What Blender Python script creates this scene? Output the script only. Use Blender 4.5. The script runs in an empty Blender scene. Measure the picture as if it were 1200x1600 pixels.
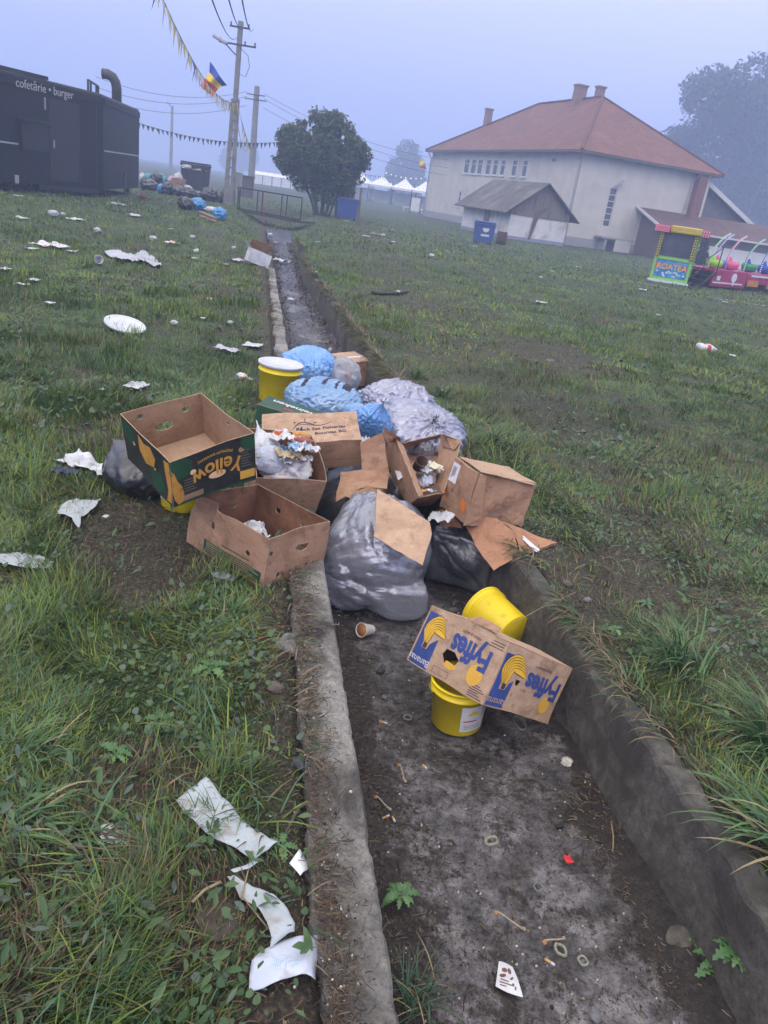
import bpy, bmesh, math, random
import numpy as np
from mathutils import Vector, Matrix, noise as mnoise
from mathutils.geometry import delaunay_2d_cdt

scene = bpy.context.scene
COL = scene.collection
PI = math.pi
# ------------------------------------------------------------------ camera
TH, ROLL, HC, FPX = math.radians(22.4), math.radians(8.4), 1.65, 1200.0
_fw = Vector((0, math.cos(TH), -math.sin(TH))); _u0 = Vector((0, math.sin(TH), math.cos(TH)))
_R = math.cos(ROLL)*Vector((1, 0, 0)) + math.sin(ROLL)*_u0
_U = -math.sin(ROLL)*Vector((1, 0, 0)) + math.cos(ROLL)*_u0
CAMP = Vector((0, 0, HC))
cd = bpy.data.cameras.new('camera'); cam = bpy.data.objects.new('camera', cd); COL.objects.link(cam)
cam.matrix_world = Matrix(((_R.x, _U.x, -_fw.x, 0), (_R.y, _U.y, -_fw.y, 0), (_R.z, _U.z, -_fw.z, HC), (0, 0, 0, 1)))
cd.sensor_fit = 'VERTICAL'; cd.sensor_height = 36.0; cd.lens = 36.0*FPX/1600.0
cd.clip_start = 0.05; cd.clip_end = 3000
scene.camera = cam

def at(px, py, z=0.0):
    """the point of the horizontal plane at height z that stands where the survey measured it"""
    d = _fw + _R*((px-600)/FPX) - _U*((py-800)/FPX)
    t = (z-HC)/d.z
    return CAMP + d*t
def aty(px, py, y):
    d = _fw + _R*((px-600)/FPX) - _U*((py-800)/FPX)
    return CAMP + d*(y/d.y)

# ------------------------------------------------------------------ sky, sun, exposure
SUN_EL, SUN_AZ = math.radians(38), math.radians(200)
w = bpy.data.worlds.new('World'); scene.world = w; w.use_nodes = True
nt = w.node_tree; nt.nodes.clear(); N = nt.nodes.new; L = nt.links.new
out = N('ShaderNodeOutputWorld'); bg = N('ShaderNodeBackground'); L(bg.outputs[0], out.inputs[0])
bg.inputs[1].default_value = 0.10
sky = N('ShaderNodeTexSky'); sky.sky_type = 'NISHITA'; sky.sun_disc = False
sky.sun_elevation = SUN_EL; sky.sun_rotation = SUN_AZ; sky.dust_density = 6.0
tc = N('ShaderNodeTexCoord'); sp = N('ShaderNodeSeparateXYZ'); L(tc.outputs['Generated'], sp.inputs[0])
mr = N('ShaderNodeMapRange'); mr.inputs[1].default_value = 0.10; mr.inputs[2].default_value = 0.75; L(sp.outputs[2], mr.inputs[0])
cr = N('ShaderNodeMixRGB'); L(mr.outputs[0], cr.inputs[0])
cr.inputs[1].default_value = (3.8, 4.3, 8.3, 1); cr.inputs[2].default_value = (13.4, 12.7, 11.8, 1)
mx = N('ShaderNodeMixRGB'); mx.inputs[0].default_value = 0.88
L(sky.outputs[0], mx.inputs[1]); L(cr.outputs[0], mx.inputs[2]); L(mx.outputs[0], bg.inputs[0])
sd = bpy.data.lights.new('sun', 'SUN'); sd.energy = 0.5; sd.angle = math.radians(40); sd.color = (1.0, 0.95, 0.9)
sun = bpy.data.objects.new('sun', sd); COL.objects.link(sun)
_sdir = Vector((math.sin(SUN_AZ)*math.cos(SUN_EL), math.cos(SUN_AZ)*math.cos(SUN_EL), math.sin(SUN_EL)))
sun.rotation_euler = _sdir.to_track_quat('Z', 'Y').to_euler(); sun.location = (0, 0, 60)
vs = scene.view_settings; vs.view_transform = 'Standard'; vs.look = 'None'; vs.gamma = 1.0; vs.exposure = 0.82
scene.display_settings.display_device = 'sRGB'
cy = scene.cycles
cy.use_denoising = True; cy.max_bounces = 8; cy.diffuse_bounces = 3; cy.glossy_bounces = 3; cy.transmission_bounces = 4
cy.transparent_max_bounces = 16; cy.volume_bounces = 2; cy.caustics_reflective = False; cy.caustics_refractive = False
cy.sample_clamp_indirect = 6.0

# ------------------------------------------------------------------ helpers
def tag(o, label=None, cat=None, group=None, kind=None):
    if label: o['label'] = label
    if cat: o['category'] = cat
    if group: o['group'] = group
    if kind: o['kind'] = kind
    return o

def empty(name, loc=(0, 0, 0), rot=(0, 0, 0), label=None, cat=None, group=None, M=None):
    o = bpy.data.objects.new(name, None); COL.objects.link(o); o.empty_display_size = 0.1
    if M is not None: o.matrix_world = M
    else:
        o.location = loc; o.rotation_euler = rot
    return tag(o, label, cat, group)

def mesh(name, V, Fc, mat, parent=None, smooth=False, loc=None, rot=None, M=None, matidx=None):
    me = bpy.data.meshes.new(name)
    if isinstance(V, np.ndarray): V = V.tolist()
    if isinstance(Fc, np.ndarray): Fc = Fc.tolist()
    me.from_pydata([tuple(v) for v in V], [], [tuple(f) for f in Fc]); me.validate(); me.update()
    mats = mat if isinstance(mat, (list, tuple)) else [mat]
    for m in mats: me.materials.append(m)
    if matidx is not None and len(matidx) == len(me.polygons): me.polygons.foreach_set('material_index', matidx)
    if smooth: me.polygons.foreach_set('use_smooth', [True]*len(me.polygons))
    o = bpy.data.objects.new(name, me); COL.objects.link(o)
    if parent is not None: o.parent = parent
    if M is not None: o.matrix_local = M
    if loc is not None: o.location = loc
    if rot is not None: o.rotation_euler = rot
    return o

class MB:
    """collects shapes, builds them as one mesh"""
    def __init__(s): s.V = []; s.F = []; s.mi = []; s.cur = 0
    def add(s, V, Fc):
        b = len(s.V); s.V += [tuple(v) for v in V]; s.F += [tuple(i+b for i in f) for f in Fc]; s.mi += [s.cur]*len(Fc)
        return s
    def box(s, c, d, rz=0.0, R=None):
        x, y, z = d[0]/2, d[1]/2, d[2]/2
        P = [Vector(p) for p in ((-x,-y,-z),(x,-y,-z),(x,y,-z),(-x,y,-z),(-x,-y,z),(x,-y,z),(x,y,z),(-x,y,z))]
        R = R if R is not None else Matrix.Rotation(rz, 3, 'Z')
        return s.add([R @ p + Vector(c) for p in P], [(0,3,2,1),(4,5,6,7),(0,1,5,4),(1,2,6,5),(2,3,7,6),(3,0,4,7)])
    def bevbox(s, c, d, b=0.01, rz=0.0, R=None):
        bm = bmesh.new(); bmesh.ops.create_cube(bm, size=1.0)
        for v in bm.verts: v.co = Vector((v.co.x*d[0], v.co.y*d[1], v.co.z*d[2]))
        bmesh.ops.bevel(bm, geom=bm.edges[:], offset=b, segments=2, affect='EDGES', profile=0.6)
        R = R if R is not None else Matrix.Rotation(rz, 3, 'Z')
        bm.verts.index_update()
        V = [R @ v.co + Vector(c) for v in bm.verts]; Fc = [[v.index for v in f.verts] for f in bm.faces]; bm.free()
        return s.add(V, Fc)
    def bar(s, a, b, w, h=None, up=(0, 0, 1)):
        a = Vector(a); b = Vector(b); d = b-a; h = h or w
        z = d.normalized(); x = Vector(up).cross(z)
        if x.length < 1e-4: x = Vector((1, 0, 0)).cross(z)
        x.normalize(); y = z.cross(x)
        R = Matrix((x, y, z)).transposed()
        return s.box((a+b)/2, (w, h, d.length), R=R)
    def tube(s, pts, r, n=8, cap=True):
        pts = [Vector(p) for p in pts]; rs = r if isinstance(r, (list, tuple)) else [r]*len(pts)
        V = []; prev = None
        for i, p in enumerate(pts):
            t = (pts[min(i+1, len(pts)-1)] - pts[max(i-1, 0)]).normalized()
            if prev is None:
                x = t.cross(Vector((0, 0, 1)))
                if x.length < 1e-3: x = t.cross(Vector((1, 0, 0)))
            else: x = prev - t*prev.dot(t)
            x.normalize(); prev = x; y = t.cross(x)
            for k in range(n):
                a = 2*PI*k/n; V.append(p + (x*math.cos(a)+y*math.sin(a))*rs[i])
        Fc = [(i*n+k, i*n+(k+1) % n, (i+1)*n+(k+1) % n, (i+1)*n+k) for i in range(len(pts)-1) for k in range(n)]
        if cap: Fc += [tuple(range(n))[::-1], tuple((len(pts)-1)*n+k for k in range(n))]
        return s.add(V, Fc)
    def lathe(s, prof, n=32, M=None, wob=None):
        V = []; M = M or Matrix()
        for (r, z) in prof:
            for k in range(n):
                a = 2*PI*k/n; rr = r*(1 + (wob(a, z) if wob else 0))
                V.append(M @ Vector((rr*math.cos(a), rr*math.sin(a), z)))
        Fc = [(i*n+k, i*n+(k+1) % n, (i+1)*n+(k+1) % n, (i+1)*n+k) for i in range(len(prof)-1) for k in range(n)]
        if prof[0][0] > 1e-6: Fc.append(tuple(range(n))[::-1])
        if prof[-1][0] > 1e-6: Fc.append(tuple((len(prof)-1)*n+k for k in range(n)))
        return s.add(V, Fc)
    def build(s, name, mat, parent=None, smooth=False, **k):
        return mesh(name, s.V, s.F, mat, parent, smooth, matidx=(s.mi if isinstance(mat, (list, tuple)) else None), **k)

def copy_tree(o, parent=None):
    c = o.copy(); COL.objects.link(c); c.parent = parent
    for ch in [x for x in o.children]: copy_tree(ch, c)
    return c

# ------------------------------------------------------------------ materials
def ramp(nt, els):
    n = nt.nodes.new('ShaderNodeValToRGB'); cr = n.color_ramp
    while len(cr.elements) < len(els): cr.elements.new(0.5)
    for e, (p, c) in zip(cr.elements, els): e.position = p; e.color = (*c, 1)
    return n
def mat(name, col, rough=0.7, col2=None, scale=20.0, detail=6.0, bump=0.0, bscale=None, metal=0.0, spec=0.5,
        stain=None, stain_scale=3.0, stain_thr=(0.55, 0.7), coat=0.0, sheen=0, contrast=(0.35, 0.65), emis=None, stretch=None, bdist=0.01, rough2=None, sss=0):
    m = bpy.data.materials.new(name); m.use_nodes = True; nt = m.node_tree
    b = nt.nodes['Principled BSDF']; Lk = nt.links.new
    b.inputs['Roughness'].default_value = rough; b.inputs['Metallic'].default_value = metal
    b.inputs['Specular IOR Level'].default_value = spec; b.inputs['Coat Weight'].default_value = coat
    tc = nt.nodes.new('ShaderNodeTexCoord'); src = tc.outputs['Object']
    if stretch:
        mp = nt.nodes.new('ShaderNodeMapping'); mp.inputs['Scale'].default_value = stretch; Lk(src, mp.inputs[0]); src = mp.outputs[0]
    b.inputs['Base Color'].default_value = (*col, 1)
    cur = None
    if col2 is not None:
        n = nt.nodes.new('ShaderNodeTexNoise'); n.inputs['Scale'].default_value = scale; n.inputs['Detail'].default_value = detail
        n.inputs['Roughness'].default_value = 0.6; Lk(src, n.inputs[0])
        r = ramp(nt, [(contrast[0], col), (contrast[1], col2)]); Lk(n.outputs[0], r.inputs[0]); cur = r.outputs[0]
    if stain is not None:
        n = nt.nodes.new('ShaderNodeTexNoise'); n.inputs['Scale'].default_value = stain_scale; n.inputs['Detail'].default_value = 5
        n.inputs['Distortion'].default_value = 0.4
        Lk(src, n.inputs[0]); r = ramp(nt, [(stain_thr[0], (0, 0, 0)), (stain_thr[1], (1, 1, 1))]); Lk(n.outputs[0], r.inputs[0])
        mxn = nt.nodes.new('ShaderNodeMixRGB'); Lk(r.outputs[0], mxn.inputs[0])
        if cur is None: mxn.inputs[1].default_value = (*col, 1)
        else: Lk(cur, mxn.inputs[1])
        mxn.inputs[2].default_value = (*stain, 1); cur = mxn.outputs[0]
        if rough2 is not None:
            rr = nt.nodes.new('ShaderNodeMapRange'); rr.inputs[3].default_value = rough; rr.inputs[4].default_value = rough2
            Lk(r.outputs[0], rr.inputs[0]); Lk(rr.outputs[0], b.inputs['Roughness'])
    if cur is not None: Lk(cur, b.inputs['Base Color'])
    if bump > 0:
        n = nt.nodes.new('ShaderNodeTexNoise'); n.inputs['Scale'].default_value = bscale or scale; n.inputs['Detail'].default_value = 8
        n.inputs['Roughness'].default_value = 0.65; Lk(src, n.inputs[0])
        bp = nt.nodes.new('ShaderNodeBump'); bp.inputs['Strength'].default_value = bump; bp.inputs['Distance'].default_value = bdist
        Lk(n.outputs[0], bp.inputs['Height']); Lk(bp.outputs[0], b.inputs['Normal'])
    if emis:
        b.inputs['Emission Color'].default_value = (*emis[0], 1); b.inputs['Emission Strength'].default_value = emis[1]
    return m
_simple = {}
def flat(name, col, rough=0.6, metal=0.0):
    if name not in _simple: _simple[name] = mat(name, tuple(c*0.9 for c in col), rough, col2=tuple(min(1, c*1.08) for c in col), scale=9, metal=metal)
    return _simple[name]

def text_mesh(body, size, extr=0.0004, align='CENTER', shear=0.0, bold=0.0, sx=1.0):
    cu = bpy.data.curves.new('t', 'FONT'); cu.body = body; cu.size = size; cu.align_x = align; cu.align_y = 'CENTER'
    cu.extrude = extr; cu.shear = shear; cu.offset = bold; cu.resolution_u = 3
    o = bpy.data.objects.new('t', cu); COL.objects.link(o)
    dg = bpy.context.evaluated_depsgraph_get(); dg.update()
    me = bpy.data.meshes.new_from_object(o.evaluated_get(dg))
    V = [(v.co.x*sx, v.co.y, v.co.z) for v in me.vertices]; Fc = [list(p.vertices) for p in me.polygons]
    bpy.data.objects.remove(o); bpy.data.curves.remove(cu); bpy.data.meshes.remove(me)
    return V, Fc
# ------------------------------------------------------------------ ground
def fbm(x, y, s, seed=0.0, o=3):
    return mnoise.fractal(Vector((x*s+seed, y*s-seed*1.7, seed)), 1.0, 2.0, o)
# vectorised value noise for numpy arrays
_rs = np.random.RandomState(7); _tab = _rs.rand(256, 256)
def vnoise(x, y, s=1.0, seed=0):
    x = np.asarray(x, float)*s + seed*17.3 + 1000; y = np.asarray(y, float)*s + seed*9.1 + 1000
    xi = np.floor(x).astype(int); yi = np.floor(y).astype(int); fx = x-xi; fy = y-yi
    fx = fx*fx*(3-2*fx); fy = fy*fy*(3-2*fy)
    g = lambda a, b: _tab[a % 256, b % 256]
    return (g(xi, yi)*(1-fx)+g(xi+1, yi)*fx)*(1-fy) + (g(xi, yi+1)*(1-fx)+g(xi+1, yi+1)*fx)*fy
def fnoise(x, y, s=1.0, seed=0, o=4):
    t = 0; a = 0.5; n = 0
    for k in range(o): t = t + a*vnoise(x, y, s*2**k, seed+k*3); n += a; a *= 0.5
    return t/n
LIPL = lambda y: 0.43-0.208*y            # left lip of the channel
def LIPR(y):
    return np.where(y < 16.3, 1.55-0.2355*y, 1.55-0.2355*16.3 - 0.19*(y-16.3))
DEP = 0.35
def smooth(a, b, t):
    t = np.clip((t-a)/(b-a), 0, 1); return t*t*(3-2*t)
def hgt(x, y):
    x = np.asarray(x, float); y = np.asarray(y, float)
    l, r = LIPL(y), LIPR(y)
    h = (fnoise(x, y, 0.8, 1)-0.5)*0.10*smooth(0.3, 3.0, np.minimum(np.abs(x-l), np.abs(x-r))) + (fnoise(x, y, 5, 2, 3)-0.5)*0.035
    h = h + (fnoise(x, y, 0.05, 5, 2)-0.5)*0.9*smooth(8, 60, np.hypot(x, y-4))*0.35
    # grassy banks where the channel ends and the ground hollows out towards the footbridge
    far = smooth(19, 27, y)*(1-smooth(40, 46, y))
    hw = 0.25+0.0*y
    cx = (l+r)/2; hollow = -0.48*far*(1-smooth(0.35, 2.1, np.abs(x-cx)))
    h = h + hollow
    inside = (x > l-0.01) & (x < r+0.01) & (y < 33)
    edge = np.minimum(x-l, r-x)
    h = h-.055*(x < l)*(1-smooth(.14, .21, l-x))*(y < 20)-.05*(x > r)*(1-smooth(.09, .13, x-r))*(y < 25)
    h = np.where(inside, -0.62, h)
    return h
# dirt: how bare the ground is (0 grass, 1 bare)
def bare(x, y):
    l, r = LIPL(y), LIPR(y)
    n = fnoise(x, y, 2.2, 11, 3); n2 = fnoise(x, y, 0.35, 12, 3)
    b = smooth(0.62, 0.74, n)*0.6
    b = np.maximum(b, (1-smooth(0.10, 0.34+0.25*n, l-x))*(x < l))
    b = np.maximum(b, (1-smooth(0.04, 0.5*n+0.1, x-r))*(x > r)*0.9*(y < 14))
    # worn wheel track across the field on the right
    tx = r + 0.9 + 0.07*y + (n-0.5)*0.9
    b = np.maximum(b, (1-smooth(0.15, 1.2, np.abs(x-tx)))*(y > 1.8)*(x > r)*0.5*smooth(0.3, 0.6, n))
    for (cx, cy, rad, a) in DIRT:
        d = np.hypot(x-cx, (y-cy)*0.6)/rad
        b = np.maximum(b, a*(1-smooth(0.5, 1.2, d+(n-0.5)*0.9)))
    return np.clip(b, 0, 1)
DIRT = []
for (px, py, rad, a) in [(200, 835, .30, .85), (235, 880, .22, .8), (330, 1420, .16, .8), (470, 1560, .22, 1), (150, 680, .3, .4), (700, 560, .8, .4),
                         (860, 560, .8, .7), (840, 640, .6, .5), (880, 900, .35, .8), (1000, 900, .35, .8), (60, 1440, .15, .7), (640, 470, 1.5, .25), (1100, 700, .7, .3)]:
    p = at(px, py); DIRT.append((p.x, p.y, rad, a))

def axis(a, b, step):
    return np.arange(a, b, step)
def make_ground():
    ys = np.concatenate([axis(-30, -1, 3), axis(-1, 6, .06), axis(6, 14, .16), axis(14, 50, .45), axis(50, 120, 4), axis(120, 600, 30)])
    dl = np.concatenate([-np.geomspace(0.011, 400, 105)[::-1]])
    dm = np.array([0.0, 0.012])
    rows = []; nper = 2*105+4
    base = np.geomspace(0.02, 400, 105)
    V = []
    for y in ys:
        l = float(LIPL(np.float64(y))); r = float(LIPR(np.float64(y)))
        xs = np.concatenate([l-0.012-base[::-1], [l-0.012, l+0.0], [r-0.0, r+0.012], r+0.012+base])
        if y > 33: xs = np.concatenate([l-0.012-base[::-1], [l-0.012, l+(r-l)*.33], [l+(r-l)*.66, r+0.012], r+0.012+base])
        zz = hgt(xs, np.full_like(xs, y))
        V.append(np.stack([xs, np.full_like(xs, y), zz], 1))
    V = np.array(V); ny, nx, _ = V.shape
    V = V.reshape(-1, 3)
    idx = np.arange(ny*nx).reshape(ny, nx)
    Fc = np.stack([idx[:-1, :-1], idx[:-1, 1:], idx[1:, 1:], idx[1:, :-1]], -1).reshape(-1, 4)
    m = bpy.data.materials.new('soil_and_turf'); m.use_nodes = True; nt = m.node_tree; b = nt.nodes['Principled BSDF']; Lk = nt.links.new
    at_ = nt.nodes.new('ShaderNodeAttribute'); at_.attribute_name = 'bare'
    tc = nt.nodes.new('ShaderNodeTexCoord')
    def nz(s, d=8, r=.6):
        n = nt.nodes.new('ShaderNodeTexNoise'); n.inputs['Scale'].default_value = s; n.inputs['Detail'].default_value = d; n.inputs['Roughness'].default_value = r; Lk(tc.outputs['Object'], n.inputs[0]); return n
    n1 = nz(60); r1 = ramp(nt, [(.35, (.008, .006, .005)), (.5, (.035, .025, .017)), (.62, (.10, .075, .055))]); Lk(n1.outputs[0], r1.inputs[0])
    n2 = nz(14, 10, .75); r2 = ramp(nt, [(.3, (.008, .014, .006)), (.5, (.026, .048, .015)), (.62, (.055, .095, .028)), (.75, (.07, .065, .03))]); Lk(n2.outputs[0], r2.inputs[0])
    mxn = nt.nodes.new('ShaderNodeMixRGB'); Lk(at_.outputs['Fac'], mxn.inputs[0]); Lk(r2.outputs[0], mxn.inputs[1]); Lk(r1.outputs[0], mxn.inputs[2])
    n4 = nz(.9, 5, .6); r4 = ramp(nt, [(.3, (.75, .75, .8)), (.7, (1.3, 1.25, 1.1))]); Lk(n4.outputs[0], r4.inputs[0])
    mu = nt.nodes.new('ShaderNodeMixRGB'); mu.blend_type = 'MULTIPLY'; mu.inputs[0].default_value = 1; Lk(mxn.outputs[0], mu.inputs[1]); Lk(r4.outputs[0], mu.inputs[2])
    Lk(mu.outputs[0], b.inputs['Base Color']); b.inputs['Roughness'].default_value = .85
    n3 = nz(45, 10, .7); bp = nt.nodes.new('ShaderNodeBump'); bp.inputs['Strength'].default_value = .9; bp.inputs['Distance'].default_value = .02
    Lk(n3.outputs[0], bp.inputs['Height']); Lk(bp.outputs[0], b.inputs['Normal'])
    o = mesh('ground', V, Fc, m, smooth=True); tag(o, kind='structure')
    at_ = o.data.attributes.new('bare', 'FLOAT', 'POINT'); at_.data.foreach_set('value', bare(V[:, 0], V[:, 1]).astype(np.float32))
    return o
make_ground()

# ------------------------------------------------------------------ drainage channel
def concrete(name, c1, c2, dark, scale=9, bump=.6):
    m = bpy.data.materials.new(name); m.use_nodes = True; nt = m.node_tree; b = nt.nodes['Principled BSDF']; Lk = nt.links.new
    tc = nt.nodes.new('ShaderNodeTexCoord')
    def nz(s, d=8, r=.6, dist=0):
        n = nt.nodes.new('ShaderNodeTexNoise'); n.inputs['Scale'].default_value = s; n.inputs['Detail'].default_value = d; n.inputs['Roughness'].default_value = r; n.inputs['Distortion'].default_value = dist; Lk(tc.outputs['Object'], n.inputs[0]); return n
    n1 = nz(scale, 10, .7); r1 = ramp(nt, [(.35, c1), (.65, c2)]); Lk(n1.outputs[0], r1.inputs[0])
    n2 = nz(2.6, 8, .7, .6); r2 = ramp(nt, [(.42, (0, 0, 0)), (.62, (1, 1, 1))]); Lk(n2.outputs[0], r2.inputs[0])
    mxn = nt.nodes.new('ShaderNodeMixRGB'); Lk(r2.outputs[0], mxn.inputs[0]); Lk(r1.outputs[0], mxn.inputs[1]); mxn.inputs[2].default_value = (*dark, 1)
    n3 = nz(120, 4, .8); r3 = ramp(nt, [(.34, (.45, .43, .4)), (.46, (1, 1, 1)), (.64, (1, 1, 1)), (.72, (1.5, 1.45, 1.4))]); Lk(n3.outputs[0], r3.inputs[0])
    mu = nt.nodes.new('ShaderNodeMixRGB'); mu.blend_type = 'MULTIPLY'; mu.inputs[0].default_value = .8; Lk(mxn.outputs[0], mu.inputs[1]); Lk(r3.outputs[0], mu.inputs[2])
    Lk(mu.outputs[0], b.inputs['Base Color'])
    rr = nt.nodes.new('ShaderNodeMapRange'); rr.inputs[3].default_value = .85; rr.inputs[4].default_value = .5; Lk(r2.outputs[0], rr.inputs[0]); Lk(rr.outputs[0], b.inputs['Roughness'])
    n4 = nz(70, 10, .75); bp = nt.nodes.new('ShaderNodeBump'); bp.inputs['Strength'].default_value = bump; bp.inputs['Distance'].default_value = .012
    Lk(n4.outputs[0], bp.inputs['Height']); Lk(bp.outputs[0], b.inputs['Normal'])
    return m
M_kerb = concrete('old_concrete', (.20, .19, .175), (.37, .355, .33), (.035, .028, .022), 30, 1.0)
M_wall = concrete('damp_concrete', (.065, .06, .05), (.185, .172, .15), (.05, .044, .036), 24, 1.0)
M_floor = concrete('wet_channel_concrete', (.085, .08, .085), (.17, .16, .165), (.022, .018, .018), 6, .8)

def strip(name, m, yA, yB, prof_fn, step=.03, closed=True):
    """sweep a cross-section along the channel; prof_fn(y) -> list of (x, z)"""
    ys = []; y = yA
    while y < yB: ys.append(y); y += step*max(1, y/2.5)
    ys.append(yB); V = []; n = None
    for y in ys:
        pr = prof_fn(y); n = len(pr); V += [(x, y, z) for x, z in pr]
    Fc = [(i*n+k, (i+1)*n+k, (i+1)*n+(k+1) % n, i*n+(k+1) % n) for i in range(len(ys)-1) for k in range(n if closed else n-1)]
    if closed: Fc += [tuple(range(n)), tuple((len(ys)-1)*n+k for k in range(n))[::-1]]
    return mesh(name, V, Fc, m, smooth=False)
def kerb_prof(y):
    l = 0.43-0.208*y; nz = lambda s, q: fbm(y, q, s, q)
    w = 0.165+0.022*nz(1.7, 3.1)+.010*nz(14, 8.2)+.006*nz(45, 2.2)
    w -= .035*float(smooth(3.0, 4.4, y))
    e = 0.0025*nz(3, 1.3)+.0022*nz(40, 4.4)
    ch = max(0.0, fbm(y, 9.7, 9, 4.2)-.15)*.014
    e -= ch; w -= max(0.0, fbm(y, 2.7, 5.3, 8.2)-.05)*.05
    z = lambda q: 0.022+0.006*nz(4, q)+.0045*nz(38, q)+.003*nz(90, q)
    zz_ = z; dr_ = .45*float(smooth(15, 20, y)); z = lambda q: zz_(q)-dr_-(.03+.05*fbm(y, 3.3, 1.1, 2.0))*float(smooth(7, 10, y))
    P = [(l+e-.012, -.5), (l+e, -.25), (l+e+.003, -.06), (l+e, z(5)-.015), (l+e-.010, z(5))]
    for k in range(1, 9):
        t = k/9; P.append((l+e-.01-(w-.02)*t, z(5+t*.9)+(.004*nz(35, 6+k*1.3))))
    P += [(l-w, z(7)-.012), (l-w-.012, -.08), (l-w, -.5)]
    return P
o = strip('channel_kerb', M_kerb, -1.0, 20, kerb_prof, .02)
tag(o, 'rough weathered concrete kerb along the left edge of the drainage channel', 'kerb')
def wall_prof(y):
    r = float(LIPR(np.float64(y))); nz = lambda s, q: fbm(y, q, s, q)*(.35 if s < 9 else 1)
    z0 = .012+.012*nz(1.7, 2.2)-max(0.0, fbm(y, 5.5, 3.4, 3.3)-.2)*.07-(.02 if abs((y*0.7) % 1-.5) < .008 else 0)-.42*float(smooth(16, 23, y))
    P = []
    for k in range(9):
        t = k/8; P.append((r-.03*(1-t)+.008*nz(6, t*3.0)+.005*nz(25, t*5+1)+.003*nz(60, t*14), -.5+(.5+z0-.012)*t))
    P += [(r+.01, z0), (r+.05+.006*nz(8, 1.1), z0+.004*nz(20, 2)), (r+.095+.012*nz(7, 3.3), z0-.004), (r+.11, -.06), (r+.11, -.5)]
    return P[::-1]
o = strip('channel_wall', M_wall, -1.0, 25, wall_prof, .03)
tag(o, 'dark damp concrete wall lining the right side of the drainage channel', 'wall')
def floor_mesh():
    V = []; nx = 40; ys = np.concatenate([axis(-1, 5, .03), axis(5, 12, .1), axis(12, 34, .3)])
    for y in ys:
        l = 0.43-0.208*y+.004; r = float(LIPR(np.float64(y)))+.004
        xs = np.linspace(l, r, nx); t = (xs-l)/(r-l)
        sag = -.012*np.sin(t*PI)
        silt = .035*(1-smooth(.0, .28, t))*fnoise(xs, np.full(nx, y), 6, 21) + .05*smooth(.78, 1, t)*fnoise(xs, np.full(nx, y), 6, 22)
        z = -DEP+sag+silt+(fnoise(xs, np.full(nx, y), 12, 23)-.5)*.012 - .04*smooth(21, 27, y)
        V.append(np.stack([xs, np.full(nx, y), z], 1))
    V = np.array(V); ny = len(V); idx = np.arange(ny*nx).reshape(ny, nx)
    Fc = np.stack([idx[:-1, :-1], idx[:-1, 1:], idx[1:, 1:], idx[1:, :-1]], -1).reshape(-1, 4)
    P_ = V.reshape(-1, 3)
    o = mesh('channel_floor', P_, Fc, None, smooth=True); o.data.materials.clear()
    t = np.tile(np.linspace(0, 1, nx), ny)
    silt = np.maximum(1-smooth(.08, .36, t+(fnoise(P_[:, 0], P_[:, 1], 4, 31)-.5)*.35), smooth(.74, .92, t+(fnoise(P_[:, 0], P_[:, 1], 4, 32)-.5)*.4))
    silt = np.maximum(silt, smooth(.47, .64, fnoise(P_[:, 0]*.9, P_[:, 1]*.6, 2.6, 33))*.55)
    silt = np.maximum(silt, .5*smooth(.45, .6, fnoise(P_[:, 0], P_[:, 1], 9, 39)))
    silt = np.maximum(silt, smooth(5, 6.5, P_[:, 1])*smooth(.46, .56, fnoise(P_[:, 0]*.7, P_[:, 1]*.9, 2.4, 41))*.95)
    silt = np.maximum(silt, smooth(15, 19, P_[:, 1])*(.6+.4*fnoise(P_[:, 0], P_[:, 1], 1.5, 43)))
    wet = smooth(.45, .6, fnoise(P_[:, 0], P_[:, 1]*.45, 1.3, 35))*.6*smooth(5, 7, P_[:, 1])+.0
    wet = np.maximum(wet, .75*(1-smooth(1.3, 2.9, P_[:, 1]))*smooth(.3, .55, fnoise(P_[:, 0], P_[:, 1], 2, 37)))
    wet = np.maximum(wet, .8*smooth(5.5, 7.5, P_[:, 1])*smooth(.4, .55, fnoise(P_[:, 0], P_[:, 1]*.6, 1.0, 36)))
    for nm, a in (('silt', silt), ('wet', wet)):
        at_ = o.data.attributes.new(nm, 'FLOAT', 'POINT'); at_.data.foreach_set('value', a.astype(np.float32))
    m = bpy.data.materials.new('channel_concrete_and_silt'); m.use_nodes = True; nt = m.node_tree; b = nt.nodes['Principled BSDF']; Lk = nt.links.new
    tc = nt.nodes.new('ShaderNodeTexCoord')
    def nz(s, d=8, r=.6, dist=0):
        n = nt.nodes.new('ShaderNodeTexNoise'); n.inputs['Scale'].default_value = s; n.inputs['Detail'].default_value = d; n.inputs['Roughness'].default_value = r; n.inputs['Distortion'].default_value = dist; Lk(tc.outputs['Object'], n.inputs[0]); return n
    def att(n_):
        a = nt.nodes.new('ShaderNodeAttribute'); a.attribute_name = n_; return a.outputs['Fac']
    n1 = nz(7, 12, .75); r1 = ramp(nt, [(.38, (.035, .031, .032)), (.5, (.12, .113, .122)), (.62, (.27, .255, .265))]); Lk(n1.outputs[0], r1.inputs[0])
    n2 = nz(38, 10, .8); r2 = ramp(nt, [(.3, (.008, .006, .005)), (.5, (.028, .022, .019)), (.7, (.075, .06, .05))]); Lk(n2.outputs[0], r2.inputs[0])
    # break the silt edge with fine noise
    mth = nt.nodes.new('ShaderNodeMath'); mth.operation = 'ADD'; Lk(att('silt'), mth.inputs[0])
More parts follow.
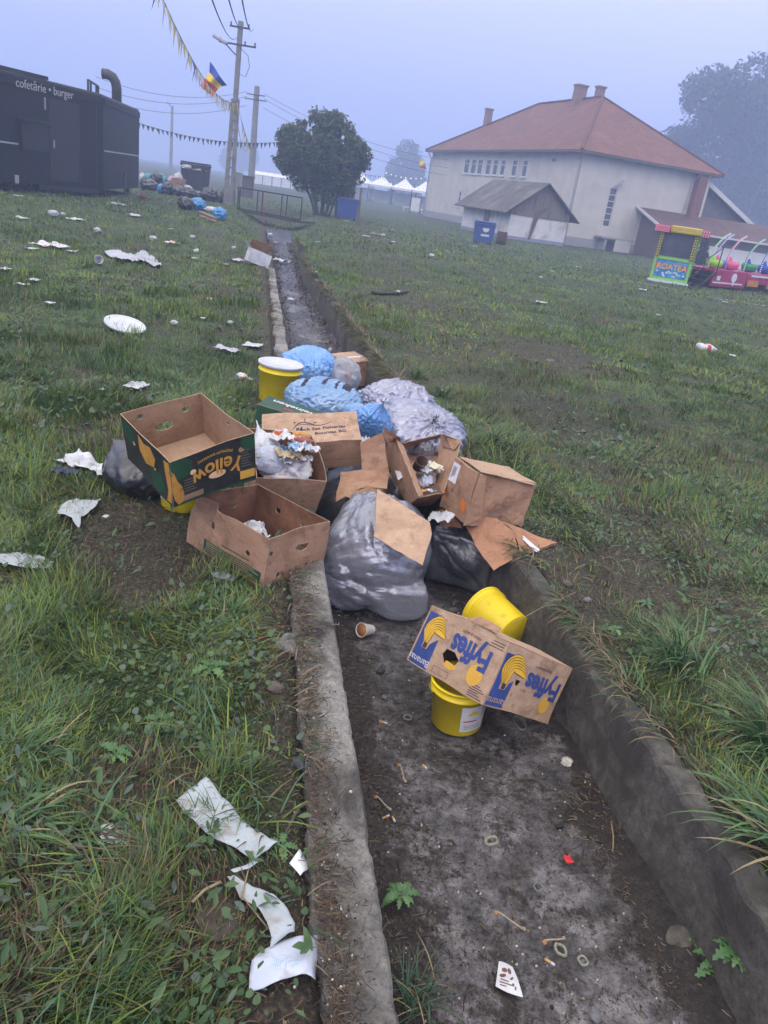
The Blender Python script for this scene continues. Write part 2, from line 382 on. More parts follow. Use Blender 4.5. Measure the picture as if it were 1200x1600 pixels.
    n5 = nz(22, 10, .8); mr_ = nt.nodes.new('ShaderNodeMapRange'); mr_.inputs[1].default_value = .3; mr_.inputs[2].default_value = .7; mr_.inputs[3].default_value = -.55; mr_.inputs[4].default_value = .45; Lk(n5.outputs[0], mr_.inputs[0]); Lk(mr_.outputs[0], mth.inputs[1])
    rr = ramp(nt, [(.3, (0, 0, 0)), (.6, (1, 1, 1))]); Lk(mth.outputs[0], rr.inputs[0])
    mxn = nt.nodes.new('ShaderNodeMixRGB'); Lk(rr.outputs[0], mxn.inputs[0]); Lk(r1.outputs[0], mxn.inputs[1]); Lk(r2.outputs[0], mxn.inputs[2])
    n3 = nz(150, 3, .8); r3 = ramp(nt, [(.34, (.22, .2, .18)), (.45, (1, 1, 1)), (.62, (1, 1, 1)), (.70, (2.2, 2.1, 2.0))]); Lk(n3.outputs[0], r3.inputs[0])
    mu = nt.nodes.new('ShaderNodeMixRGB'); mu.blend_type = 'MULTIPLY'; mu.inputs[0].default_value = .9; Lk(mxn.outputs[0], mu.inputs[1]); Lk(r3.outputs[0], mu.inputs[2])
    Lk(mu.outputs[0], b.inputs['Base Color'])
    wr = nt.nodes.new('ShaderNodeMapRange'); wr.inputs[3].default_value = .36; wr.inputs[4].default_value = .12; Lk(att('wet'), wr.inputs[0])
    n6 = nz(30, 6, .7); ad = nt.nodes.new('ShaderNodeMath'); ad.operation = 'MULTIPLY_ADD'; Lk(n6.outputs[0], ad.inputs[0]); ad.inputs[1].default_value = .3; Lk(wr.outputs[0], ad.inputs[2])
    s2 = nt.nodes.new('ShaderNodeMath'); s2.operation = 'SUBTRACT'; Lk(ad.outputs[0], s2.inputs[0]); s2.inputs[1].default_value = .12; Lk(s2.outputs[0], b.inputs['Roughness'])
    n4 = nz(60, 10, .75); bp = nt.nodes.new('ShaderNodeBump'); bp.inputs['Strength'].default_value = .8; bp.inputs['Distance'].default_value = .012
    Lk(n4.outputs[0], bp.inputs['Height']); Lk(bp.outputs[0], b.inputs['Normal'])
    o.data.materials.append(m); tag(o, kind='structure')
floor_mesh()

# ------------------------------------------------------------------ grass
def screen_mask(P_, margin=60):
    q = P_ - np.array(CAMP); fw = np.array(_fw); R_ = np.array(_R); U_ = np.array(_U)
    wz = q @ fw; wz2 = np.maximum(wz, .05)
    px = 600+FPX*(q @ R_)/wz2; py = 800-FPX*(q @ U_)/wz2
    return (wz > .05) & (px > -800) & (px < 2000) & (py > -50) & (py < 1600+margin*4)
def blades(name, N_, ya, yb, lmin, lmax, wid, seed, lean=(.35, 1.35), segs=4, dens=None, tone=None, xr=None, curl=.8, hmul=1.0):
    rs = np.random.RandomState(seed)
    # sample with pdf ~ 1/y so the picture is covered evenly
    u = rs.rand(N_); y = ya*(yb/ya)**u
    xw = (y*0.75+1.9) if xr is None else None
    if xr is None: x = (rs.rand(N_)*2-1)*xw + 0.0
    else: x = xr[0]+(xr[1]-xr[0])*rs.rand(N_)
    l, r = LIPL(y), LIPR(y)
    kw = np.where(y < 3.6, .19, .15)
    ok = ((x < l-kw+.03) | (x > r+.07)) | (y > 32)
    z = hgt(x, y)
    Pt = np.stack([x, y, z], 1); ok &= screen_mask(Pt)
    b = bare(x, y); ok &= rs.rand(N_) > b*.985
    if dens is not None: ok &= rs.rand(N_) < dens(x, y)
    x, y, z, b = x[ok], y[ok], z[ok], b[ok]; n = len(x)
    clump = fnoise(x, y, 3.5, seed+40, 3); cl2 = fnoise(x, y, .9, seed+50, 3)
    ln = (lmin+(lmax-lmin)*rs.rand(n)**1.6)*(.45+1.1*smooth(.3, .75, clump))*(.8+.5*cl2)*(1-.5*b)*hmul
    # trampled: direction follows a swirling field
    ang = fnoise(x, y, 1.6, seed+60, 3)*4*PI*1.3 + rs.randn(n)*1.0
    le = lean[0]+(lean[1]-lean[0])*np.clip(.55*rs.rand(n)+.6*smooth(.3, .7, fnoise(x, y, 1.1, seed+70, 3))-.1, 0, 1)
    wv = wid*(.55+.9*rs.rand(n))*(1 if segs > 2 else 1)
    dx, dy = np.cos(ang), np.sin(ang); sx, sy = -dy, dx
    tilt = rs.rand(n)*.8-.4
    V = np.zeros((n, segs*2+1, 3)); px_ = np.zeros(n); pz = np.zeros(n)
    bend = (curl*(.3+rs.rand(n)))/segs; side = (rs.randn(n)*.25); sp_ = np.zeros(n)
    a = le-.5*curl*.6
    for k in range(segs+1):
        t = k/segs
        bx = x+dx*px_+sx*sp_; by = y+dy*px_+sy*sp_; bz = z+pz-.004
        ww = wv*(1-t**2.2)*.5*(.8+.2*(1-t))
        if k < segs:
            V[:, 2*k] = np.stack([bx-sx*ww, by-sy*ww, bz-ww*tilt], 1); V[:, 2*k+1] = np.stack([bx+sx*ww, by+sy*ww, bz+ww*tilt], 1)
        else: V[:, 2*k] = np.stack([bx, by, bz], 1)
        st = ln/segs
        px_ = px_+st*np.sin(np.clip(a, 0, 1.75)); pz = np.maximum(pz+st*np.cos(np.clip(a, 0, 1.75)), .004); sp_ = sp_+st*side*t
        a = a+bend*2*t+bend*.5
    m_ = segs*2+1
    base = (np.arange(n)*m_)[:, None]
    q = np.array([[2*k, 2*k+1, 2*k+3, 2*k+2] for k in range(segs-1)]).reshape(1, -1)
    Q = (base+q).reshape(-1, 4) if segs > 1 else np.zeros((0, 4), int)
    T = base+np.array([[2*segs-2, 2*segs-1, 2*segs]])
    # colours per blade
    h = rs.rand(n); g = fnoise(x, y, .7, 77, 3); g2 = fnoise(x, y, 6, 78, 2)
    ca = np.array([.024, .072, .016]); cb = np.array([.24, .325, .05]); cc = np.array([.080, .165, .085]); cs = np.array([.25, .19, .105]); cd_ = np.array([.10, .062, .035])
    mixv = np.clip(h*.75+g*.7-.28+.4*(g2-.5), 0, 1)[:, None]**1.2
    colr = ca*(1-mixv)+cb*mixv
    sel = rs.rand(n) < .3; colr[sel] = (cc*(.6+.8*rs.rand(n, 1)))[sel]
    dry = rs.rand(n) < (.06+.6*b+.14*smooth(.55, .75, fnoise(x, y, 1.7, 79, 3))); colr[dry] = (cs*(.35+.75*rs.rand(n, 1)))[dry]
    dk = rs.rand(n) < (.04+.3*b); colr[dk] = (cd_*(.4+.8*rs.rand(n, 1)))[dk]
    if tone is not None: colr = colr*np.array(tone)
    return V.reshape(-1, 3), Q, T, np.repeat(colr, m_, 0)
def big_mesh(name, parts, mt, attr='tint'):
    Vs, Qs, Ts, Cs = [], [], [], []; b = 0
    for V, Q, T, C_ in parts:
        Vs.append(V); Qs.append(Q+b); Ts.append(T+b); Cs.append(C_); b += len(V)
    V = np.concatenate(Vs); Q = np.concatenate(Qs); T = np.concatenate(Ts); C_ = np.concatenate(Cs)
    me = bpy.data.meshes.new(name); me.vertices.add(len(V)); me.vertices.foreach_set('co', V.astype(np.float32).ravel())
    nl = Q.size+T.size; me.loops.add(nl); me.loops.foreach_set('vertex_index', np.concatenate([Q.ravel(), T.ravel()]).astype(np.int32))
    npoly = len(Q)+len(T); me.polygons.add(npoly)
    ls = np.concatenate([np.arange(len(Q))*4, len(Q)*4+np.arange(len(T))*3]); lt = np.concatenate([np.full(len(Q), 4), np.full(len(T), 3)])
    me.polygons.foreach_set('loop_start', ls.astype(np.int32)); me.polygons.foreach_set('loop_total', lt.astype(np.int32))
    me.polygons.foreach_set('use_smooth', np.ones(npoly, bool))
    me.update(calc_edges=True)
    a = me.color_attributes.new(attr, 'FLOAT_COLOR', 'POINT'); a.data.foreach_set('color', np.concatenate([C_, np.ones((len(C_), 1))], 1).astype(np.float32).ravel())
    me.materials.append(mt)
    o = bpy.data.objects.new(name, me); COL.objects.link(o); return o
def leaf_mat(name, rough=.5, trans=.35):
    m = bpy.data.materials.new(name); m.use_nodes = True; nt = m.node_tree; b = nt.nodes['Principled BSDF']; Lk = nt.links.new
    a = nt.nodes.new('ShaderNodeAttribute'); a.attribute_name = 'tint'; Lk(a.outputs['Color'], b.inputs['Base Color'])
    b.inputs['Roughness'].default_value = rough; b.inputs['Specular IOR Level'].default_value = .45
    if trans:
        tr = nt.nodes.new('ShaderNodeBsdfTranslucent'); Lk(a.outputs['Color'], tr.inputs[0]); mxs = nt.nodes.new('ShaderNodeMixShader'); mxs.inputs[0].default_value = trans
        Lk(b.outputs[0], mxs.inputs[1]); Lk(tr.outputs[0], mxs.inputs[2]); Lk(mxs.outputs[0], nt.nodes['Material Output'].inputs[0])
    return m
M_grass = leaf_mat('grass_blade', .48, .25)
parts = [blades('g', 340000, .75, 3.6, .025, .105, .0042, 1, segs=4, lean=(.55, 1.5)),
         blades('g', 37000, .75, 3.6, .08, .21, .0055, 2, lean=(.8, 1.5), dens=lambda x, y: smooth(.5, .7, fnoise(x, y, 1.3, 91, 3)), segs=5),
         blades('g', 215000, 3.6, 9, .03, .10, .0065, 3, segs=3),
         blades('g', 20000, 3.6, 10, .09, .22, .008, 4, lean=(.2, 1.1), dens=lambda x, y: smooth(.5, .68, fnoise(x, y, .9, 92, 3)), segs=4),
         blades('g', 60000, 2.2, 12, .03, .09, .006, 8, lean=(1.2, 1.55), segs=3, curl=.3, tone=(1.25, .95, .8)),
         blades('g', 150000, 9, 24, .03, .10, .014, 5, segs=2, tone=(1.2, 1.15, .8)),
         blades('g', 90000, 24, 60, .04, .12, .035, 6, segs=2, tone=(1.2, 1.15, .8))]
gr = big_mesh('grass', parts, M_grass); tag(gr, 'short trampled green grass with dry blades covering the field', 'grass', kind='stuff')
def leaves(N_, seed, ya, yb, size, dens, kind='clover'):
    """low broad leaves lying among the blades"""
    rs = np.random.RandomState(seed); y = ya*(yb/ya)**rs.rand(N_); x = (rs.rand(N_)*2-1)*(y*.75+1.9)
    l, r = LIPL(y), LIPR(y); ok = ((x < l-.17) | (x > r+.08)); ok &= rs.rand(N_) > bare(x, y)*.9; ok &= rs.rand(N_) < dens(x, y)
    z = hgt(x, y); ok &= screen_mask(np.stack([x, y, z], 1)); x, y, z = x[ok], y[ok], z[ok]; n = len(x)
    s = size*(.5+rs.rand(n)); ang = rs.rand(n)*2*PI; hh = .012+rs.rand(n)*.045
    if kind == 'clover': prof = [(0, 0, 0), (.35, .42, .06), (.85, .5, .1), (1.05, .12, .05), (1.0, -.12, .05), (.85, -.5, .1), (.35, -.42, .06)]
    else: prof = [(0, 0, 0), (.3, .16, .05), (.75, .30, .12), (1.3, .22, .12), (1.75, 0, 0), (1.3, -.22, .12), (.75, -.30, .12)]
    prof = np.array(prof); tx = rs.randn(n)*.45; ty = rs.randn(n)*.45+.15
    ca, sa = np.cos(ang)[:, None], np.sin(ang)[:, None]
    lx = prof[None, :, 0]*s[:, None]; ly = prof[None, :, 1]*s[:, None]; lz = prof[None, :, 2]*s[:, None]+lx*tx[:, None]+ly*ty[:, None]
    V = np.stack([x[:, None]+lx*ca-ly*sa, y[:, None]+lx*sa+ly*ca, z[:, None]+np.maximum(hh[:, None]+lz, .003)], -1).reshape(-1, 3)
    b0 = (np.arange(n)*7)[:, None]
    Q = (b0+np.array([[0, 1, 2, 3, 0, 3, 4, 4]])[:, :4]).reshape(-1, 4)
    Q = np.concatenate([b0+np.array([[0, 1, 2, 3]]), b0+np.array([[0, 4, 5, 6]])]); T = b0+np.array([[0, 3, 4]])
    c = np.array([.035, .085, .028])+rs.rand(n, 1)*np.array([.05, .07, .03]); pal = rs.rand(n) < .15; c[pal] = np.array([.09, .13, .10])
    return V, Q, T, np.repeat(c, 7, 0)
M_leaf = leaf_mat('low_leaf', .42, .2)
lv = big_mesh('ground_cover', [leaves(48000, 11, .75, 4.5, .016, lambda x, y: smooth(.42, .6, fnoise(x, y, 1.9, 93, 3))),
                               leaves(24000, 12, .75, 5.5, .020, lambda x, y: smooth(.5, .66, fnoise(x, y, 1.2, 94, 3)), 'long'),
                               leaves(9000, 13, 4.5, 12, .03, lambda x, y: smooth(.5, .66, fnoise(x, y, .9, 95, 3)))], M_leaf)
tag(lv, 'low clover and broad weed leaves growing among the grass', 'ground cover', kind='stuff')
# ------------------------------------------------------------------ background buildings
def plane_hit(px, py, p0, n):
    d = _fw + _R*((px-600)/FPX) - _U*((py-800)/FPX)
    return CAMP + d*((Vector(p0)-CAMP).dot(Vector(n))/d.dot(Vector(n)))
M_plaster = mat('cream_plaster', (.50, .47, .42), .9, (.58, .55, .50), 1.2, stain=(.40, .38, .35), stain_scale=.35, stain_thr=(.5, .8), bump=.2, bscale=30)
M_plinth = mat('grey_plinth', (.27, .27, .28), .9, (.33, .33, .34), 4)
M_fascia = flat('dark_fascia', (.09, .075, .07))
M_frame = flat('white_frame', (.6, .6, .6))
M_glass = mat('dull_glass', (.05, .06, .08), .15, (.10, .11, .13), 1.5)
M_pipe = flat('galvanised_pipe', (.35, .35, .37), .5, .3)
M_oldwood = mat('weathered_boards', (.13, .105, .085), .9, (.22, .19, .165), 6, stretch=(8, 8, .6), stain=(.07, .055, .045), stain_scale=1.4)
def tiles(name, c1, c2, c3, rows=3.2, cols=4.0):
    m = bpy.data.materials.new(name); m.use_nodes = True; nt = m.node_tree; b = nt.nodes['Principled BSDF']; Lk = nt.links.new
    tc = nt.nodes.new('ShaderNodeTexCoord'); n = nt.nodes.new('ShaderNodeTexNoise'); n.inputs['Scale'].default_value = .9; n.inputs['Detail'].default_value = 8; n.inputs['Roughness'].default_value = .7; Lk(tc.outputs['Object'], n.inputs[0])
    r = ramp(nt, [(.32, c1), (.55, c2), (.75, c3)]); Lk(n.outputs[0], r.inputs[0])
    uv = nt.nodes.new('ShaderNodeUVMap'); bk = nt.nodes.new('ShaderNodeTexBrick'); bk.inputs['Scale'].default_value = 1.0; bk.inputs['Brick Width'].default_value = 1/cols; bk.inputs['Row Height'].default_value = 1/rows; bk.inputs['Mortar Size'].default_value = .02
    bk.inputs['Color1'].default_value = (.8, .8, .8, 1); bk.inputs['Color2'].default_value = (1.15, 1.15, 1.15, 1); bk.inputs['Mortar'].default_value = (.55, .55, .55, 1)
    Lk(uv.outputs[0], bk.inputs['Vector'])
    mu = nt.nodes.new('ShaderNodeMixRGB'); mu.blend_type = 'MULTIPLY'; mu.inputs[0].default_value = 1; Lk(r.outputs[0], mu.inputs[1]); Lk(bk.outputs[0], mu.inputs[2]); Lk(mu.outputs[0], b.inputs['Base Color'])
    b.inputs['Roughness'].default_value = .8
    bp = nt.nodes.new('ShaderNodeBump'); bp.inputs['Strength'].default_value = .7; bp.inputs['Distance'].default_value = .05; Lk(bk.outputs[1], bp.inputs['Height']); bp.invert = True; Lk(bp.outputs[0], b.inputs['Normal'])
    return m
M_redtile = tiles('red_roof_tiles', (.14, .058, .042), (.20, .082, .055), (.25, .115, .08))
M_browntile = tiles('brown_metal_roofing', (.075, .04, .033), (.12, .06, .048), (.15, .085, .065), 2.5, 3)
M_shedroof = tiles('old_fibre_cement_sheets', (.06, .055, .055), (.12, .11, .105), (.26, .24, .22), .7, 3)
def roof_obj(name, polys, mt, parent, thick=.12):
    """roof slopes with real thickness; polys are lists of 3D points, first edge = eave"""
    V = []; Fc = []; UV = []
    for P_ in polys:
        P_ = [Vector(p) for p in P_]; n = (P_[1]-P_[0]).cross(P_[2]-P_[0]).normalized()
        if n.z < 0: n = -n
        ex = (P_[1]-P_[0]).normalized(); ey = n.cross(ex); b = len(V); k = len(P_)
        for q in P_: V.append(q)
        for q in P_: V.append(q-Vector((0, 0, thick)))
        Fc.append(tuple(range(b, b+k))); Fc.append(tuple(range(b+2*k-1, b+k-1, -1)))
        for i in range(k): Fc.append((b+i, b+k+i, b+k+(i+1) % k, b+(i+1) % k))
        UV += [((q-P_[0]).dot(ex), (q-P_[0]).dot(ey)) for q in P_]*2
    o = mesh(name, V, Fc, mt, parent); uv = o.data.uv_layers.new(name='UVMap')
    for l in o.data.loops: uv.data[l.index].uv = UV[l.vertex_index]
    return o
bA = Vector((9.75, 57.4, 0)); be = Vector((.93188, .36276, 0)); bf = Vector((-.36276, .93188, 0))
MBLD = Matrix(((be.x, bf.x, 0, bA.x), (be.y, bf.y, 0, bA.y), (0, 0, 1, -.02), (0, 0, 0, 1)))
bld = empty('village_hall', M=MBLD, label='large cream two-storey building with red hipped tile roof behind the field', cat='building')
LB, WB, HB = 28.0, 10.75, 6.05
def wall_with_holes(name, L_, H_, holes, mt, parent, to3, thick=.3):
    """wall panel in (s,z) with rectangular holes; to3(s,z,d) maps to 3D, d = depth inwards"""
    xs = sorted({0, L_} | {h[0] for h in holes} | {h[1] for h in holes}); zs = sorted({0, H_} | {h[2] for h in holes} | {h[3] for h in holes})
    V = []; Fc = []
    def solid(a, b, c, d): return not any(h[0] <= a and b <= h[1] and h[2] <= c and d <= h[3] for h in holes)
    def quad(p): b = len(V); V.extend(p); Fc.append((b, b+1, b+2, b+3))
    for i in range(len(xs)-1):
        for j in range(len(zs)-1):
            a, b, c, d = xs[i], xs[i+1], zs[j], zs[j+1]
            if solid(a, b, c, d): quad([to3(a, c, 0), to3(b, c, 0), to3(b, d, 0), to3(a, d, 0)])
    for h in holes:
        a, b, c, d = h
        quad([to3(a, c, 0), to3(b, c, 0), to3(b, c, thick), to3(a, c, thick)]); quad([to3(a, d, 0), to3(b, d, 0), to3(b, d, thick), to3(a, d, thick)])
        quad([to3(a, c, 0), to3(a, d, 0), to3(a, d, thick), to3(a, c, thick)]); quad([to3(b, c, 0), to3(b, d, 0), to3(b, d, thick), to3(b, c, thick)])
    return mesh(name, V, Fc, mt, parent)
wins = [(18.6, 19.75, 4.15, 5.4), (17.15, 18.25, 4.15, 5.4), (15.8, 16.85, 4.15, 5.4), (14.15, 15.15, 4.15, 5.4), (12.8, 13.75, 4.15, 5.4), (11.45, 12.35, 4.15, 5.4), (9.35, 10.25, 4.15, 5.4), (7.65, 8.5, 4.15, 5.4), (3.4, 4.2, 5.2, 5.62), (19.3, 19.95, 1.36, 2.74)]
wall_with_holes('front_wall', LB, HB, wins, M_plaster, bld, lambda s, z, d: (d, s, z), .13)
for h in wins:
    a, b, c, d = h; m_ = MB()
    for (q, s) in (((.04, (a+b)/2, c+.04), (.1, b-a, .08)), ((.04, (a+b)/2, d-.04), (.1, b-a, .08)), ((.04, a+.04, (c+d)/2), (.1, .08, d-c-.16)), ((.04, b-.04, (c+d)/2), (.1, .08, d-c-.16))): m_.box(q, s)
    if d-c > 1: m_.box((.04, (a+b)/2, (c+d)/2+.2), (.08, b-a-.16, .05))
    wf = m_.build('window', M_frame, bld); g = MB(); g.box((.05, (a+b)/2, (c+d)/2), (.02, b-a-.1, d-c-.1)); g.build('pane', M_glass, wf)
    if d-c > 1: s_ = MB(); s_.box((-.04, (a+b)/2, c-.03), (.12, b-a+.1, .05)); s_.build('sill', M_frame, wf)
sw = [(2.68, 3.28, 1.55, 4.07)]
wall_with_holes('side_wall', WB, HB, sw, M_plaster, bld, lambda s, z, d: (s, d, z))
m_ = MB(); m_.box((WB-.01, LB/2, HB/2), (.02, LB, HB)); m_.box((WB/2, LB-.01, HB/2), (WB-.06, .02, HB)); m_.build('rear_wall', M_plaster, bld)
m_ = MB(); m_.box((2.98, .12, 2.81), (.6, .02, 2.5)); g0 = m_.build('stair_window', M_glass, bld)
m_ = MB()
for k in range(7): m_.box((2.98, .09, 1.58+k*.41), (.6, .06, .05))
for x_ in (2.71, 3.25): m_.box((x_, .09, 2.81), (.05, .05, 2.5))
m_.build('frame', M_frame, g0)
m_ = MB(); m_.bar((2.95, -.02, 4.18), (3.35, -.35, 4.62), .1, .16); m_.build('outdoor_lamp', M_pipe, bld)
m_ = MB(); m_.box((-.03, LB/2, .3), (.06, LB+.06, .6)); m_.box((WB/2, -.03, .3), (WB, .06, .6)); m_.build('plinth', M_plinth, bld)
ov = .55; zt = HB-.02; rh = 4.5; ins = 8.0; insl = 10.0
e0, e1, e2, e3 = (-ov, -ov, zt), (WB+ov, -ov, zt), (WB+ov, LB+ov, zt), (-ov, LB+ov, zt)
r0_, r1_ = (WB/2, ins, zt+rh), (WB/2, LB-insl, zt+rh)
rf = roof_obj('roof', [(e3, e0, r0_, r1_), (e0, e1, r0_), (e1, e2, r1_, r0_), (e2, e3, r1_)], M_redtile, bld, .15)
for (q, w_, h_) in (((WB/2-.3, ins+3.0, zt+rh+.1), .85, 1.5), ((WB/2+.2, ins+.9, zt+rh+.05), .6, 1.3), ((2.9, LB-5.2, zt+2.75), .6, 2.2)):
    m_ = MB(); m_.box(q, (w_, w_*.8, h_)); m_.box((q[0], q[1], q[2]+h_/2+.05), (w_+.14, w_*.8+.14, .12)); m_.build('chimney', mat('chimney_brick', (.20, .13, .11), .9, (.28, .19, .16), 5), rf)
rc = MB()
for (a, b) in ((r0_, r1_), (r0_, e0), (r0_, e1), (r1_, e3), (r1_, e2)): rc.bar(Vector(a)+Vector((0, 0, .03)), Vector(b)+Vector((0, 0, .03)), .22, .12)
rc.build('ridge_tiles', M_redtile, rf)
gt = MB()
for (a, b) in ((e0, e1), (e0, e3), (e1, e2)): gt.bar(Vector(a)-Vector((0, 0, .12)), Vector(b)-Vector((0, 0, .12)), .14, .12)
gt.build('gutter', M_fascia, bld)
dp = MB(); dp.tube([(-.5, -.1, zt-.1), (-.12, .1, zt-.6), (-.12, .1, .1)], .06); dp.tube([(-.5, LB, zt-.1), (-.12, LB-.1, zt-.7), (-.12, LB-.1, .1)], .06); dp.tube([(9.3, -.5, zt-.2), (9.2, -.12, zt-.7), (9.0, -.12, 3.0)], .06); dp.build('downpipe', M_pipe, bld)
m_ = MB(); m_.box((9.75, -.25, 4.2), (.75, .5, 3.7)); m_.build('chimney_breast', mat('red_brown_brick', (.16, .07, .055), .9, (.22, .10, .08), 5), bld)
m_ = MB(); m_.box((10.35, -.12, 4.2), (.22, .24, 3.7)); m_.build('corner_strip', M_frame, bld)
# cellar entrance below the side wall
cel = empty('cellar_entrance', M=MBLD, label='low concrete cellar entrance with pale side panels against the side of the cream building', cat='cellar entrance')
m_ = MB(); m_.box((3.5, -.55, .85), (2.6, 1.0, .12)); m_.build('roof_slab', M_plinth, cel)
m_ = MB(); m_.box((4.0, -1.0, .41), (1.3, .08, .76)); m_.build('panel', M_plaster, cel)
m_ = MB(); m_.box((2.6, -.55, .41), (.12, .9, .76)); m_.box((4.72, -.5, .41), (.1, .9, .76)); m_.build('side_wall', M_plinth, cel)
# annex with low brown roof, right of the hall
an = empty('annex', M=MBLD, label='low annex with brown lean-to roof and white lower wall at the right of the hall', cat='building')
m_ = MB(); m_.box((5.75, -1.45, .98), (.12, 2.9, 1.95)); m_.add([(5.69, 0, 1.95), (5.69, -2.9, 1.95), (5.69, -.02, 2.95), (5.81, 0, 1.95), (5.81, -2.9, 1.95), (5.81, -.02, 2.95)], [(0, 1, 2), (3, 5, 4), (0, 3, 4, 1), (1, 4, 5, 2), (2, 5, 3, 0)]); m_.build('dark_side_wall', mat('brown_boards', (.10, .065, .055), .9, (.14, .095, .08), 3, stretch=(6, 6, .5)), an)
m_ = MB(); m_.box((7.2, -2.95, 1.0), (2.8, .1, 2.0)); m_.build('front_wall', mat('brown_boards_front', (.10, .07, .06), .9, (.14, .095, .08), 3, stretch=(6, 6, .5)), an)
m_ = MB(); m_.box((14.8, -2.95, .65), (12.3, .1, 1.3)); m_.build('white_wall', mat('whitewash', (.66, .66, .66), .85, (.74, .74, .74), 2), an)
m_ = MB(); m_.box((14.8, -2.8, 1.62), (12.3, .1, .66)); m_.build('dark_upper_wall', M_oldwood, an)
roof_obj('roof', [((5.1, -3.4, 1.95), (22, -3.4, 1.95), (22, .15, 3.2), (5.1, .15, 3.2))], M_browntile, an)
m_ = MB(); m_.bar((5.05, -3.45, 1.93), (22, -3.45, 1.93), .1, .12); m_.bar((5.05, -3.45, 1.98), (5.05, .1, 3.22), .08, .16); m_.build('fascia', M_frame, an)
# rear wing with its dark gable
wg = empty('rear_wing', M=MBLD, label='dark gabled wing with a long pale sloping eave behind the low annex', cat='building')
m_ = MB(); m_.add([(11.1, 1.5, 0), (20.5, 1.5, 0), (20.5, 1.5, 1.2), (11.1, 1.5, 5.5), (11.1, 9, 0), (20.5, 9, 0), (20.5, 9, 1.2), (11.1, 9, 5.5)], [(0, 1, 2, 3), (7, 6, 5, 4), (1, 5, 6, 2), (0, 3, 7, 4), (0, 4, 5, 1)]); m_.build('gable_wall', mat('dark_grey_render', (.13, .12, .12), .9, (.17, .16, .16), 2), wg)  # wing's gable wall, rendered in its own dark grey
roof_obj('roof', [((21.3, 1.0, .95), (21.3, 9.5, .95), (11.1, 9.5, 5.65), (11.1, 1.0, 5.65))], M_browntile, wg, .2)
m_ = MB(); m_.bar((11.1, .95, 5.6), (21.3, .95, .9), .1, .3); m_.bar((11.2, 1.4, 2.98), (15.4, 1.4, 2.98), .1, .18); m_.build('bargeboard', M_frame, wg)

# ------------------------------------------------------------------ shed
sA = Vector((5.1, 51.6, -.02)); MSH = Matrix(((be.x, bf.x, 0, sA.x), (be.y, bf.y, 0, sA.y), (0, 0, 1, sA.z), (0, 0, 0, 1)))
sh = empty('shed', M=MSH, label='small white shed with grey sheet roof and dark boarded gable in front of the hall', cat='shed')
SW, SL, SH, SR = 4.1, 7.3, 1.85, 3.55
M_white = mat('dirty_whitewash', (.58, .57, .55), .9, (.70, .69, .67), 1.5, stain=(.45, .42, .38), stain_scale=1.2)
m_ = MB(); m_.box((.06, SL/2, SH/2), (.12, SL, SH)); m_.box((SW-.06, SL/2, SH/2), (.12, SL, SH)); m_.box((SW/2, .06, SH/2-.15), (SW-.26, .11, SH-.3)); m_.box((SW/2, SL-.06, SH/2), (SW-.26, .11, SH)); m_.build('wall', M_white, sh)
m_ = MB(); m_.add([(-.05, -.06, SH-.35), (SW+.05, -.06, SH-.35), (SW+.05, -.06, SH), (SW/2, -.06, SR-.1), (-.05, -.06, SH), (-.05, .0, SH-.35), (SW+.05, .0, SH-.35), (SW+.05, .0, SH), (SW/2, .0, SR-.1), (-.05, .0, SH)], [(0, 1, 2, 3, 4), (9, 8, 7, 6, 5), (0, 5, 6, 1), (1, 6, 7, 2), (2, 7, 8, 3), (3, 8, 9, 4), (4, 9, 5, 0)]); m_.build('gable_boards', M_oldwood, sh)
roof_obj('roof', [((-.6, SL+.4, SH-.3), (-.6, -.45, SH-.3), (SW/2, -.45, SR), (SW/2, SL+.4, SR)), ((SW+.6, -.45, SH-.3), (SW+.6, SL+.4, SH-.3), (SW/2, SL+.4, SR), (SW/2, -.45, SR))], M_shedroof, sh, .07)
m_ = MB(); m_.box((-.03, 3.3, .9), (.07, .75, 1.75)); m_.build('door', M_oldwood, sh)
m_ = MB(); m_.box((-.03, SL/2, .12), (.05, SL+.06, .24)); m_.box((SW/2, -.03, .12), (SW, .05, .24)); m_.build('plinth', mat('bluish_plinth', (.22, .24, .32), .9, (.27, .29, .36), 2), sh)
m_ = MB(); m_.add([(1.45, -.075, .15), (1.62, -.075, .15), (1.95, -.075, 1.6), (2.6, -.075, 2.05), (2.3, -.075, 2.15), (1.62, -.075, 1.75), (1.45, -.07, .15), (1.62, -.07, .15), (1.95, -.07, 1.6), (2.6, -.07, 2.05), (2.3, -.07, 2.15), (1.62, -.07, 1.75)], [(0, 1, 2, 3, 4, 5), (6, 11, 10, 9, 8, 7)]); m_.build('crack_stain', flat('stain_brown', (.13, .09, .06), .9), sh)

# ------------------------------------------------------------------ food trailer
TC = Vector((-12.1, 30.4)); ta = Vector((-.292, -.956)); tb = Vector((-.156, .988))
def foot(): 
    a = TC+ta*11; c = TC+tb*6.8
    return [a, TC, c, c+Vector((-3.2, .3)), a+Vector((-2.9, .9))]
fp = foot(); H0, H1 = .32, 3.50
tr = empty('food_trailer', (TC.x, TC.y, 0), label='long black food trailer with a roof pipe and white lettering on the left', cat='food trailer')
M_black = mat('black_paint', (.006, .006, .009), .55, (.010, .010, .014), 1.2, stain=(.016, .015, .015), stain_scale=.7, stain_thr=(.55, .85), bump=.05, bscale=3, spec=.25)
O2 = lambda p, z: (p.x-TC.x, p.y-TC.y, z)
cen = sum(fp, Vector((0, 0)))/5
V = []; lv_ = [(0, H0), (0, H1-.14), (.04, H1-.05), (.12, H1)]
for (ins_, z) in lv_:
    for p in fp: q = p+(cen-p).normalized()*ins_; V.append(O2(q, z))
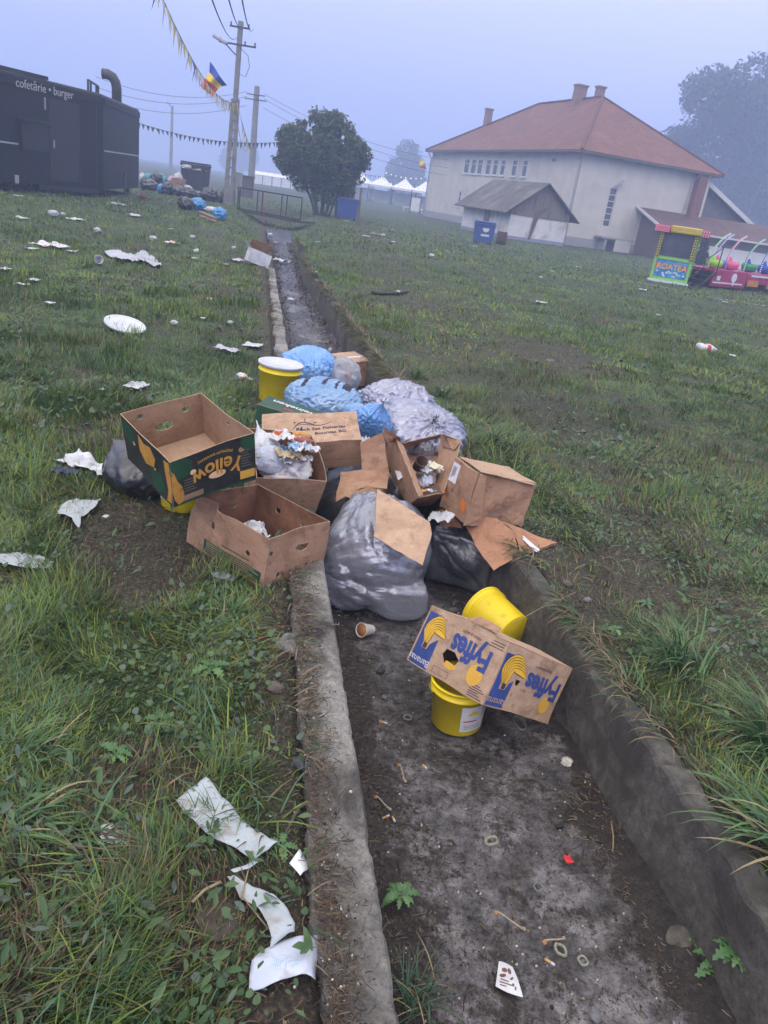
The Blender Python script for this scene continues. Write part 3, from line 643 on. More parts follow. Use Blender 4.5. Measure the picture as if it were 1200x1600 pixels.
Fc = [(i*5+k, i*5+(k+1) % 5, (i+1)*5+(k+1) % 5, (i+1)*5+k) for i in range(3) for k in range(5)]+[(0, 4, 3, 2, 1), (15, 16, 17, 18, 19)]
mesh('body', V, Fc, M_black, tr)
def onface(dirv, s, z, off=.02):
    n = Vector((dirv.y, -dirv.x)) if dirv is tb else Vector((-dirv.y, dirv.x))
    p = TC+dirv*s+n*off; return Vector((p.x-TC.x, p.y-TC.y, z))
def strip_on(dirv, s0, s1, z0, z1, off=.02, th=.02, mt=None, name='trim', parent=tr):
    m_ = MB(); P_ = [onface(dirv, s, z, o_) for o_ in (off-th, off) for (s, z) in ((s0, z0), (s1, z0), (s1, z1), (s0, z1))]
    m_.add(P_, [(0, 1, 2, 3), (7, 6, 5, 4), (0, 4, 5, 1), (1, 5, 6, 2), (2, 6, 7, 3), (3, 7, 4, 0)]); return m_.build(name, mt, parent)
M_black2 = flat('black_satin', (.013, .013, .016), .5); M_alu = flat('aluminium_strip', (.42, .42, .44), .4, .4)
strip_on(ta, .06, 10.9, H1-.34, H1-.12, .05, .05, M_black, 'roof_rail'); strip_on(tb, .06, 6.7, H1-.34, H1-.12, .05, .05, M_black, 'roof_rail')
strip_on(tb, .12, 6.6, 1.62, 1.67, .02, .02, M_alu); strip_on(ta, 4.1, 10.5, 1.45, 1.5, .02, .02, M_alu)
strip_on(ta, 2.85, 2.9, 2.62, 2.98, .03, .03, M_alu)
d_ = strip_on(ta, 1.3, 2.7, .5, 3.0, .012, .012, M_black2, 'door'); strip_on(ta, 2.5, 2.56, 1.5, 1.75, .05, .04, M_alu, 'handle', d_)
strip_on(ta, 2.85, 4.0, 1.35, 2.2, .12, .12, M_black2, 'serving_hatch'); strip_on(ta, 2.8, 4.1, 2.2, 2.27, .28, .28, M_black2, 'hatch_canopy')
for s in (.35, 1.25): strip_on(ta, s, s+.03, .4, 3.1, .018, .018, flat('seam', (.045, .045, .05)), 'panel_seam')
strip_on(ta, 4.15, 4.3, .3, .55, .03, .1, M_alu, 'bracket')
strip_on(tb, 3.6, 4.0, .1, .95, .03, .03, M_black2, 'mudflap')
strip_on(ta, .15, 3.2, .16, .34, -.02, .3, M_black2, 'skirt')
m_ = MB()
for k in (1, 3.5, 6): q = onface(ta, k*1.5+1, .26, -.5); m_.tube([q-Vector((.25, .08, 0)), q+Vector((.2, .05, 0))], .30, 20)
m_.build('wheel', flat('tyre_rubber', (.02, .02, .02), .8), tr)
m_ = MB()
for s in (.9, 6.5, 10): q = onface(ta, s, .17, -.3); m_.box(q, (.12, .12, .4))
for s in (5.9,): q = onface(tb, s, .17, -.3); m_.box(q, (.12, .12, .4))
m_.build('support_leg', M_black2, tr)
q = onface(tb, 3.9, H1-.12, -.35)
m_ = MB(); m_.tube([q+Vector((0, 0, -.1)), q+Vector((0, 0, .62)), q+Vector((-.03, -.04, .82)), q+Vector((-.12, -.08, .98)), q+Vector((-.3, -.12, 1.06)), q+Vector((-.52, -.15, 1.06))], .19, 16); m_.build('exhaust_pipe', flat('dark_duct', (.05, .05, .055), .5, .3), tr, smooth=True)
m_ = MB(); q0 = onface(tb, .8, H1, -.7); q1 = onface(tb, 3.2, H1, -.9)
for q in (q0, q1, q0.lerp(q1, .25), q0.lerp(q1, .8)): m_.bar(q, q+Vector((0, 0, .42)), .06)
m_.bar(q0+Vector((0, 0, .42)), q1+Vector((0, 0, .42)), .06); m_.build('roof_frame', M_black2, tr)
m_ = MB(); q0 = onface(ta, 2.6, H1+.06, -.5); m_.bar(q0, onface(ta, 5.6, H1+.06, -.6), .9, .1); m_.build('roof_panel', M_black2, tr)
V, Fc = text_mesh('cofetărie • burger', .36, .004, 'LEFT', sx=.98)
x0 = Vector((*ta, 0)); nrm = Vector((-ta.y, ta.x, 0))
Mt = Matrix((-x0, Vector((0, 0, 1)), (-x0).cross(Vector((0, 0, 1))))).transposed().to_4x4(); Mt.translation = onface(ta, 4.15, 3.22, .056)
mesh('lettering', V, Fc, flat('sign_white', (.42, .42, .42)), tr, M=Mt)

# ------------------------------------------------------------------ trees
def leafcloud(lobes, n, size, seed, tint, gap=.35, gs=1.0, shell=.5):
    rs = np.random.RandomState(seed); P_ = []
    vol = np.array([a*b*c for (_, _, _, a, b, c) in lobes]); ks = rs.choice(len(lobes), n, p=vol/vol.sum())
    L_ = np.array(lobes)[ks]; d = rs.randn(n, 3); d /= np.linalg.norm(d, axis=1)[:, None]; r = rs.rand(n)**(shell*.6)
    r = r*(1+.22*(fnoise(d[:, 0]*2+ks, d[:, 1]*2+d[:, 2]*2, 2.3, seed, 3)-.5)*2)
    C_ = L_[:, :3]+d*r[:, None]*L_[:, 3:]
    g = fnoise(C_[:, 0]+C_[:, 2]*.6, C_[:, 1]+C_[:, 2]*.9, gs, seed+5, 3)*.5+fnoise(C_[:, 0]*1.2, C_[:, 2]*1.2, gs*1.4, seed+6, 3)*.5
    ok = g > gap; C_ = C_[ok]; m = len(C_); s = size*(.6+.9*rs.rand(m))
    a = rs.randn(m, 3); a /= np.linalg.norm(a, axis=1)[:, None]; b = np.cross(a, rs.randn(m, 3)); b /= np.linalg.norm(b, axis=1)[:, None]
    V = np.stack([C_-a*s[:, None], C_+b*s[:, None]*.45, C_+a*s[:, None], C_-b*s[:, None]*.45], 1).reshape(-1, 3)
    Q = (np.arange(m)*4)[:, None]+np.array([[0, 1, 2, 3]])
    cl = fnoise(C_[:, 0], C_[:, 1]+C_[:, 2], gs*1.5, seed+9, 2)
    c = np.array(tint)*(.55+.6*rs.rand(m, 1)+.6*(cl[:, None]-.3))
    return V, Q, np.zeros((0, 3), int), np.repeat(np.clip(c, .004, 1), 4, 0)
M_crown = leaf_mat('tree_leaves', .6, .15); M_bark = mat('bark', (.06, .05, .042), .9, (.12, .10, .085), 12, stretch=(3, 3, .6), bump=.5)
def tree(name, loc, lobes, stems, n, size, seed, tint, label, gap=.35, gs=1.0, group=None, cat='tree'):
    t = empty(name, loc, label=label, cat=cat, group=group)
    V, Q, T, C_ = leafcloud(lobes, n, size, seed, tint, gap, gs)
    o = big_mesh('crown', [(V, Q, T, C_)], M_crown); o.parent = t
    rs = random.Random(seed); m_ = MB()
    for (bx, by, r, tx, ty, tz) in stems:
        pts = [Vector((bx, by, -.05))]; k = 6
        for i in range(1, k+1):
            f_ = i/k; pts.append(Vector((bx+(tx-bx)*f_**1.2+rs.uniform(-1, 1)*tz*.02, by+(ty-by)*f_**1.2, tz*f_)))
        m_.tube(pts, [r*(1-.75*i/k) for i in range(k+1)], 8)
        for i in range(2, k):
            for q in range(3):
                a = rs.uniform(0, 2*PI); l_ = tz*rs.uniform(.15, .32)*(1-.1*i); d = Vector((math.cos(a), math.sin(a), .7))*l_
                m_.tube([pts[i], pts[i]+d*.5+Vector((0, 0, .05*l_)), pts[i]+d], [r*(.45-.05*i), r*.22, r*.08], 5)
    m_.build('trunk', M_bark, t, smooth=True); t.scale = (1, 1, .88) if name == 'bushy_tree' else (1, 1, 1); return t
tree('bushy_tree', (-6.0, 44.8, 0), [(0, 0, 3.6, 2.2, 2.0, 1.9), (-1.3, 0, 3.0, 1.3, 1.3, 1.3), (1.3, .2, 3.7, 1.2, 1.3, 1.1), (.1, 0, 4.9, 1.35, 1.3, 1.1), (1.0, 0, 2.4, 1.3, 1.2, 1.2), (-1.6, 0, 4.0, 1.0, 1, .9), (1.9, .2, 3.2, .7, .7, .6), (.4, 0, 1.5, .95, .8, 1.1), (-.7, 0, 2.0, 1.0, .9, .9)],
     [(0, 0, .13, -.9, 0, 3.4), (.22, .1, .12, 0.2, .1, 4.2), (.42, -.05, .1, 1.3, .1, 3.4), (.6, .1, .07, 1.7, 0, 2.8), (-.15, .1, .07, -1.5, .2, 3.0)], 56000, .085, 3, (.085, .12, .055), 'rounded bushy tree with several thin trunks beside the end of the channel', .415, 1.3)  # leaf tint lightened, so part of the haze sits in the colour
tree('rounded_tree', (aty(631, 290, 235).x, 235, 0), [(0, 0, 7.5, 5.5, 4, 6), (0, 0, 11.6, 3.6, 3, 4.3), (-1.3, 0, 5.0, 4.6, 4, 4), (1.6, 0, 5.0, 4.6, 4, 4)], [(0, 0, .5, 0, 0, 9)], 16000, .36, 4, (.04, .06, .04), 'tall rounded grey-green tree behind the white tents', .38, .42)
tree('distant_tree', (-88.3, 380, 0), [(0, 0, 8.5, 8.2, 5, 5.7), (2.8, 0, 7.2, 5.7, 5, 5.3), (-2.8, 0, 5.7, 6.6, 5, 5.7)], [(0, 0, .5, 0, 0, 9)], 9000, .57, 5, (.04, .06, .04), 'faint fogged tree far behind the two utility poles', .36, .33)
def big_tree(x, y, h, wd, seed, label):
    rs = random.Random(seed); lb = []
    for k in range(16):
        a = rs.uniform(0, 2*PI); f_ = rs.uniform(.25, .9); rr = wd*(.62-.45*abs(f_-.55))*rs.uniform(.35, 1)
        lb.append((math.cos(a)*rr, math.sin(a)*rr*.7, h*f_, wd*rs.uniform(.24, .36), wd*rs.uniform(.24, .34), h*rs.uniform(.09, .14)))
    lb.append((0, 0, h*.55, wd*.5, wd*.4, h*.3)); lb.append((0, 0, h*.22, wd*.45, wd*.4, h*.2))
    tree('tall_tree', (x, y, 0), lb, [(0, 0, .5, 0, 0, h*.8), (.5, 0, .35, wd*.3, 0, h*.7), (-.5, 0, .35, -wd*.25, 0, h*.7)], 52000, .42, seed, (.035, .05, .03), label, .40, .25, group='tall trees behind the hall')
big_tree(49.5, 150, 33, 19, 21, 'tall dense tree behind the hall, the left one of the fogged group')
big_tree(64, 154, 37, 19, 22, 'tallest fogged tree behind the hall, in the middle of the group')
big_tree(81, 156, 33, 19, 23, 'fogged tree at the right edge, behind the hall and right of the tallest tree')
big_tree(66.0, 168, 17.0, 22.0, 24, 'lower fogged tree filling the gap beneath the tall trees behind the hall')

# ------------------------------------------------------------------ poles and wires
M_cpole = mat('pole_concrete', (.17, .165, .16), .9, (.25, .245, .24), 3)
M_dmetal = flat('dark_metal', (.05, .05, .055), .5, .5)
up1 = empty('utility_pole', (-10.03, 41.2, 0), rot=(0, math.radians(.9), 0), label='near concrete utility pole with slotted lower half, crossarms and a street lamp', cat='utility pole')
up1.scale = (1, 1, .885); m_ = MB(); Hh = 9.05
for sx in (-1, 1): m_.bar((sx*.17, 0, 0), (sx*.10, 0, 5.4), .075, .2)
for k in range(10): z = 1.0+k*.48; m_.box((0, 0, z), (.3-.013*k, .16, .09))
m_.box((0, 0, .5), (.42, .24, 1.02)); m_.bar((0, 0, 5.3), (0, 0, Hh), .22, .2); m_.build('post', M_cpole, up1)
for (z, l, dx) in ((8.75, .95, 0), (7.95, 1.75, -.05)):
    m_ = MB(); m_.box((dx, -.13, z), (l, .07, .08)); ca = m_.build('crossarm', M_dmetal, up1)
    for x_ in (dx-l/2+.06, dx+l/2-.06)+((dx+.35,) if l > 1 else ()):
        s_ = MB(); s_.lathe([(.02, 0), (.045, .04), (.03, .08), (.045, .12), (.02, .17)], 8, Matrix.Translation((x_, -.13, z+.04))); s_.build('insulator', M_dmetal, ca)
m_ = MB(); m_.bar((-.1, -.12, 7.45), (-.55, -.3, 7.85), .05); la = m_.build('lamp_arm', M_dmetal, up1)
m_ = MB(); m_.bevbox((-.80, -.40, 8.0), (.75, .26, .17), .05, R=Matrix.Rotation(math.radians(22), 3, 'Y')); m_.build('lamp_head', M_pipe, la)
m_ = MB(); m_.tube([(.1, -.14, 7.8), (.5, -.2, 7.5), (.6, -.2, 7.0), (.45, -.2, 6.5), (.1, -.14, 6.6)], .015, 5); m_.build('cable_loop', M_dmetal, up1)
up2 = empty('utility_pole', (-15.22, 70, 0), label='plain concrete utility pole standing beyond the near slotted pole', cat='utility pole')
m_ = MB(); m_.tube([(0, 0, 0), (0, 0, 8.1)], [.30, .22], 12); m_.build('post', M_cpole, up2)
m_ = MB(); m_.box((0, -.25, 7.45), (1.5, .06, .08)); m_.box((0, -.25, 7.1), (1.8, .06, .08)); m_.build('crossarm', M_dmetal, up2)
q = aty(267, 250, 140); up3 = empty('utility_pole', (q.x, 140, 0), label='thin faint pole far away on the grassy horizon, right of the trailer', cat='utility pole')
m_ = MB(); m_.tube([(0, 0, 0), (0, 0, 9.9)], [.3, .2], 8); m_.build('post', M_cpole, up3)
m_ = MB(); m_.bar((0, 0, 9.6), (-.9, 0, 10.4), .1); m_.build('crossarm', M_dmetal, up3)
def cable(name, a, b, sag, r, label, cat='wire', group=None, n=24, mt=None):
    a = Vector(a); b = Vector(b); m_ = MB(); m_.tube([a.lerp(b, i/n)-Vector((0, 0, 4*sag*(i/n)*(1-i/n))) for i in range(n+1)], r, 4)
    o = m_.build(name, mt or M_dmetal); return tag(o, label, cat, group)
pw = {'a': aty(372, 55, 41), 'b': aty(381, 38, 41), 'c': aty(396, 44, 41), 'd': aty(404, 66, 41)}
cable('power_line', pw['a'], aty(325, -18, 12), .35, .012, 'leftmost thin wire running up from the lamp side of the near utility pole', group='wires')
cable('power_line', pw['b'], aty(352, -22, 12), .3, .012, 'thin wire rising from the left end of the top crossarm of the near pole', group='wires')
cable('power_line', pw['c'], aty(374, -25, 12), .3, .012, 'thin wire rising from the right end of the top crossarm of the near pole', group='wires')
for k, (z, dz) in enumerate(((7.6, 0), (7.25, 0), (6.6, -.2))):
    cable('power_line', Vector((-15.22+.7, 69.7, z)), aty(700, 250+k*12, 78), .8, .015, ['highest', 'middle', 'lowest'][k]+' faint wire running right from the far concrete pole towards the hall', group='wires')
    cable('power_line', Vector((-15.22-.7, 69.7, z)), aty(150, 120+k*16, 60), .8, .015, ['highest', 'middle', 'lowest'][k]+' faint wire running left from the far concrete pole behind the trailer', group='wires')
# bunting
PEN = [flat('pennant_yellow', (.55, .48, .10)), flat('pennant_white', (.6, .58, .5)), flat('pennant_blue', (.05, .09, .22)), flat('pennant_cream', (.5, .46, .25))]
def bunting(a, b, sag, n, sz, label, seed, dark=False):
    rs = random.Random(seed); a = Vector(a); b = Vector(b)
    c = lambda t: a.lerp(b, t)-Vector((0, 0, 4*sag*t*(1-t)))
    root = empty('bunting', a, label=label, cat='bunting'); m_ = MB(); m_.tube([c(i/30)-a for i in range(31)], .012, 4); m_.build('string', M_dmetal, root)
    ax = (b-a).normalized()
    for i in range(n):
        t = (i+.5)/n; p = c(t)-a; sw = rs.uniform(-.5, .5); w_ = sz*rs.uniform(.5, .75); dr = Vector((rs.uniform(-.25, .35), sw*.4, -1)).normalized()*sz*rs.uniform(.8, 1.2)
        th = ax.cross(dr).normalized()*.002
        V = [p-ax*w_/2-th, p+ax*w_/2-th, p+dr-th, p-ax*w_/2+th, p+ax*w_/2+th, p+dr+th]
        o = mesh('pennant', V, [(0, 1, 2), (3, 5, 4), (0, 2, 5, 3), (1, 4, 5, 2), (0, 3, 4, 1)], M_dmetal if dark else PEN[rs.choice([0, 0, 1, 2, 3])], root)
    return root
bp_ = aty(371, 160, 41.0)
bunting(bp_, aty(236, -45, 19), .75, 96, .42, 'string of yellow, white and blue pennants from the near pole to the top left', 5)
bunting(bp_-Vector((0, 0, .1)), bp_+Vector((.35, 2.0, -1.9)), .1, 8, .4, 'loose torn end of pennant string dangling down the near utility pole', 6)
bunting(aty(371, 190, 41), Vector((-15.0, 69, 5.2)), 1.6, 12, .45, 'short slack pennant string between the near and far concrete poles', 7)
bunting(aty(437, 222, 62), aty(205, 188, 55), .5, 34, .38, 'thin line of tiny dark pennants behind the trailer, left of the poles', 8, True)
bunting(aty(437, 222, 62), aty(625, 276, 90), .7, 40, .38, 'thin line of tiny dark pennants right of the poles, above the white tents', 9, True)
# flags
def flag(name, px4, y, cols, label, n=6):
    root = empty(name, aty(*px4[0][0], y), label=label, cat='flag'); o0 = Vector(root.location)
    for k, c in enumerate(cols):
        (a0, b0), (a1, b1) = px4[k], px4[k+1]; V = []
        A0, B0, A1, B1 = [aty(*p, y)-o0 for p in (a0, b0, a1, b1)]
        for i in range(n+1):
            t = i/n; rip = Vector((0, .12*math.sin(t*7+k), 0)); rip2 = Vector((0, .12*math.sin(t*7+k+1), 0))
            V += [A0.lerp(B0, t)+rip, A1.lerp(B1, t)+rip2]
        V += [v+Vector((0, .006, 0)) for v in V]; h = 2*(n+1)
        Fc = [(2*i, 2*i+2, 2*i+3, 2*i+1) for i in range(n)]+[(h+2*i, h+2*i+1, h+2*i+3, h+2*i+2) for i in range(n)]
        mesh('stripe', V, Fc, c, root, smooth=True)
FB, FY, FR = flat('flag_blue', (.03, .07, .42)), flat('flag_yellow', (.72, .55, .03)), flat('flag_red', (.52, .03, .035))
flag('flag', [((328, 96), (354, 133)), ((326, 112), (346, 134)), ((320, 121), (340, 139)), ((312, 133), (332, 152))], 34, [FB, FY, FR], 'blue, yellow and red flag hanging from the pennant string beside the near pole')
flag('flag', [((661, 247), (663, 263)), ((655, 252), (656, 262))][::-1], 76, [FY], 'small yellow and red flag hanging beside the left corner of the hall')
rt = [o for o in bpy.data.objects if o.name.startswith('flag') and o.type == 'EMPTY'][-1]; o0 = Vector(rt.location)
V = [aty(*p, 76)-o0 for p in ((655, 257), (664, 258), (667, 265), (656, 262))]; V += [v+Vector((0, .006, 0)) for v in V]; mesh('stripe', V, [(0, 1, 2, 3), (7, 6, 5, 4)], FR, rt)

# ------------------------------------------------------------------ white tents beyond the field
M_canvas = mat('white_canvas', (.72, .73, .76), .8, (.80, .80, .82), 2)
M_canvas_in = flat('canvas_shade', (.5, .5, .52))
tp = [(565, 283, 128), (597, 287, 126), (632, 293, 124), (663, 301, 122)]
for k, (px, py, yy) in enumerate(tp):
    q = aty(px, py, yy); t = empty('pavilion_tent', (q.x, yy, 0), label=['first', 'second', 'third', 'fourth'][k]+' white peaked tent of the row beyond the field, counted from the tree', cat='tent', group='white tents')
    ht = 3.9; e = 2.5; w_ = 1.9
    m_ = MB(); P_ = [(-w_, -w_, e), (w_, -w_, e), (w_, w_, e), (-w_, w_, e)]; md = [(-w_*.45, -w_*.45, e+.65), (w_*.45, -w_*.45, e+.65), (w_*.45, w_*.45, e+.65), (-w_*.45, w_*.45, e+.65)]
    low = [(a, b, e-.3) for a, b, _ in P_]
    m_.add(P_+md+[(0, 0, ht)]+low, [(0, 1, 5, 4), (1, 2, 6, 5), (2, 3, 7, 6), (3, 0, 4, 7), (4, 5, 8), (5, 6, 8), (6, 7, 8), (7, 4, 8), (9, 10, 1, 0), (10, 11, 2, 1), (11, 12, 3, 2), (12, 9, 0, 3)]); m_.build('canopy', M_canvas, t)
    for sx in (-1, 1):
        for sy in (-1, 1): m_ = MB(); m_.box((sx*(w_-.06), sy*(w_-.06), e/2), (.12, .12, e)); m_.build('leg', M_dmetal, t)
    m_ = MB(); m_.box((0, w_-.1, 1.1), (2*w_-.2, .04, 1.5)); m_.build('back_sheet', M_canvas, t)
q = aty(560, 285, 110)
def longtent(pa, pb, y, label):
    a = aty(*pa, y); b = aty(*pb, y); t = empty('long_tent', (a.x, y, 0), label=label, cat='tent'); l_ = b.x-a.x; e = a.z
    m_ = MB(); m_.add([(0, -1.5, 1.5), (l_, -1.5, 1.5), (l_, 1.5, 1.5), (0, 1.5, 1.5), (0, 0, 2.0), (l_, 0, 2.0)], [(0, 1, 5, 4), (2, 3, 4, 5), (0, 4, 3), (1, 2, 5)]); m_.build('canopy', M_canvas, t)
    m_ = MB(); m_.box((l_/2, -1.4, .75), (l_, .04, 1.4)); m_.build('side_sheet', M_canvas, t)
    m_ = MB()
    for k in range(6): m_.box((l_*k/5, -1.46, .75), (.1, .06, 1.5))
    m_.build('leg', M_dmetal, t)
longtent((398, 287), (470, 300), 140, 'long low white tent behind the bushy tree, left of its crown')
bc = aty(648, 312, 78.0)
m_ = MB(); m_.box((0, 0, .9), (.9, .06, 1.3)); t = empty('white_board', (bc.x, 86, 0), label='white notice board on two dark legs left of the hall corner', cat='board'); m_.build('panel', M_canvas, t)
for s in (-.5, .5): m_ = MB(); m_.box((s, 0, .9), (.08, .08, 1.8)); m_.build('leg', M_dmetal, t)
for k, (px, py) in enumerate(((638, 326), (652, 330), (657, 335))):
    q = at(px, py); yy = min(q.y, 92); q = aty(px, py, yy); t = empty('white_bench', (q.x, yy, 0), label=['left', 'middle', 'right'][k]+' one of three low white benches at the foot of the hall corner', cat='bench', group='white benches')
    m_ = MB(); m_.box((0, 0, .45), (1.3, .35, .06)); m_.build('seat', M_canvas, t); m_ = MB(); m_.box((-.5, 0, .21), (.06, .3, .42)); m_.box((.5, 0, .21), (.06, .3, .42)); m_.build('leg', M_canvas, t)
# string of bulbs over the tents
bl = empty('string_lights', aty(600, 262, 118), label='strings of small warm bulbs hanging in front of the rounded tree above the tents', cat='string lights'); o0 = Vector(bl.location)
M_bulb = mat('bulb_glow', (.8, .75, .6), .5, emis=((1, .9, .6), .9))
for r_ in range(2):
    a = aty(600, 268+r_*14, 118); b = aty(662, 278+r_*16, 118); m_ = MB(); m_.tube([a.lerp(b, i/10)-Vector((0, 0, 1.2*(i/10)*(1-i/10)))-o0 for i in range(11)], .012, 3); m_.build('string', M_dmetal, bl)
    for i in range(8):
        t = (i+.5)/8; p = a.lerp(b, t)-Vector((0, 0, 1.2*t*(1-t)))-o0; m_ = MB(); m_.lathe([(.0, -.14), (.07, -.11), (.09, -.05), (.05, 0)], 6, Matrix.Translation(p)); m_.build('bulb', M_bulb, bl)

# ------------------------------------------------------------------ bins, cabinets, bridge
def wheelie(name, loc, rz, col, label, w_=1.2, d_=.9, h=1.15, emblem=False, lid_open=False, mtn=None):
    t = empty(name, loc, (0, 0, rz), label, 'bin'); M_ = mat(mtn, col, .5, tuple(c*1.25 for c in col), 4)
    m_ = MB(); m_.add([(-w_*.45, -d_*.42, .12), (w_*.45, -d_*.42, .12), (w_*.45, d_*.42, .12), (-w_*.45, d_*.42, .12), (-w_/2, -d_/2, h), (w_/2, -d_/2, h), (w_/2, d_/2, h), (-w_/2, d_/2, h)], [(0, 3, 2, 1), (0, 1, 5, 4), (1, 2, 6, 5), (2, 3, 7, 6), (3, 0, 4, 7)])
    m_.build('tub', M_, t)
    m_ = MB(); m_.bevbox((0, 0, h+.0), (w_*1.06, d_*1.06, .07), .02); m_.build('rim', M_, t)
    m_ = MB()
    if not lid_open:
        m_.bevbox((0, 0, h+.09), (w_*1.02, d_*1.02, .1), .04)
    else: m_.bevbox((0, d_*.55, h+.42), (w_, .1, .8), .03)
    m_.build('lid', M_, t)
    for sx in (-1, 1):
        for sy in (-1, 1): m_ = MB(); m_.tube([(sx*w_*.38-.03, sy*d_*.33, .08), (sx*w_*.38+.03, sy*d_*.33, .08)], .08, 12); m_.build('wheel', M_dmetal, t)
    if emblem:
        m_ = MB(); m_.lathe([(0, 0), (.16, 0), (.16, .006), (0, .006)], 16, Matrix.Translation((0, -d_*.475, .72)) @ Matrix.Rotation(PI/2, 4, 'X')); m_.box((0, -d_*.455, .42), (.4, .01, .09)); m_.build('emblem', M_frame, t)
    return t
wheelie('waste_container', (2.75, 39.0, 0), math.radians(10), (.035, .075, .25), 'blue wheeled waste container with white emblem in front of the shed', .88, .7, .9, True, mtn='blue_plastic')
wheelie('waste_container', (-4.35, 44.3, 0), math.radians(8), (.025, .055, .22), 'blue waste container standing right of the bushy tree trunks', 1.1, .8, .95, mtn='blue_plastic_dull')
wheelie('waste_container', (-13.0, 45.6, 0), math.radians(-5), (.02, .022, .028), 'black waste container overfilled with bags among the heap near the trailer', 1.35, 1.0, 1.6, mtn='black_plastic')
q = at(782.5, 378.5); m_ = MB(); m_.lathe([(.26, 0), (.27, .3), (.26, .6), (.26, .62), (.23, .62), (.22, .3)], 20); o = m_.build('barrel', mat('rusty_drum', (.07, .045, .035), .8, (.11, .065, .045), 8), loc=(q.x*.93, q.y*.93, 0), smooth=True); tag(o, 'small rusty brown barrel between the blue container and the shed wall', 'barrel')
M_booth = mat('brown_booth', (.075, .06, .058), .8, (.11, .09, .085), 2)
bt = empty('wooden_booth', (-4.9, 48.2, 0), label='tall brown booth with flared top behind the blue container by the tree', cat='booth')
m_ = MB(); m_.box((0, 0, 1.0), (1.0, .9, 2.0)); m_.build('cabin', M_booth, bt)
m_ = MB(); m_.add([(-.5, -.45, 2.0), (.5, -.45, 2.0), (.5, .45, 2.0), (-.5, .45, 2.0), (-.75, -.6, 2.5), (.75, -.6, 2.5), (.75, .6, 2.5), (-.75, .6, 2.5)], [(0, 1, 5, 4), (1, 2, 6, 5), (2, 3, 7, 6), (3, 0, 4, 7), (0, 3, 2, 1), (4, 5, 6, 7)]); m_.build('flared_eave', M_booth, bt)
m_ = MB(); m_.box((.05, 0, 3.05), (1.25, 1.0, 1.1)); m_.build('top_box', mat('grey_panel', (.13, .13, .15), .7, (.17, .17, .19), 3), bt)
m_ = MB(); m_.box((0, 0, .85), (.12, .12, 1.7)); o = m_.build('short_post', M_oldwood, loc=(-3.7, 44.2, 0)); tag(o, 'short dark wooden post right of the blue container by the tree', 'post')
eb = empty('electrical_cabinet', (-9.78, 41.9, 0), label='pale grey metal cabinet fixed beside the foot of the near utility pole', cat='cabinet')
m_ = MB(); m_.bevbox((0, 0, 1.15), (.42, .3, .85), .02); m_.build('case', mat('cabinet_grey', (.33, .34, .34), .6, (.38, .39, .39), 5), eb); m_ = MB(); m_.bar((-.14, 0, 0), (-.14, 0, .73), .05); m_.bar((.14, 0, 0), (.14, 0, .73), .05); m_.build('leg', M_dmetal, eb)
eb = empty('dark_hut', (-12.9, 58, 0), label='small dark hut behind the pale cabinet and the near pole', cat='hut')
m_ = MB(); m_.box((0, 0, .65), (.8, .8, 1.3)); m_.build('cabin', M_booth, eb); m_ = MB(); m_.box((0, 0, 1.35), (.95, .95, .1)); m_.build('roof', M_dmetal, eb)
br = empty('footbridge', (-7.1, 36.4, 0), label='low dark footbridge with a thin metal railing across the end of the channel', cat='footbridge')
a = Vector((-8.72, 37.6, 0)); b = Vector((-5.41, 35.2, 0)); o0 = Vector(br.location); n_ = Vector((b.y-a.y, a.x-b.x, 0)).normalized(); n_ = -n_ if n_.y < 0 else n_
m_ = MB(); m_.bar(a-o0+n_*.4+Vector((0, 0, -.02)), b-o0+n_*.4+Vector((0, 0, -.02)), 1.0, .1, up=(0, 0, 1)); m_.build('deck', mat('dark_planks', (.05, .045, .04), .85, (.08, .07, .06), 8), br)
m_ = MB()
for h in (.95, .06): m_.bar(a-o0+Vector((0, 0, h)), b-o0+Vector((0, 0, h)), .05)
for t in (0, .03, .32, .4, .7, .78, 1.0): m_.bar(a.lerp(b, t)-o0, a.lerp(b, t)-o0+Vector((0, 0, .95)), .045)
m_.build('railing', M_dmetal, br)

# ------------------------------------------------------------------ ticket booth and train ride
kA = Vector((8.43, 30.09, 0)); kB = Vector((10.0, 31.07, 0)); ku = Vector((.93, -.36, 0)).normalized(); kv = Vector((-ku.y, ku.x, 0)); kw = 1.36
MK = Matrix(((ku.x, kv.x, 0, kA.x), (ku.y, kv.y, 0, kA.y), (0, 0, 1, -.02), (0, 0, 0, 1)))
kk = empty('ticket_booth', M=MK, label='small green and yellow fairground ticket booth with a blue front panel and lit sign', cat='ticket booth')
GR = flat('lime_green', (.23, .50, .10)); YE = flat('booth_yellow', (.72, .55, .08)); PK = flat('booth_pink', (.55, .05, .12)); BLU = mat('blue_artwork', (.02, .12, .42), .5, (.05, .38, .60), 5, stretch=(1, 1, 1)); WH = flat('booth_white', (.62, .65, .72))
kd = 1.0
m_ = MB(); m_.box((.06, .06, .9), (.1, .1, 1.8)); m_.box((kw-.06, .06, .9), (.1, .1, 1.8)); m_.box((.06, kd, .9), (.1, .1, 1.8)); m_.box((kw-.06, kd, .9), (.1, .1, 1.8)); m_.box((kw/2, .06, .86), (kw-.24, .12, .1)); m_.box((kw/2, .06, .14), (kw-.24, .12, .1)); m_.build('frame', GR, kk)
m_ = MB(); m_.box((kw/2, .05, .5), (kw-.24, .05, .6)); fpn = m_.build('front_panel', BLU, kk)
V, Fc = text_mesh('ROATEA', .3, .004, bold=.006); Mt = Matrix.Rotation(PI/2, 4, 'X'); Mt.translation = (kw/2, .015, .58); mesh('lettering', V, Fc, PK, fpn, M=Mt)
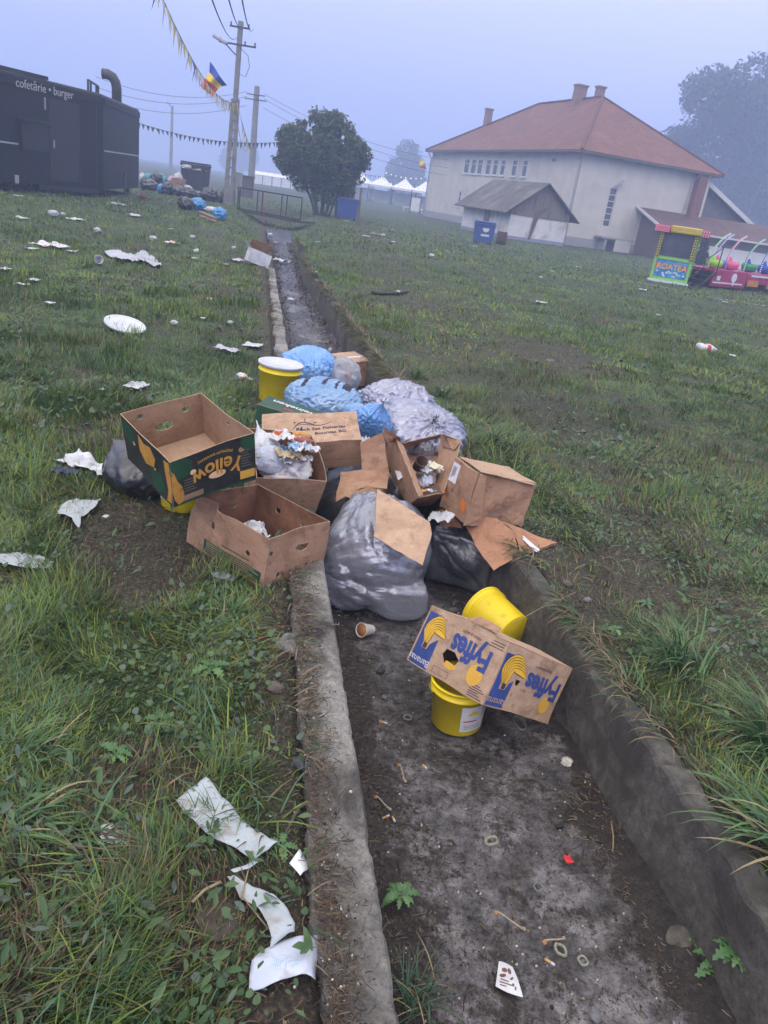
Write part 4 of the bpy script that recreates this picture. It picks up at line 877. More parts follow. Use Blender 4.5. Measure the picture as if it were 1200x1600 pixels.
V, Fc = text_mesh('ROATEA', .28, .004, bold=.0); Mt = Matrix.Rotation(PI/2, 4, 'X'); Mt.translation = (kw/2+.01, .005, .56); mesh('lettering', V, Fc, YE, fpn, M=Mt)
m_ = MB(); rs = random.Random(3)
for k in range(18): m_.box((rs.uniform(.2, kw-.2), .018, rs.uniform(.24, .42)), (.07, .01, .05))
m_.build('stars', WH, fpn)
m_ = MB(); m_.box((kw/2, -.02, .02), (kw+.1, .2, .14)); m_.build('base', WH, kk)
m_ = MB(); m_.box((.05, .5, .5), (.03, .85, .8)); m_.box((kw-.05, .5, .5), (.03, .85, .8)); m_.box((kw/2, kd, .9), (kw-.2, .03, 1.7)); m_.build('side_panel', flat('booth_side', (.25, .3, .2)), kk)
m_ = MB(); m_.box((.28, .09, 1.3), (.22, .02, .7)); m_.box((.45, .09, 1.55), (.5, .018, .2)); m_.box((kw-.25, .09, 1.1), (.2, .02, .35)); m_.build('window_notice', WH, kk)
m_ = MB(); m_.box((kw/2, .07, 1.32), (kw-.3, .01, .78)); m_.build('window', M_glass, kk)
for sx in (.08, kw-.08):
    m_ = MB(); m_.box((sx, -.02, 1.3), (.15, .05, .8)); lt = m_.build('light_strip', flat('strip_dark', (.08, .09, .04)), kk)
    m_ = MB()
    for k in range(9):
        for j in (-1, 1): m_.box((sx+j*.035, -.05, .95+k*.09), (.035, .02, .045))
    m_.build('bulbs', YE, lt)
for (x0, x1, c, z) in ((-.22, .33, PK, 1.83), (.35, 1.4, YE, 1.86), (1.42, kw+.32, PK, 1.83)):
    m_ = MB(); m_.bevbox(((x0+x1)/2, .0, z), (x1-x0, .3, .24), .04); sg = m_.build('sign_board', c, kk); m_ = MB(); n = int((x1-x0)/.085)
    for k in range(n):
        for j in range(3): m_.box((x0+.05+k*.085, -.16, z-.075+j*.075), (.035, .02, .035))
    m_.build('bulbs', WH if c is PK else flat('bulb_dark', (.12, .09, .02)), sg)
m_ = MB(); m_.box((kw/2, .5, 1.9), (kw+.2, 1.2, .08)); m_.build('roof', GR, kk)

ra = Vector((10.75, 30.2, 0)); ru = Vector((.80, .60, 0)).normalized(); rv = Vector((-ru.y, ru.x, 0))
MR = Matrix(((ru.x, rv.x, 0, ra.x), (ru.y, rv.y, 0, ra.y), (0, 0, 1, -.02), (0, 0, 0, 1)))
rd = empty('fairground_ride', M=MR, label='magenta fairground ride platform with coloured seats and light arches at the right edge', cat='fairground ride')
MG = mat('magenta_skirt', (.30, .02, .09), .4, (.40, .03, .13), 3); 
m_ = MB(); m_.bevbox((1.1, .05, .42), (2.2, .1, .62), .03); m_.bevbox((5.2, .05, .50), (5.9, .1, .36), .03); m_.build('skirt', MG, rd)
m_ = MB(); m_.box((4.2, .85, .66), (8.4, 1.65, .08)); m_.build('deck', MG, rd)
m_ = MB(); m_.box((4.3, .9, .28), (7.8, 1.3, .56)); m_.build('undercarriage', M_dmetal, rd)
m_ = MB(); m_.box((1.0, -.02, .26), (1.9, .03, .05)); m_.box((3.1, -.02, .62), (1.3, .03, .07)); m_.box((5.4, -.02, .62), (1.5, .03, .07)); m_.build('light_bar', WH, rd)
m_ = MB(); m_.lathe([(0, 0), (.17, 0), (.17, .01), (0, .01)], 10, Matrix.Translation((1.35, -.01, .48)) @ Matrix.Rotation(PI/2, 4, 'X')); m_.box((1.35, -.02, .3), (.1, .02, .22)); m_.box((.35, -.02, .42), (.2, .02, .16)); m_.build('emblem', WH, rd)
m_ = MB(); m_.box((2.65, -.03, .34), (.7, .05, .22)); m_.box((4.1, -.03, .3), (.8, .05, .22)); m_.box((3.75, -.03, .62), (.35, .05, .14)); m_.build('panel', flat('amber_panel', (.5, .2, .04)), rd)
cols = [flat('seat_lime', (.30, .60, .05)), flat('seat_violet', (.13, .10, .5)), flat('seat_pink', (.65, .12, .28)), flat('seat_green', (.03, .30, .12)), flat('seat_blue', (.03, .08, .4))]
for k, (x_, y_, c, h) in enumerate(((.75, .6, 0, 1.75), (1.6, 1.0, 1, 1.65), (2.15, .8, 2, 1.55), (3.6, .9, 3, 1.6), (4.6, .8, 4, 1.6))):
    s_ = MB(); s_.lathe([(.1, .7), (.26, .74), (.32, .9), (.30, 1.02), (.2, .95), (.05, .88)], 14, Matrix.Translation((x_, y_, 0))); st = s_.build('seat', cols[c], rd, smooth=True)
    s_ = MB(); s_.lathe([(.05, .85), (.13, .98), (.13, 1.15), (.07, 1.3), (.0, 1.35)], 10, Matrix.Translation((x_, y_+.1, 0)) @ Matrix.Scale(.9, 4)); s_.build('backrest', cols[(c+(1 if k % 2 else 0)) % 5], st, smooth=True)
    s_ = MB(); pts = [(x_-.38, y_, .7), (x_-.36, y_, 1.1), (x_-.2, y_, 1.5), (x_+.15, y_, 1.85), (x_+.5, y_, 2.02)]
    s_.tube(pts, .025, 6); ar = s_.build('light_arch', cols[c], rd, smooth=True); s_ = MB()
    for i in range(len(pts)-1):
        for j in range(5): p = Vector(pts[i]).lerp(Vector(pts[i+1]), j/5); s_.box(p-Vector((0, .04, 0)), (.05, .04, .05))
    s_.build('bulbs', WH, ar)
st = empty('metal_steps', M=MR @ Matrix.Translation((-.9, .2, 0)), label='dark metal steps with a handrail leading up to the magenta ride', cat='steps')
for k in range(3): m_ = MB(); m_.box((.12+k*.26, 0, .1+k*.18), (.24, .7, .03)); m_.build('tread', M_dmetal, st)
m_ = MB(); m_.bar((0, -.33, .02), (.85, -.33, .62), .05, .1); m_.bar((0, .33, .02), (.85, .33, .62), .05, .1); m_.build('stringer', M_dmetal, st)
m_ = MB(); m_.tube([(.0, -.33, .08), (0, -.33, .95), (.85, -.33, 1.5), (.85, -.33, .6)], .022, 6); m_.build('handrail', M_dmetal, st)
# small conifer by the annex wall, far street lamp
q = aty(1093, 412, 50); tree('small_conifer', (q.x, 50, 0), [(0, 0, .6, .45, .4, .5), (0, 0, 1.2, .3, .3, .5), (0, 0, 1.7, .15, .15, .4)], [(0, 0, .04, 0, 0, 1.4)], 2500, .06, 31, (.02, .04, .02), 'tiny dark conifer in front of the white annex wall', .3, 2, cat='conifer')
q = aty(1165, 352, 90); sl = empty('street_lamp', (q.x, 90, 0), label='faint thin street lamp in the fog at the right edge behind the annex', cat='street lamp')
m_ = MB(); m_.tube([(0, 0, 0), (0, 0, 6.6), (.5, 0, 7.1), (1.4, 0, 7.2)], .06, 6); m_.build('post', M_cpole, sl); m_ = MB(); m_.bevbox((1.6, 0, 7.2), (.6, .2, .12), .03); m_.build('lamp_head', M_cpole, sl)
# worn pale edge of the path past the ride
pth = [at(960, 436), at(1026, 447), at(1075, 457), at(1117, 466), at(1190, 478), at(1260, 486)]
m_ = MB(); V = []
for p in pth: z = float(hgt(p.x, p.y))+.012; V += [(p.x, p.y-.09, z), (p.x, p.y+.09, z+.004)]
m_.add(V, [(2*i, 2*i+2, 2*i+3, 2*i+1) for i in range(len(pth)-1)]); o = m_.build('path_edge', mat('pale_gravel', (.22, .21, .20), .9, (.30, .29, .28), 8)); tag(o, kind='structure')
# ------------------------------------------------------------------ cardboard
def card_mat(name, c1, c2, stain=(.13, .075, .045), sthr=(.54, .70), sscale=5.0, rough=.85):
    m = bpy.data.materials.new(name); m.use_nodes = True; nt = m.node_tree; b = nt.nodes['Principled BSDF']; Lk = nt.links.new
    tc = nt.nodes.new('ShaderNodeTexCoord')
    def nz(s, d=6, r=.6, st=None, dist=0):
        n = nt.nodes.new('ShaderNodeTexNoise'); n.inputs['Scale'].default_value = s; n.inputs['Detail'].default_value = d; n.inputs['Roughness'].default_value = r; n.inputs['Distortion'].default_value = dist
        if st:
            mp = nt.nodes.new('ShaderNodeMapping'); mp.inputs['Scale'].default_value = st; Lk(tc.outputs['Object'], mp.inputs[0]); Lk(mp.outputs[0], n.inputs[0])
        else: Lk(tc.outputs['Object'], n.inputs[0])
        return n
    n1 = nz(4, 10, .7); r1 = ramp(nt, [(.35, c1), (.65, c2)]); Lk(n1.outputs[0], r1.inputs[0])
    n2 = nz(sscale, 6, .6, None, .5); r2 = ramp(nt, [(sthr[0], (0, 0, 0)), (sthr[1], (.8, .8, .8))]); Lk(n2.outputs[0], r2.inputs[0])
    mx_ = nt.nodes.new('ShaderNodeMixRGB'); Lk(r2.outputs[0], mx_.inputs[0]); Lk(r1.outputs[0], mx_.inputs[1]); mx_.inputs[2].default_value = (*stain, 1)
    n3 = nz(160, 3, .7); r3 = ramp(nt, [(.3, (.86, .86, .86)), (.7, (1.08, 1.08, 1.08))]); Lk(n3.outputs[0], r3.inputs[0])
    n5 = nz(26, 2, .5); r5 = ramp(nt, [(.68, (1, 1, 1)), (.76, (.5, .42, .38))]); Lk(n5.outputs[0], r5.inputs[0])
    mu = nt.nodes.new('ShaderNodeMixRGB'); mu.blend_type = 'MULTIPLY'; mu.inputs[0].default_value = 1; Lk(mx_.outputs[0], mu.inputs[1]); Lk(r3.outputs[0], mu.inputs[2])
    mu2 = nt.nodes.new('ShaderNodeMixRGB'); mu2.blend_type = 'MULTIPLY'; mu2.inputs[0].default_value = .7; Lk(mu.outputs[0], mu2.inputs[1]); Lk(r5.outputs[0], mu2.inputs[2])
    Lk(mu2.outputs[0], b.inputs['Base Color']); b.inputs['Roughness'].default_value = rough; b.inputs['Specular IOR Level'].default_value = .25
    n6 = nz(9, 8, .75, (1, 1, 2.5)); r6 = ramp(nt, [(.36, (.62, .58, .55)), (.52, (1, 1, 1))]); Lk(n6.outputs[0], r6.inputs[0]); mu3 = nt.nodes.new('ShaderNodeMixRGB'); mu3.blend_type = 'MULTIPLY'; mu3.inputs[0].default_value = .55; Lk(mu2.outputs[0], mu3.inputs[1]); Lk(r6.outputs[0], mu3.inputs[2]); Lk(mu3.outputs[0], b.inputs['Base Color'])
    n4 = nz(14, 8, .6); bp = nt.nodes.new('ShaderNodeBump'); bp.inputs['Strength'].default_value = .8; bp.inputs['Distance'].default_value = .008; Lk(n4.outputs[0], bp.inputs['Height']); Lk(bp.outputs[0], b.inputs['Normal'])
    return m
M_card = card_mat('brown_cardboard', (.33, .19, .12), (.43, .265, .175))
M_cardl = card_mat('pale_cardboard', (.40, .265, .18), (.52, .36, .25), (.20, .12, .07), (.54, .74), 7)
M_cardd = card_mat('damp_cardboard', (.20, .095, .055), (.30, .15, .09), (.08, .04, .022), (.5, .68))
M_cardin = card_mat('cardboard_inside', (.28, .175, .11), (.37, .24, .155), (.13, .08, .045), (.62, .8))
M_edge = card_mat('cardboard_cut_edge', (.38, .26, .17), (.46, .33, .22))
M_bprint = mat('black_print', (.012, .013, .012), .55, (.028, .03, .028), 12, stain=(.07, .05, .035), stain_scale=9, stain_thr=(.66, .74))
M_ink = flat('dark_ink', (.025, .02, .05), .7); M_inkb = mat('blue_print', (.022, .045, .19), .7, (.035, .065, .25), 14, stain=(.2, .15, .14), stain_scale=22, stain_thr=(.7, .78))
M_banana = mat('banana_print', (.62, .36, .02), .7, (.75, .45, .03), 20); M_outline = flat('outline_ink', (.05, .03, .02), .7)
M_orange = mat('orange_print', (.46, .21, .03), .7, (.60, .30, .05), 14, stain=(.08, .05, .03), stain_scale=24, stain_thr=(.62, .72)); M_green = mat('green_print', (.008, .048, .022), .6, (.014, .08, .034), 12)
M_yprint = mat('yellow_print', (.60, .33, .04), .7, (.68, .38, .05), 14); M_wprint = flat('white_print', (.62, .62, .66), .7); M_gprint = flat('grey_small_print', (.16, .15, .13), .7)
M_paper = mat('damp_paper', (.46, .47, .51), .75, (.62, .63, .66), 9, bump=.5, bscale=40, bdist=.003, stain=(.42, .38, .32), stain_scale=18, stain_thr=(.66, .78))

def inpoly(x, y, P_):
    c = False; j = len(P_)-1
    for i in range(len(P_)):
        if (P_[i][1] > y) != (P_[j][1] > y) and x < (P_[j][0]-P_[i][0])*(y-P_[i][1])/(P_[j][1]-P_[i][1]+1e-12)+P_[i][0]: c = not c
        j = i
    return c
def ell(cx, cy, rx, ry, n=16, rot=0):
    return [(cx+rx*math.cos(2*PI*k/n)*math.cos(rot)-ry*math.sin(2*PI*k/n)*math.sin(rot), cy+rx*math.cos(2*PI*k/n)*math.sin(rot)+ry*math.sin(2*PI*k/n)*math.cos(rot)) for k in range(n)]
def rect(a, b, c, d): return [(a, c), (b, c), (b, d), (a, d)]
def dens_poly(P_, step):
    o = []
    for i in range(len(P_)):
        a = P_[i]; b = P_[(i+1) % len(P_)]; n = max(1, int(math.hypot(b[0]-a[0], b[1]-a[1])/step))
        o += [(a[0]+(b[0]-a[0])*k/n, a[1]+(b[1]-a[1])*k/n) for k in range(n)]
    return o
def panel(name, outline, holes, fn, thick, mats, parent, res=.04, smooth=False, inner=1):
    """thin sheet: outline and holes in metres, fn(u, v, w) maps to 3D with w running inwards"""
    O = dens_poly(outline, res); V2 = [Vector(p) for p in O]; E = [(i, (i+1) % len(O)) for i in range(len(O))]
    for h in holes:
        b = len(V2); V2 += [Vector(p) for p in h]; E += [(b+i, b+(i+1) % len(h)) for i in range(len(h))]
    xs = [p[0] for p in O]; ys = [p[1] for p in O]; x = min(xs)+res*.5
    while x < max(xs):
        y = min(ys)+res*.5
        while y < max(ys):
            jx, jy = x+res*.2*math.sin(x*91+y*57), y+res*.2*math.cos(x*47+y*83)
            if inpoly(jx, jy, O) and not any(inpoly(jx, jy, h) for h in holes): V2.append(Vector((jx, jy)))
            y += res
        x += res
    vs, es, fs, *_ = delaunay_2d_cdt(V2, E, [], 0, 1e-6)
    keep = []
    for f in fs:
        cx = sum(vs[i].x for i in f)/len(f); cy = sum(vs[i].y for i in f)/len(f)
        if inpoly(cx, cy, O) and not any(inpoly(cx, cy, h) for h in holes): keep.append(f)
    n = len(vs); V = [fn(v.x, v.y, 0) for v in vs]+[fn(v.x, v.y, thick) for v in vs]
    cnt = {}
    for f in keep:
        for i in range(len(f)):
            a, b = f[i], f[(i+1) % len(f)]; cnt[(a, b)] = 1
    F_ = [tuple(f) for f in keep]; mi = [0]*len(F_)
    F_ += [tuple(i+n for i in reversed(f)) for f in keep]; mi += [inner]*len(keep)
    for (a, b) in list(cnt):
        if (b, a) not in cnt: F_.append((b, a, a+n, b+n)); mi.append(2 if len(mats) > 2 else inner)
    used = sorted({i for f in F_ for i in f}); mp = {o: k for k, o in enumerate(used)}
    o = mesh(name, [V[i] for i in used], [tuple(mp[i] for i in f) for f in F_], mats, parent, smooth, matidx=mi)
    return o

def Mrot(Rm, loc): 
    M = Matrix(Rm).to_4x4(); M.translation = Vector(loc); return M
class CBox:
    """corrugated cardboard box built panel by panel; local origin at its centre"""
    def __init__(s, name, label, dims, Rm, loc, warp=.006, seed=0, t=.004, mats=None, group=None, cat='box', push=None):
        s.d = dims; s.t = t; s.seed = seed; s.wa = warp; s.push = push or []
        s.root = empty(name, M=Mrot(Rm, loc), label=label, cat=cat, group=group); s.mats = mats or [M_card, M_cardin, M_edge]
    def w(s, p):
        p = Vector(p); q = p*3.2+Vector((s.seed*3.1, s.seed*1.7, s.seed)); n = mnoise.noise_vector(q); r = p+n*s.wa*2+mnoise.noise_vector(p*9+Vector((s.seed, 0, 5)))*s.wa*.5
        for (c, rad, d) in s.push:
            k = max(0, 1-(p-Vector(c)).length/rad); r += Vector(d)*(k*k*(3-2*k))
        return r
    def fn(s, face):
        X, Y, Z = [a/2 for a in s.d]; t = s.t
        return {'-y': (lambda u, v, w: s.w((-X+u, -Y+w, -Z+v)), 2*X, 2*Z), '+y': (lambda u, v, w: s.w((X-u, Y-w, -Z+v)), 2*X, 2*Z),
                '-x': (lambda u, v, w: s.w((-X+w, Y-u, -Z+v)), 2*Y, 2*Z), '+x': (lambda u, v, w: s.w((X-w, -Y+u, -Z+v)), 2*Y, 2*Z),
                '-z': (lambda u, v, w: s.w((-X+u, Y-v, -Z+w)), 2*X, 2*Y), '+z': (lambda u, v, w: s.w((-X+u, -Y+v, Z-w)), 2*X, 2*Y)}[face]
    def side(s, face, holes=(), mats=None, outline=None, name='side_panel', inset=True):
        f, W_, H_ = s.fn(face); t = s.t
        if outline is None:
            if face in ('-x', '+x'): outline = rect(t, W_-t, 0, H_)
            elif face in ('-z',): outline = rect(t, W_-t, t, H_-t)
            else: outline = rect(0, W_, 0, H_)
        if face == '-z': g = lambda u, v, w: f(u, v, w+.001)
        elif face == '+z': g = lambda u, v, w: f(u, v, w-t-.0005)
        else: g = f
        return panel(name, outline, list(holes), g, t, mats or s.mats, s.root)
    def decal(s, face, poly, m, name='print', parent=None, off=.0009, res=.04, holes=()):
        f, W_, H_ = s.fn(face); P_ = [(u*W_, v*H_) for u, v in poly]; k = off+(s.t+.0005 if face == '+z' else 0)
        return panel(name, P_, [[(u*W_, v*H_) for u, v in h] for h in holes], lambda u, v, w: f(u, v, w-k), .0004, [m, m], parent or s.root, res)
    def text(s, face, body, u, v, size, m, rot=0.0, bold=.0, arc=0.0, name='lettering', sx=1.0, off=.0016, parent=None):
        f, W_, H_ = s.fn(face); V, Fc = text_mesh(body, size, .0, bold=bold, sx=sx); c, sn = math.cos(rot), math.sin(rot); out = []; k = off+(s.t+.0005 if face == '+z' else 0)
        for (x, y, z) in V:
            if arc: a = x*arc; x, y = math.sin(a)*(1/arc-y) if arc else x, (1/arc)-(1/arc-y)*math.cos(a)
            out.append(f(u*W_+x*c-y*sn, v*H_+x*sn+y*c, -k))
        return mesh(name, out, Fc, m, parent or s.root)
    def flap(s, edge, length, ang, name='flap', mats=None, shrink=.01, holes=(), crumple=.0):
        """flap hinged on a top edge; ang from straight up (0) outwards (positive) or inwards (negative)"""
        f, W_, H_ = s.fn(edge); X, Y, Z = [a/2 for a in s.d]
        out = {'-y': Vector((0, -1, 0)), '+y': Vector((0, 1, 0)), '-x': Vector((-1, 0, 0)), '+x': Vector((1, 0, 0))}[edge]; u0 = {'-y': Vector((-X, -Y, Z)), '+y': Vector((X, Y, Z)), '-x': Vector((-X, Y, Z)), '+x': Vector((X, -Y, Z))}[edge]
        ud = {'-y': Vector((1, 0, 0)), '+y': Vector((-1, 0, 0)), '-x': Vector((0, -1, 0)), '+x': Vector((0, 1, 0))}[edge]
        vd = Vector((0, 0, 1))*math.cos(ang)+out*math.sin(ang); nd = out*math.cos(ang)-Vector((0, 0, 1))*math.sin(ang)
        def g(u, v, w):
            p = u0+ud*u; base = s.w(p); q = vd*v-nd*w
            return base+q+mnoise.noise_vector((p+q)*7+Vector((s.seed, 3, 1)))*(.006+crumple)*min(1, v*12)
        return panel(name, [(shrink*.3, 0.001), (W_-shrink*.3, 0.001), (W_-shrink, length), (shrink, length*.97)], list(holes), g, s.t, mats or s.mats, s.root, .03)
def free_panel(name, pts, label=None, cat=None, mats=None, thick=.004, warp=.008, seed=0, res=.035, parent=None, group=None, holes=(), fold=None):
    """a loose piece of cardboard: pts = 3D corner points (any number, roughly a surface); filled by inverse-distance blending between them"""
    pts = [Vector(p) for p in pts]; c = sum(pts, Vector())/len(pts)
    n = Vector()
    for i in range(len(pts)): n += (pts[i]-c).cross(pts[(i+1) % len(pts)]-c)
    n.normalize()
    if n.dot(CAMP-c) < 0 and False: n = -n
    ex = (pts[1]-pts[0]); ex = (ex-n*ex.dot(n)).normalized(); ey = n.cross(ex)
    P2 = [((p-c).dot(ex), (p-c).dot(ey)) for p in pts]; hz_ = [(p-c).dot(n) for p in pts]
    # height over the mean plane: weights from boundary points
    B = []; 
    for i in range(len(P2)):
        a, b = P2[i], P2[(i+1) % len(P2)]; ha, hb = hz_[i], hz_[(i+1) % len(P2)]
        for k in range(4): t = k/4; B.append((a[0]+(b[0]-a[0])*t, a[1]+(b[1]-a[1])*t, ha+(hb-ha)*t))
    def fn(u, v, w):
        sw = sh_ = 0
        for (x, y, h) in B: q = 1/((x-u)**2+(y-v)**2+1e-5)**1.5; sw += q; sh_ += q*h
        p = Vector((c.x, c.y, c.z))+ex*u+ey*v+n*(sh_/sw-w)
        return p+mnoise.noise_vector(p*5+Vector((seed, seed*2, 0)))*warp+mnoise.noise_vector(p*16+Vector((seed, 0, 0)))*warp*.35-(Vector() if parent is not None else c)
    area = sum(P2[i][0]*P2[(i+1) % len(P2)][1]-P2[(i+1) % len(P2)][0]*P2[i][1] for i in range(len(P2)))
    o = panel(name, P2 if area > 0 else P2[::-1], list(holes), fn, thick, mats or [M_card, M_cardin, M_edge], parent, res)
    if parent is None: o.location = c
    if label: tag(o, label, cat, group)
    return o
def pz(px, py, z): return at(px, py, z)

# ---------- black and yellow banana box (open, text upside down)
R_y = [[0.7234, -0.6878, -0.0605], [0.6608, 0.7151, -0.228], [0.2, 0.125, 0.9718]]
yb = CBox('fruit_box', 'open black fruit box printed yellow with yellow letters, tilted on a yellow bucket', (.401, .489, .232), R_y, (-.924, 3.287, .473), .006, 3, mats=[M_bprint, M_cardin, M_edge])
W_, H_ = .401, .232
yb.side('-y', [ell(.10, .145, .015, .013), ell(.335, .17, .014, .013), ell(.215, .088, .042, .018, 18)])
yb.side('-x', [ell(.33, .09, .015, .03), ell(.12, .14, .015, .014)])
yb.side('+y', [ell(.09, .17, .018, .014), ell(.31, .19, .016, .012), ell(.20, .11, .045, .022, 18)])
yb.side('+x', [ell(.22, .19, .012, .009), ell(.16, .10, .014, .02)])
yb.side('-z', outline=rect(.004, .397, .004, .40), name='bottom_panel', mats=[M_cardin, M_cardl, M_edge])
f_, _, _ = yb.fn('-z'); panel('bottom_flap', rect(.01, .39, .20, .45), [], lambda u, v, w: f_(u, v, w+.008+.03*max(0, v-.2)), .004, [M_cardin, M_cardl, M_edge], yb.root)
yb.text('-y', 'Yellow', .54, .56, .098, M_orange, PI, .0022, arc=3.4, sx=.92)
yb.text('-y', 'PREMIUM BANANAS', .52, .83, .019, M_yprint, PI, arc=3.0)
for k in range(7): yb.decal('-y', rect(.83, .95-.02*(k % 3), .36+k*.055, .36+k*.055+.012), M_gprint, 'small_print')
for k in range(5): yb.decal('-y', rect(.13, .28-.03*(k % 2), .26+k*.06, .26+k*.06+.014), M_gprint, 'small_print')
yb.decal('-y', rect(.81, .985, .10, .27), M_yprint); yb.decal('-y', rect(.06, .36, .06, .18), M_cardin)
yb.decal('-y', [(.0, .99), (.0, .62), (.06, .55), (.16, .60), (.25, .72), (.24, .9), (.14, .99)], M_green, 'leaf_print'); yb.decal('-y', [(.83, .99), (.84, .76), (.93, .66), (1, .70), (1, .99)], M_green, 'leaf_print')
yb.decal('-y', rect(.0, 1.0, .003, .04), M_green)
yb.decal('-y', [(.0, .80), (.03, .74), (.06, .55), (.11, .40), (.13, .22), (.11, .06), (.06, .03), (.02, .15), (.0, .35)], M_orange, 'banana_print', off=.0014)
yb.decal('-x', [(.40, .95), (.5, .85), (.62, .9), (.70, .72), (.66, .50), (.5, .42), (.38, .58)], M_orange, 'fruit_print'); yb.decal('-x', [(.6, .45), (.8, .5), (.86, .2), (.7, .03), (.6, .15)], M_green, 'leaf_print'); yb.decal('-x', [(.05, .95), (.25, .95), (.3, .7), (.12, .5), (.03, .7)], M_green, 'leaf_print')
yb.decal('-x', [(.86, .9), (.97, .95), (.99, .4), (.97, .06), (.88, .04), (.92, .3)], M_orange, 'banana_print')

# ---------- front brown box, empty and tilted at the kerb
R_f = [[0.5721, -0.8162, 0.0814], [0.8176, 0.5754, 0.0233], [-0.0659, 0.0532, 0.9964]]
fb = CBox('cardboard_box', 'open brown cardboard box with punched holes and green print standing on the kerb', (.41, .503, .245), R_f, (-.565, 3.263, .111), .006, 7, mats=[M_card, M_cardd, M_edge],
          push=[((-.205, .18, .12), .13, (.075, .01, -.02)), ((-.21, .06, .12), .10, (-.018, 0, 0)), ((0, -.25, .1), .15, (0, .012, 0)), ((-.2, -.1, -.1), .2, (.01, 0, 0))])
fb.side('-y', [ell(.33, .05, .011, .013), ell(.095, .055, .013, .014), [(.20, .15), (.215, .168), (.29, .165), (.275, .145), (.245, .135)]])
fb.side('-x', [ell(.15, .16, .016, .018), ell(.39, .125, .014, .013)])
fb.side('+y', [ell(.14, .15, .016, .014)]); fb.side('+x', [ell(.17, .16, .016, .015), ell(.34, .17, .016, .014)]); fb.side('-z', name='bottom_panel')
fb.decal('-y', ell(.06, .70, .028, .04), M_green, 'dot_print')
fb.decal('-x', rect(.22, .96, .06, .30), M_green, 'green_print_block', off=.0006)
for k in range(5): fb.decal('-x', rect(.25, .93-.06*(k % 3), .09+k*.042, .09+k*.042+.016), M_card, 'small_print', off=.0012)
fb.decal('-x', rect(.45, .8, .37, .39), M_green)

# ---------- brown box full of waste
R_w = [[0.932, -0.3262, 0.1582], [0.3555, 0.9078, -0.2225], [-0.071, 0.2636, 0.962]]
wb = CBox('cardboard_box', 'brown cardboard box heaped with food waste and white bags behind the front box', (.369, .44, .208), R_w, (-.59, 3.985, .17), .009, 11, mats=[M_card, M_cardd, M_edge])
for s in ('-y', '-x', '+y', '+x'): wb.side(s)
wb.side('-z', name='bottom_panel')

# ---------- fish box with printed lid
R_b = [[0.9745, -0.2059, -0.0895], [0.1721, 0.9411, -0.2912], [0.1442, 0.2684, 0.9525]]
bs = CBox('fish_box', 'closed pale brown box printed with a dark bird-like wave logo and Black Sea Fisheries', (.578, .323, .18), R_b, (-.496, 4.44, .215), .007, 13, mats=[M_cardl, M_cardin, M_edge])
for s in ('-y', '-x', '+y', '+x'): bs.side(s, mats=[M_card, M_cardd, M_edge])  # sides darker than the lid: their shade is put into the cardboard colour
bs.side('-z', name='bottom_panel'); bs.side('+z', name='lid')
bs.text('+z', 'Black Sea Fisheries', .60, .47, .040, M_ink, 0, .0009); bs.text('+z', 'Bourgas BG', .70, .30, .040, M_ink, 0, .0007)
def arcpoly(pts, wd):
    o = []; L_ = len(pts)
    for i, (x, y) in enumerate(pts):
        a = pts[max(i-1, 0)]; b = pts[min(i+1, L_-1)]; dx, dy = b[0]-a[0], (b[1]-a[1]); l = math.hypot(dx, dy) or 1; w_ = wd[i] if isinstance(wd, list) else wd*math.sin(PI*(i+.3)/(L_-.4))
        o.append((x-dy/l*w_, y+dx/l*w_))
    for i in range(L_-1, -1, -1):
        x, y = pts[i]; a = pts[max(i-1, 0)]; b = pts[min(i+1, L_-1)]; dx, dy = b[0]-a[0], (b[1]-a[1]); l = math.hypot(dx, dy) or 1; w_ = wd[i] if isinstance(wd, list) else wd*math.sin(PI*(i+.3)/(L_-.4))
        o.append((x+dy/l*w_, y-dx/l*w_))
    return o
bs.decal('+z', arcpoly([(.30, .46), (.34, .60), (.38, .68), (.43, .70), (.48, .66), (.53, .60), (.60, .58), (.67, .62), (.72, .68)], .016), M_ink, 'logo_print')
bs.decal('+z', arcpoly([(.36, .60), (.40, .63), (.45, .63), (.50, .59)], .01), M_ink, 'logo_print')
for p in ([(.425, .73), (.435, .73), (.437, .82), (.427, .82)], [(.385, .38), (.395, .38), (.405, .56), (.39, .56)], [(.31, .68), (.325, .66), (.335, .69), (.32, .71)], [(.52, .68), (.55, .72), (.56, .70), (.53, .66)], [(.34, .48), (.36, .48), (.36, .51), (.34, .51)]): bs.decal('+z', p, M_ink, 'logo_print')
bs.decal('-y', rect(.02, .99, .30, .315), M_cardd, 'fold_line', off=.0006)

# ---------- green beer carton
R_g = [[0.9884, 0.0561, 0.1412], [-0.06, 0.9979, 0.0236], [-0.1396, -0.0318, 0.9897]]
bc_ = CBox('beer_carton', 'green beer carton with white lettering wedged behind the printed fish box', (.40, .275, .12), R_g, (-.73, 5.03, .165), .003, 17, mats=[M_green, M_cardin, M_edge])
for s in ('-y', '-x', '+y', '+x'): bc_.side(s)
bc_.side('-z', name='bottom_panel'); bc_.side('+z', name='lid')
bc_.text('+z', 'Heineken', .54, .62, .092, M_wprint, PI-.12, .0022, sx=.92); bc_.decal('+z', [(.38, .18), (.44, .24), (.56, .20), (.60, .26), (.52, .32), (.40, .34)], flat('red_print', (.4, .02, .03)), 'star_print'); bc_.text('-y', 'BEER', .5, .5, .06, M_wprint, PI)

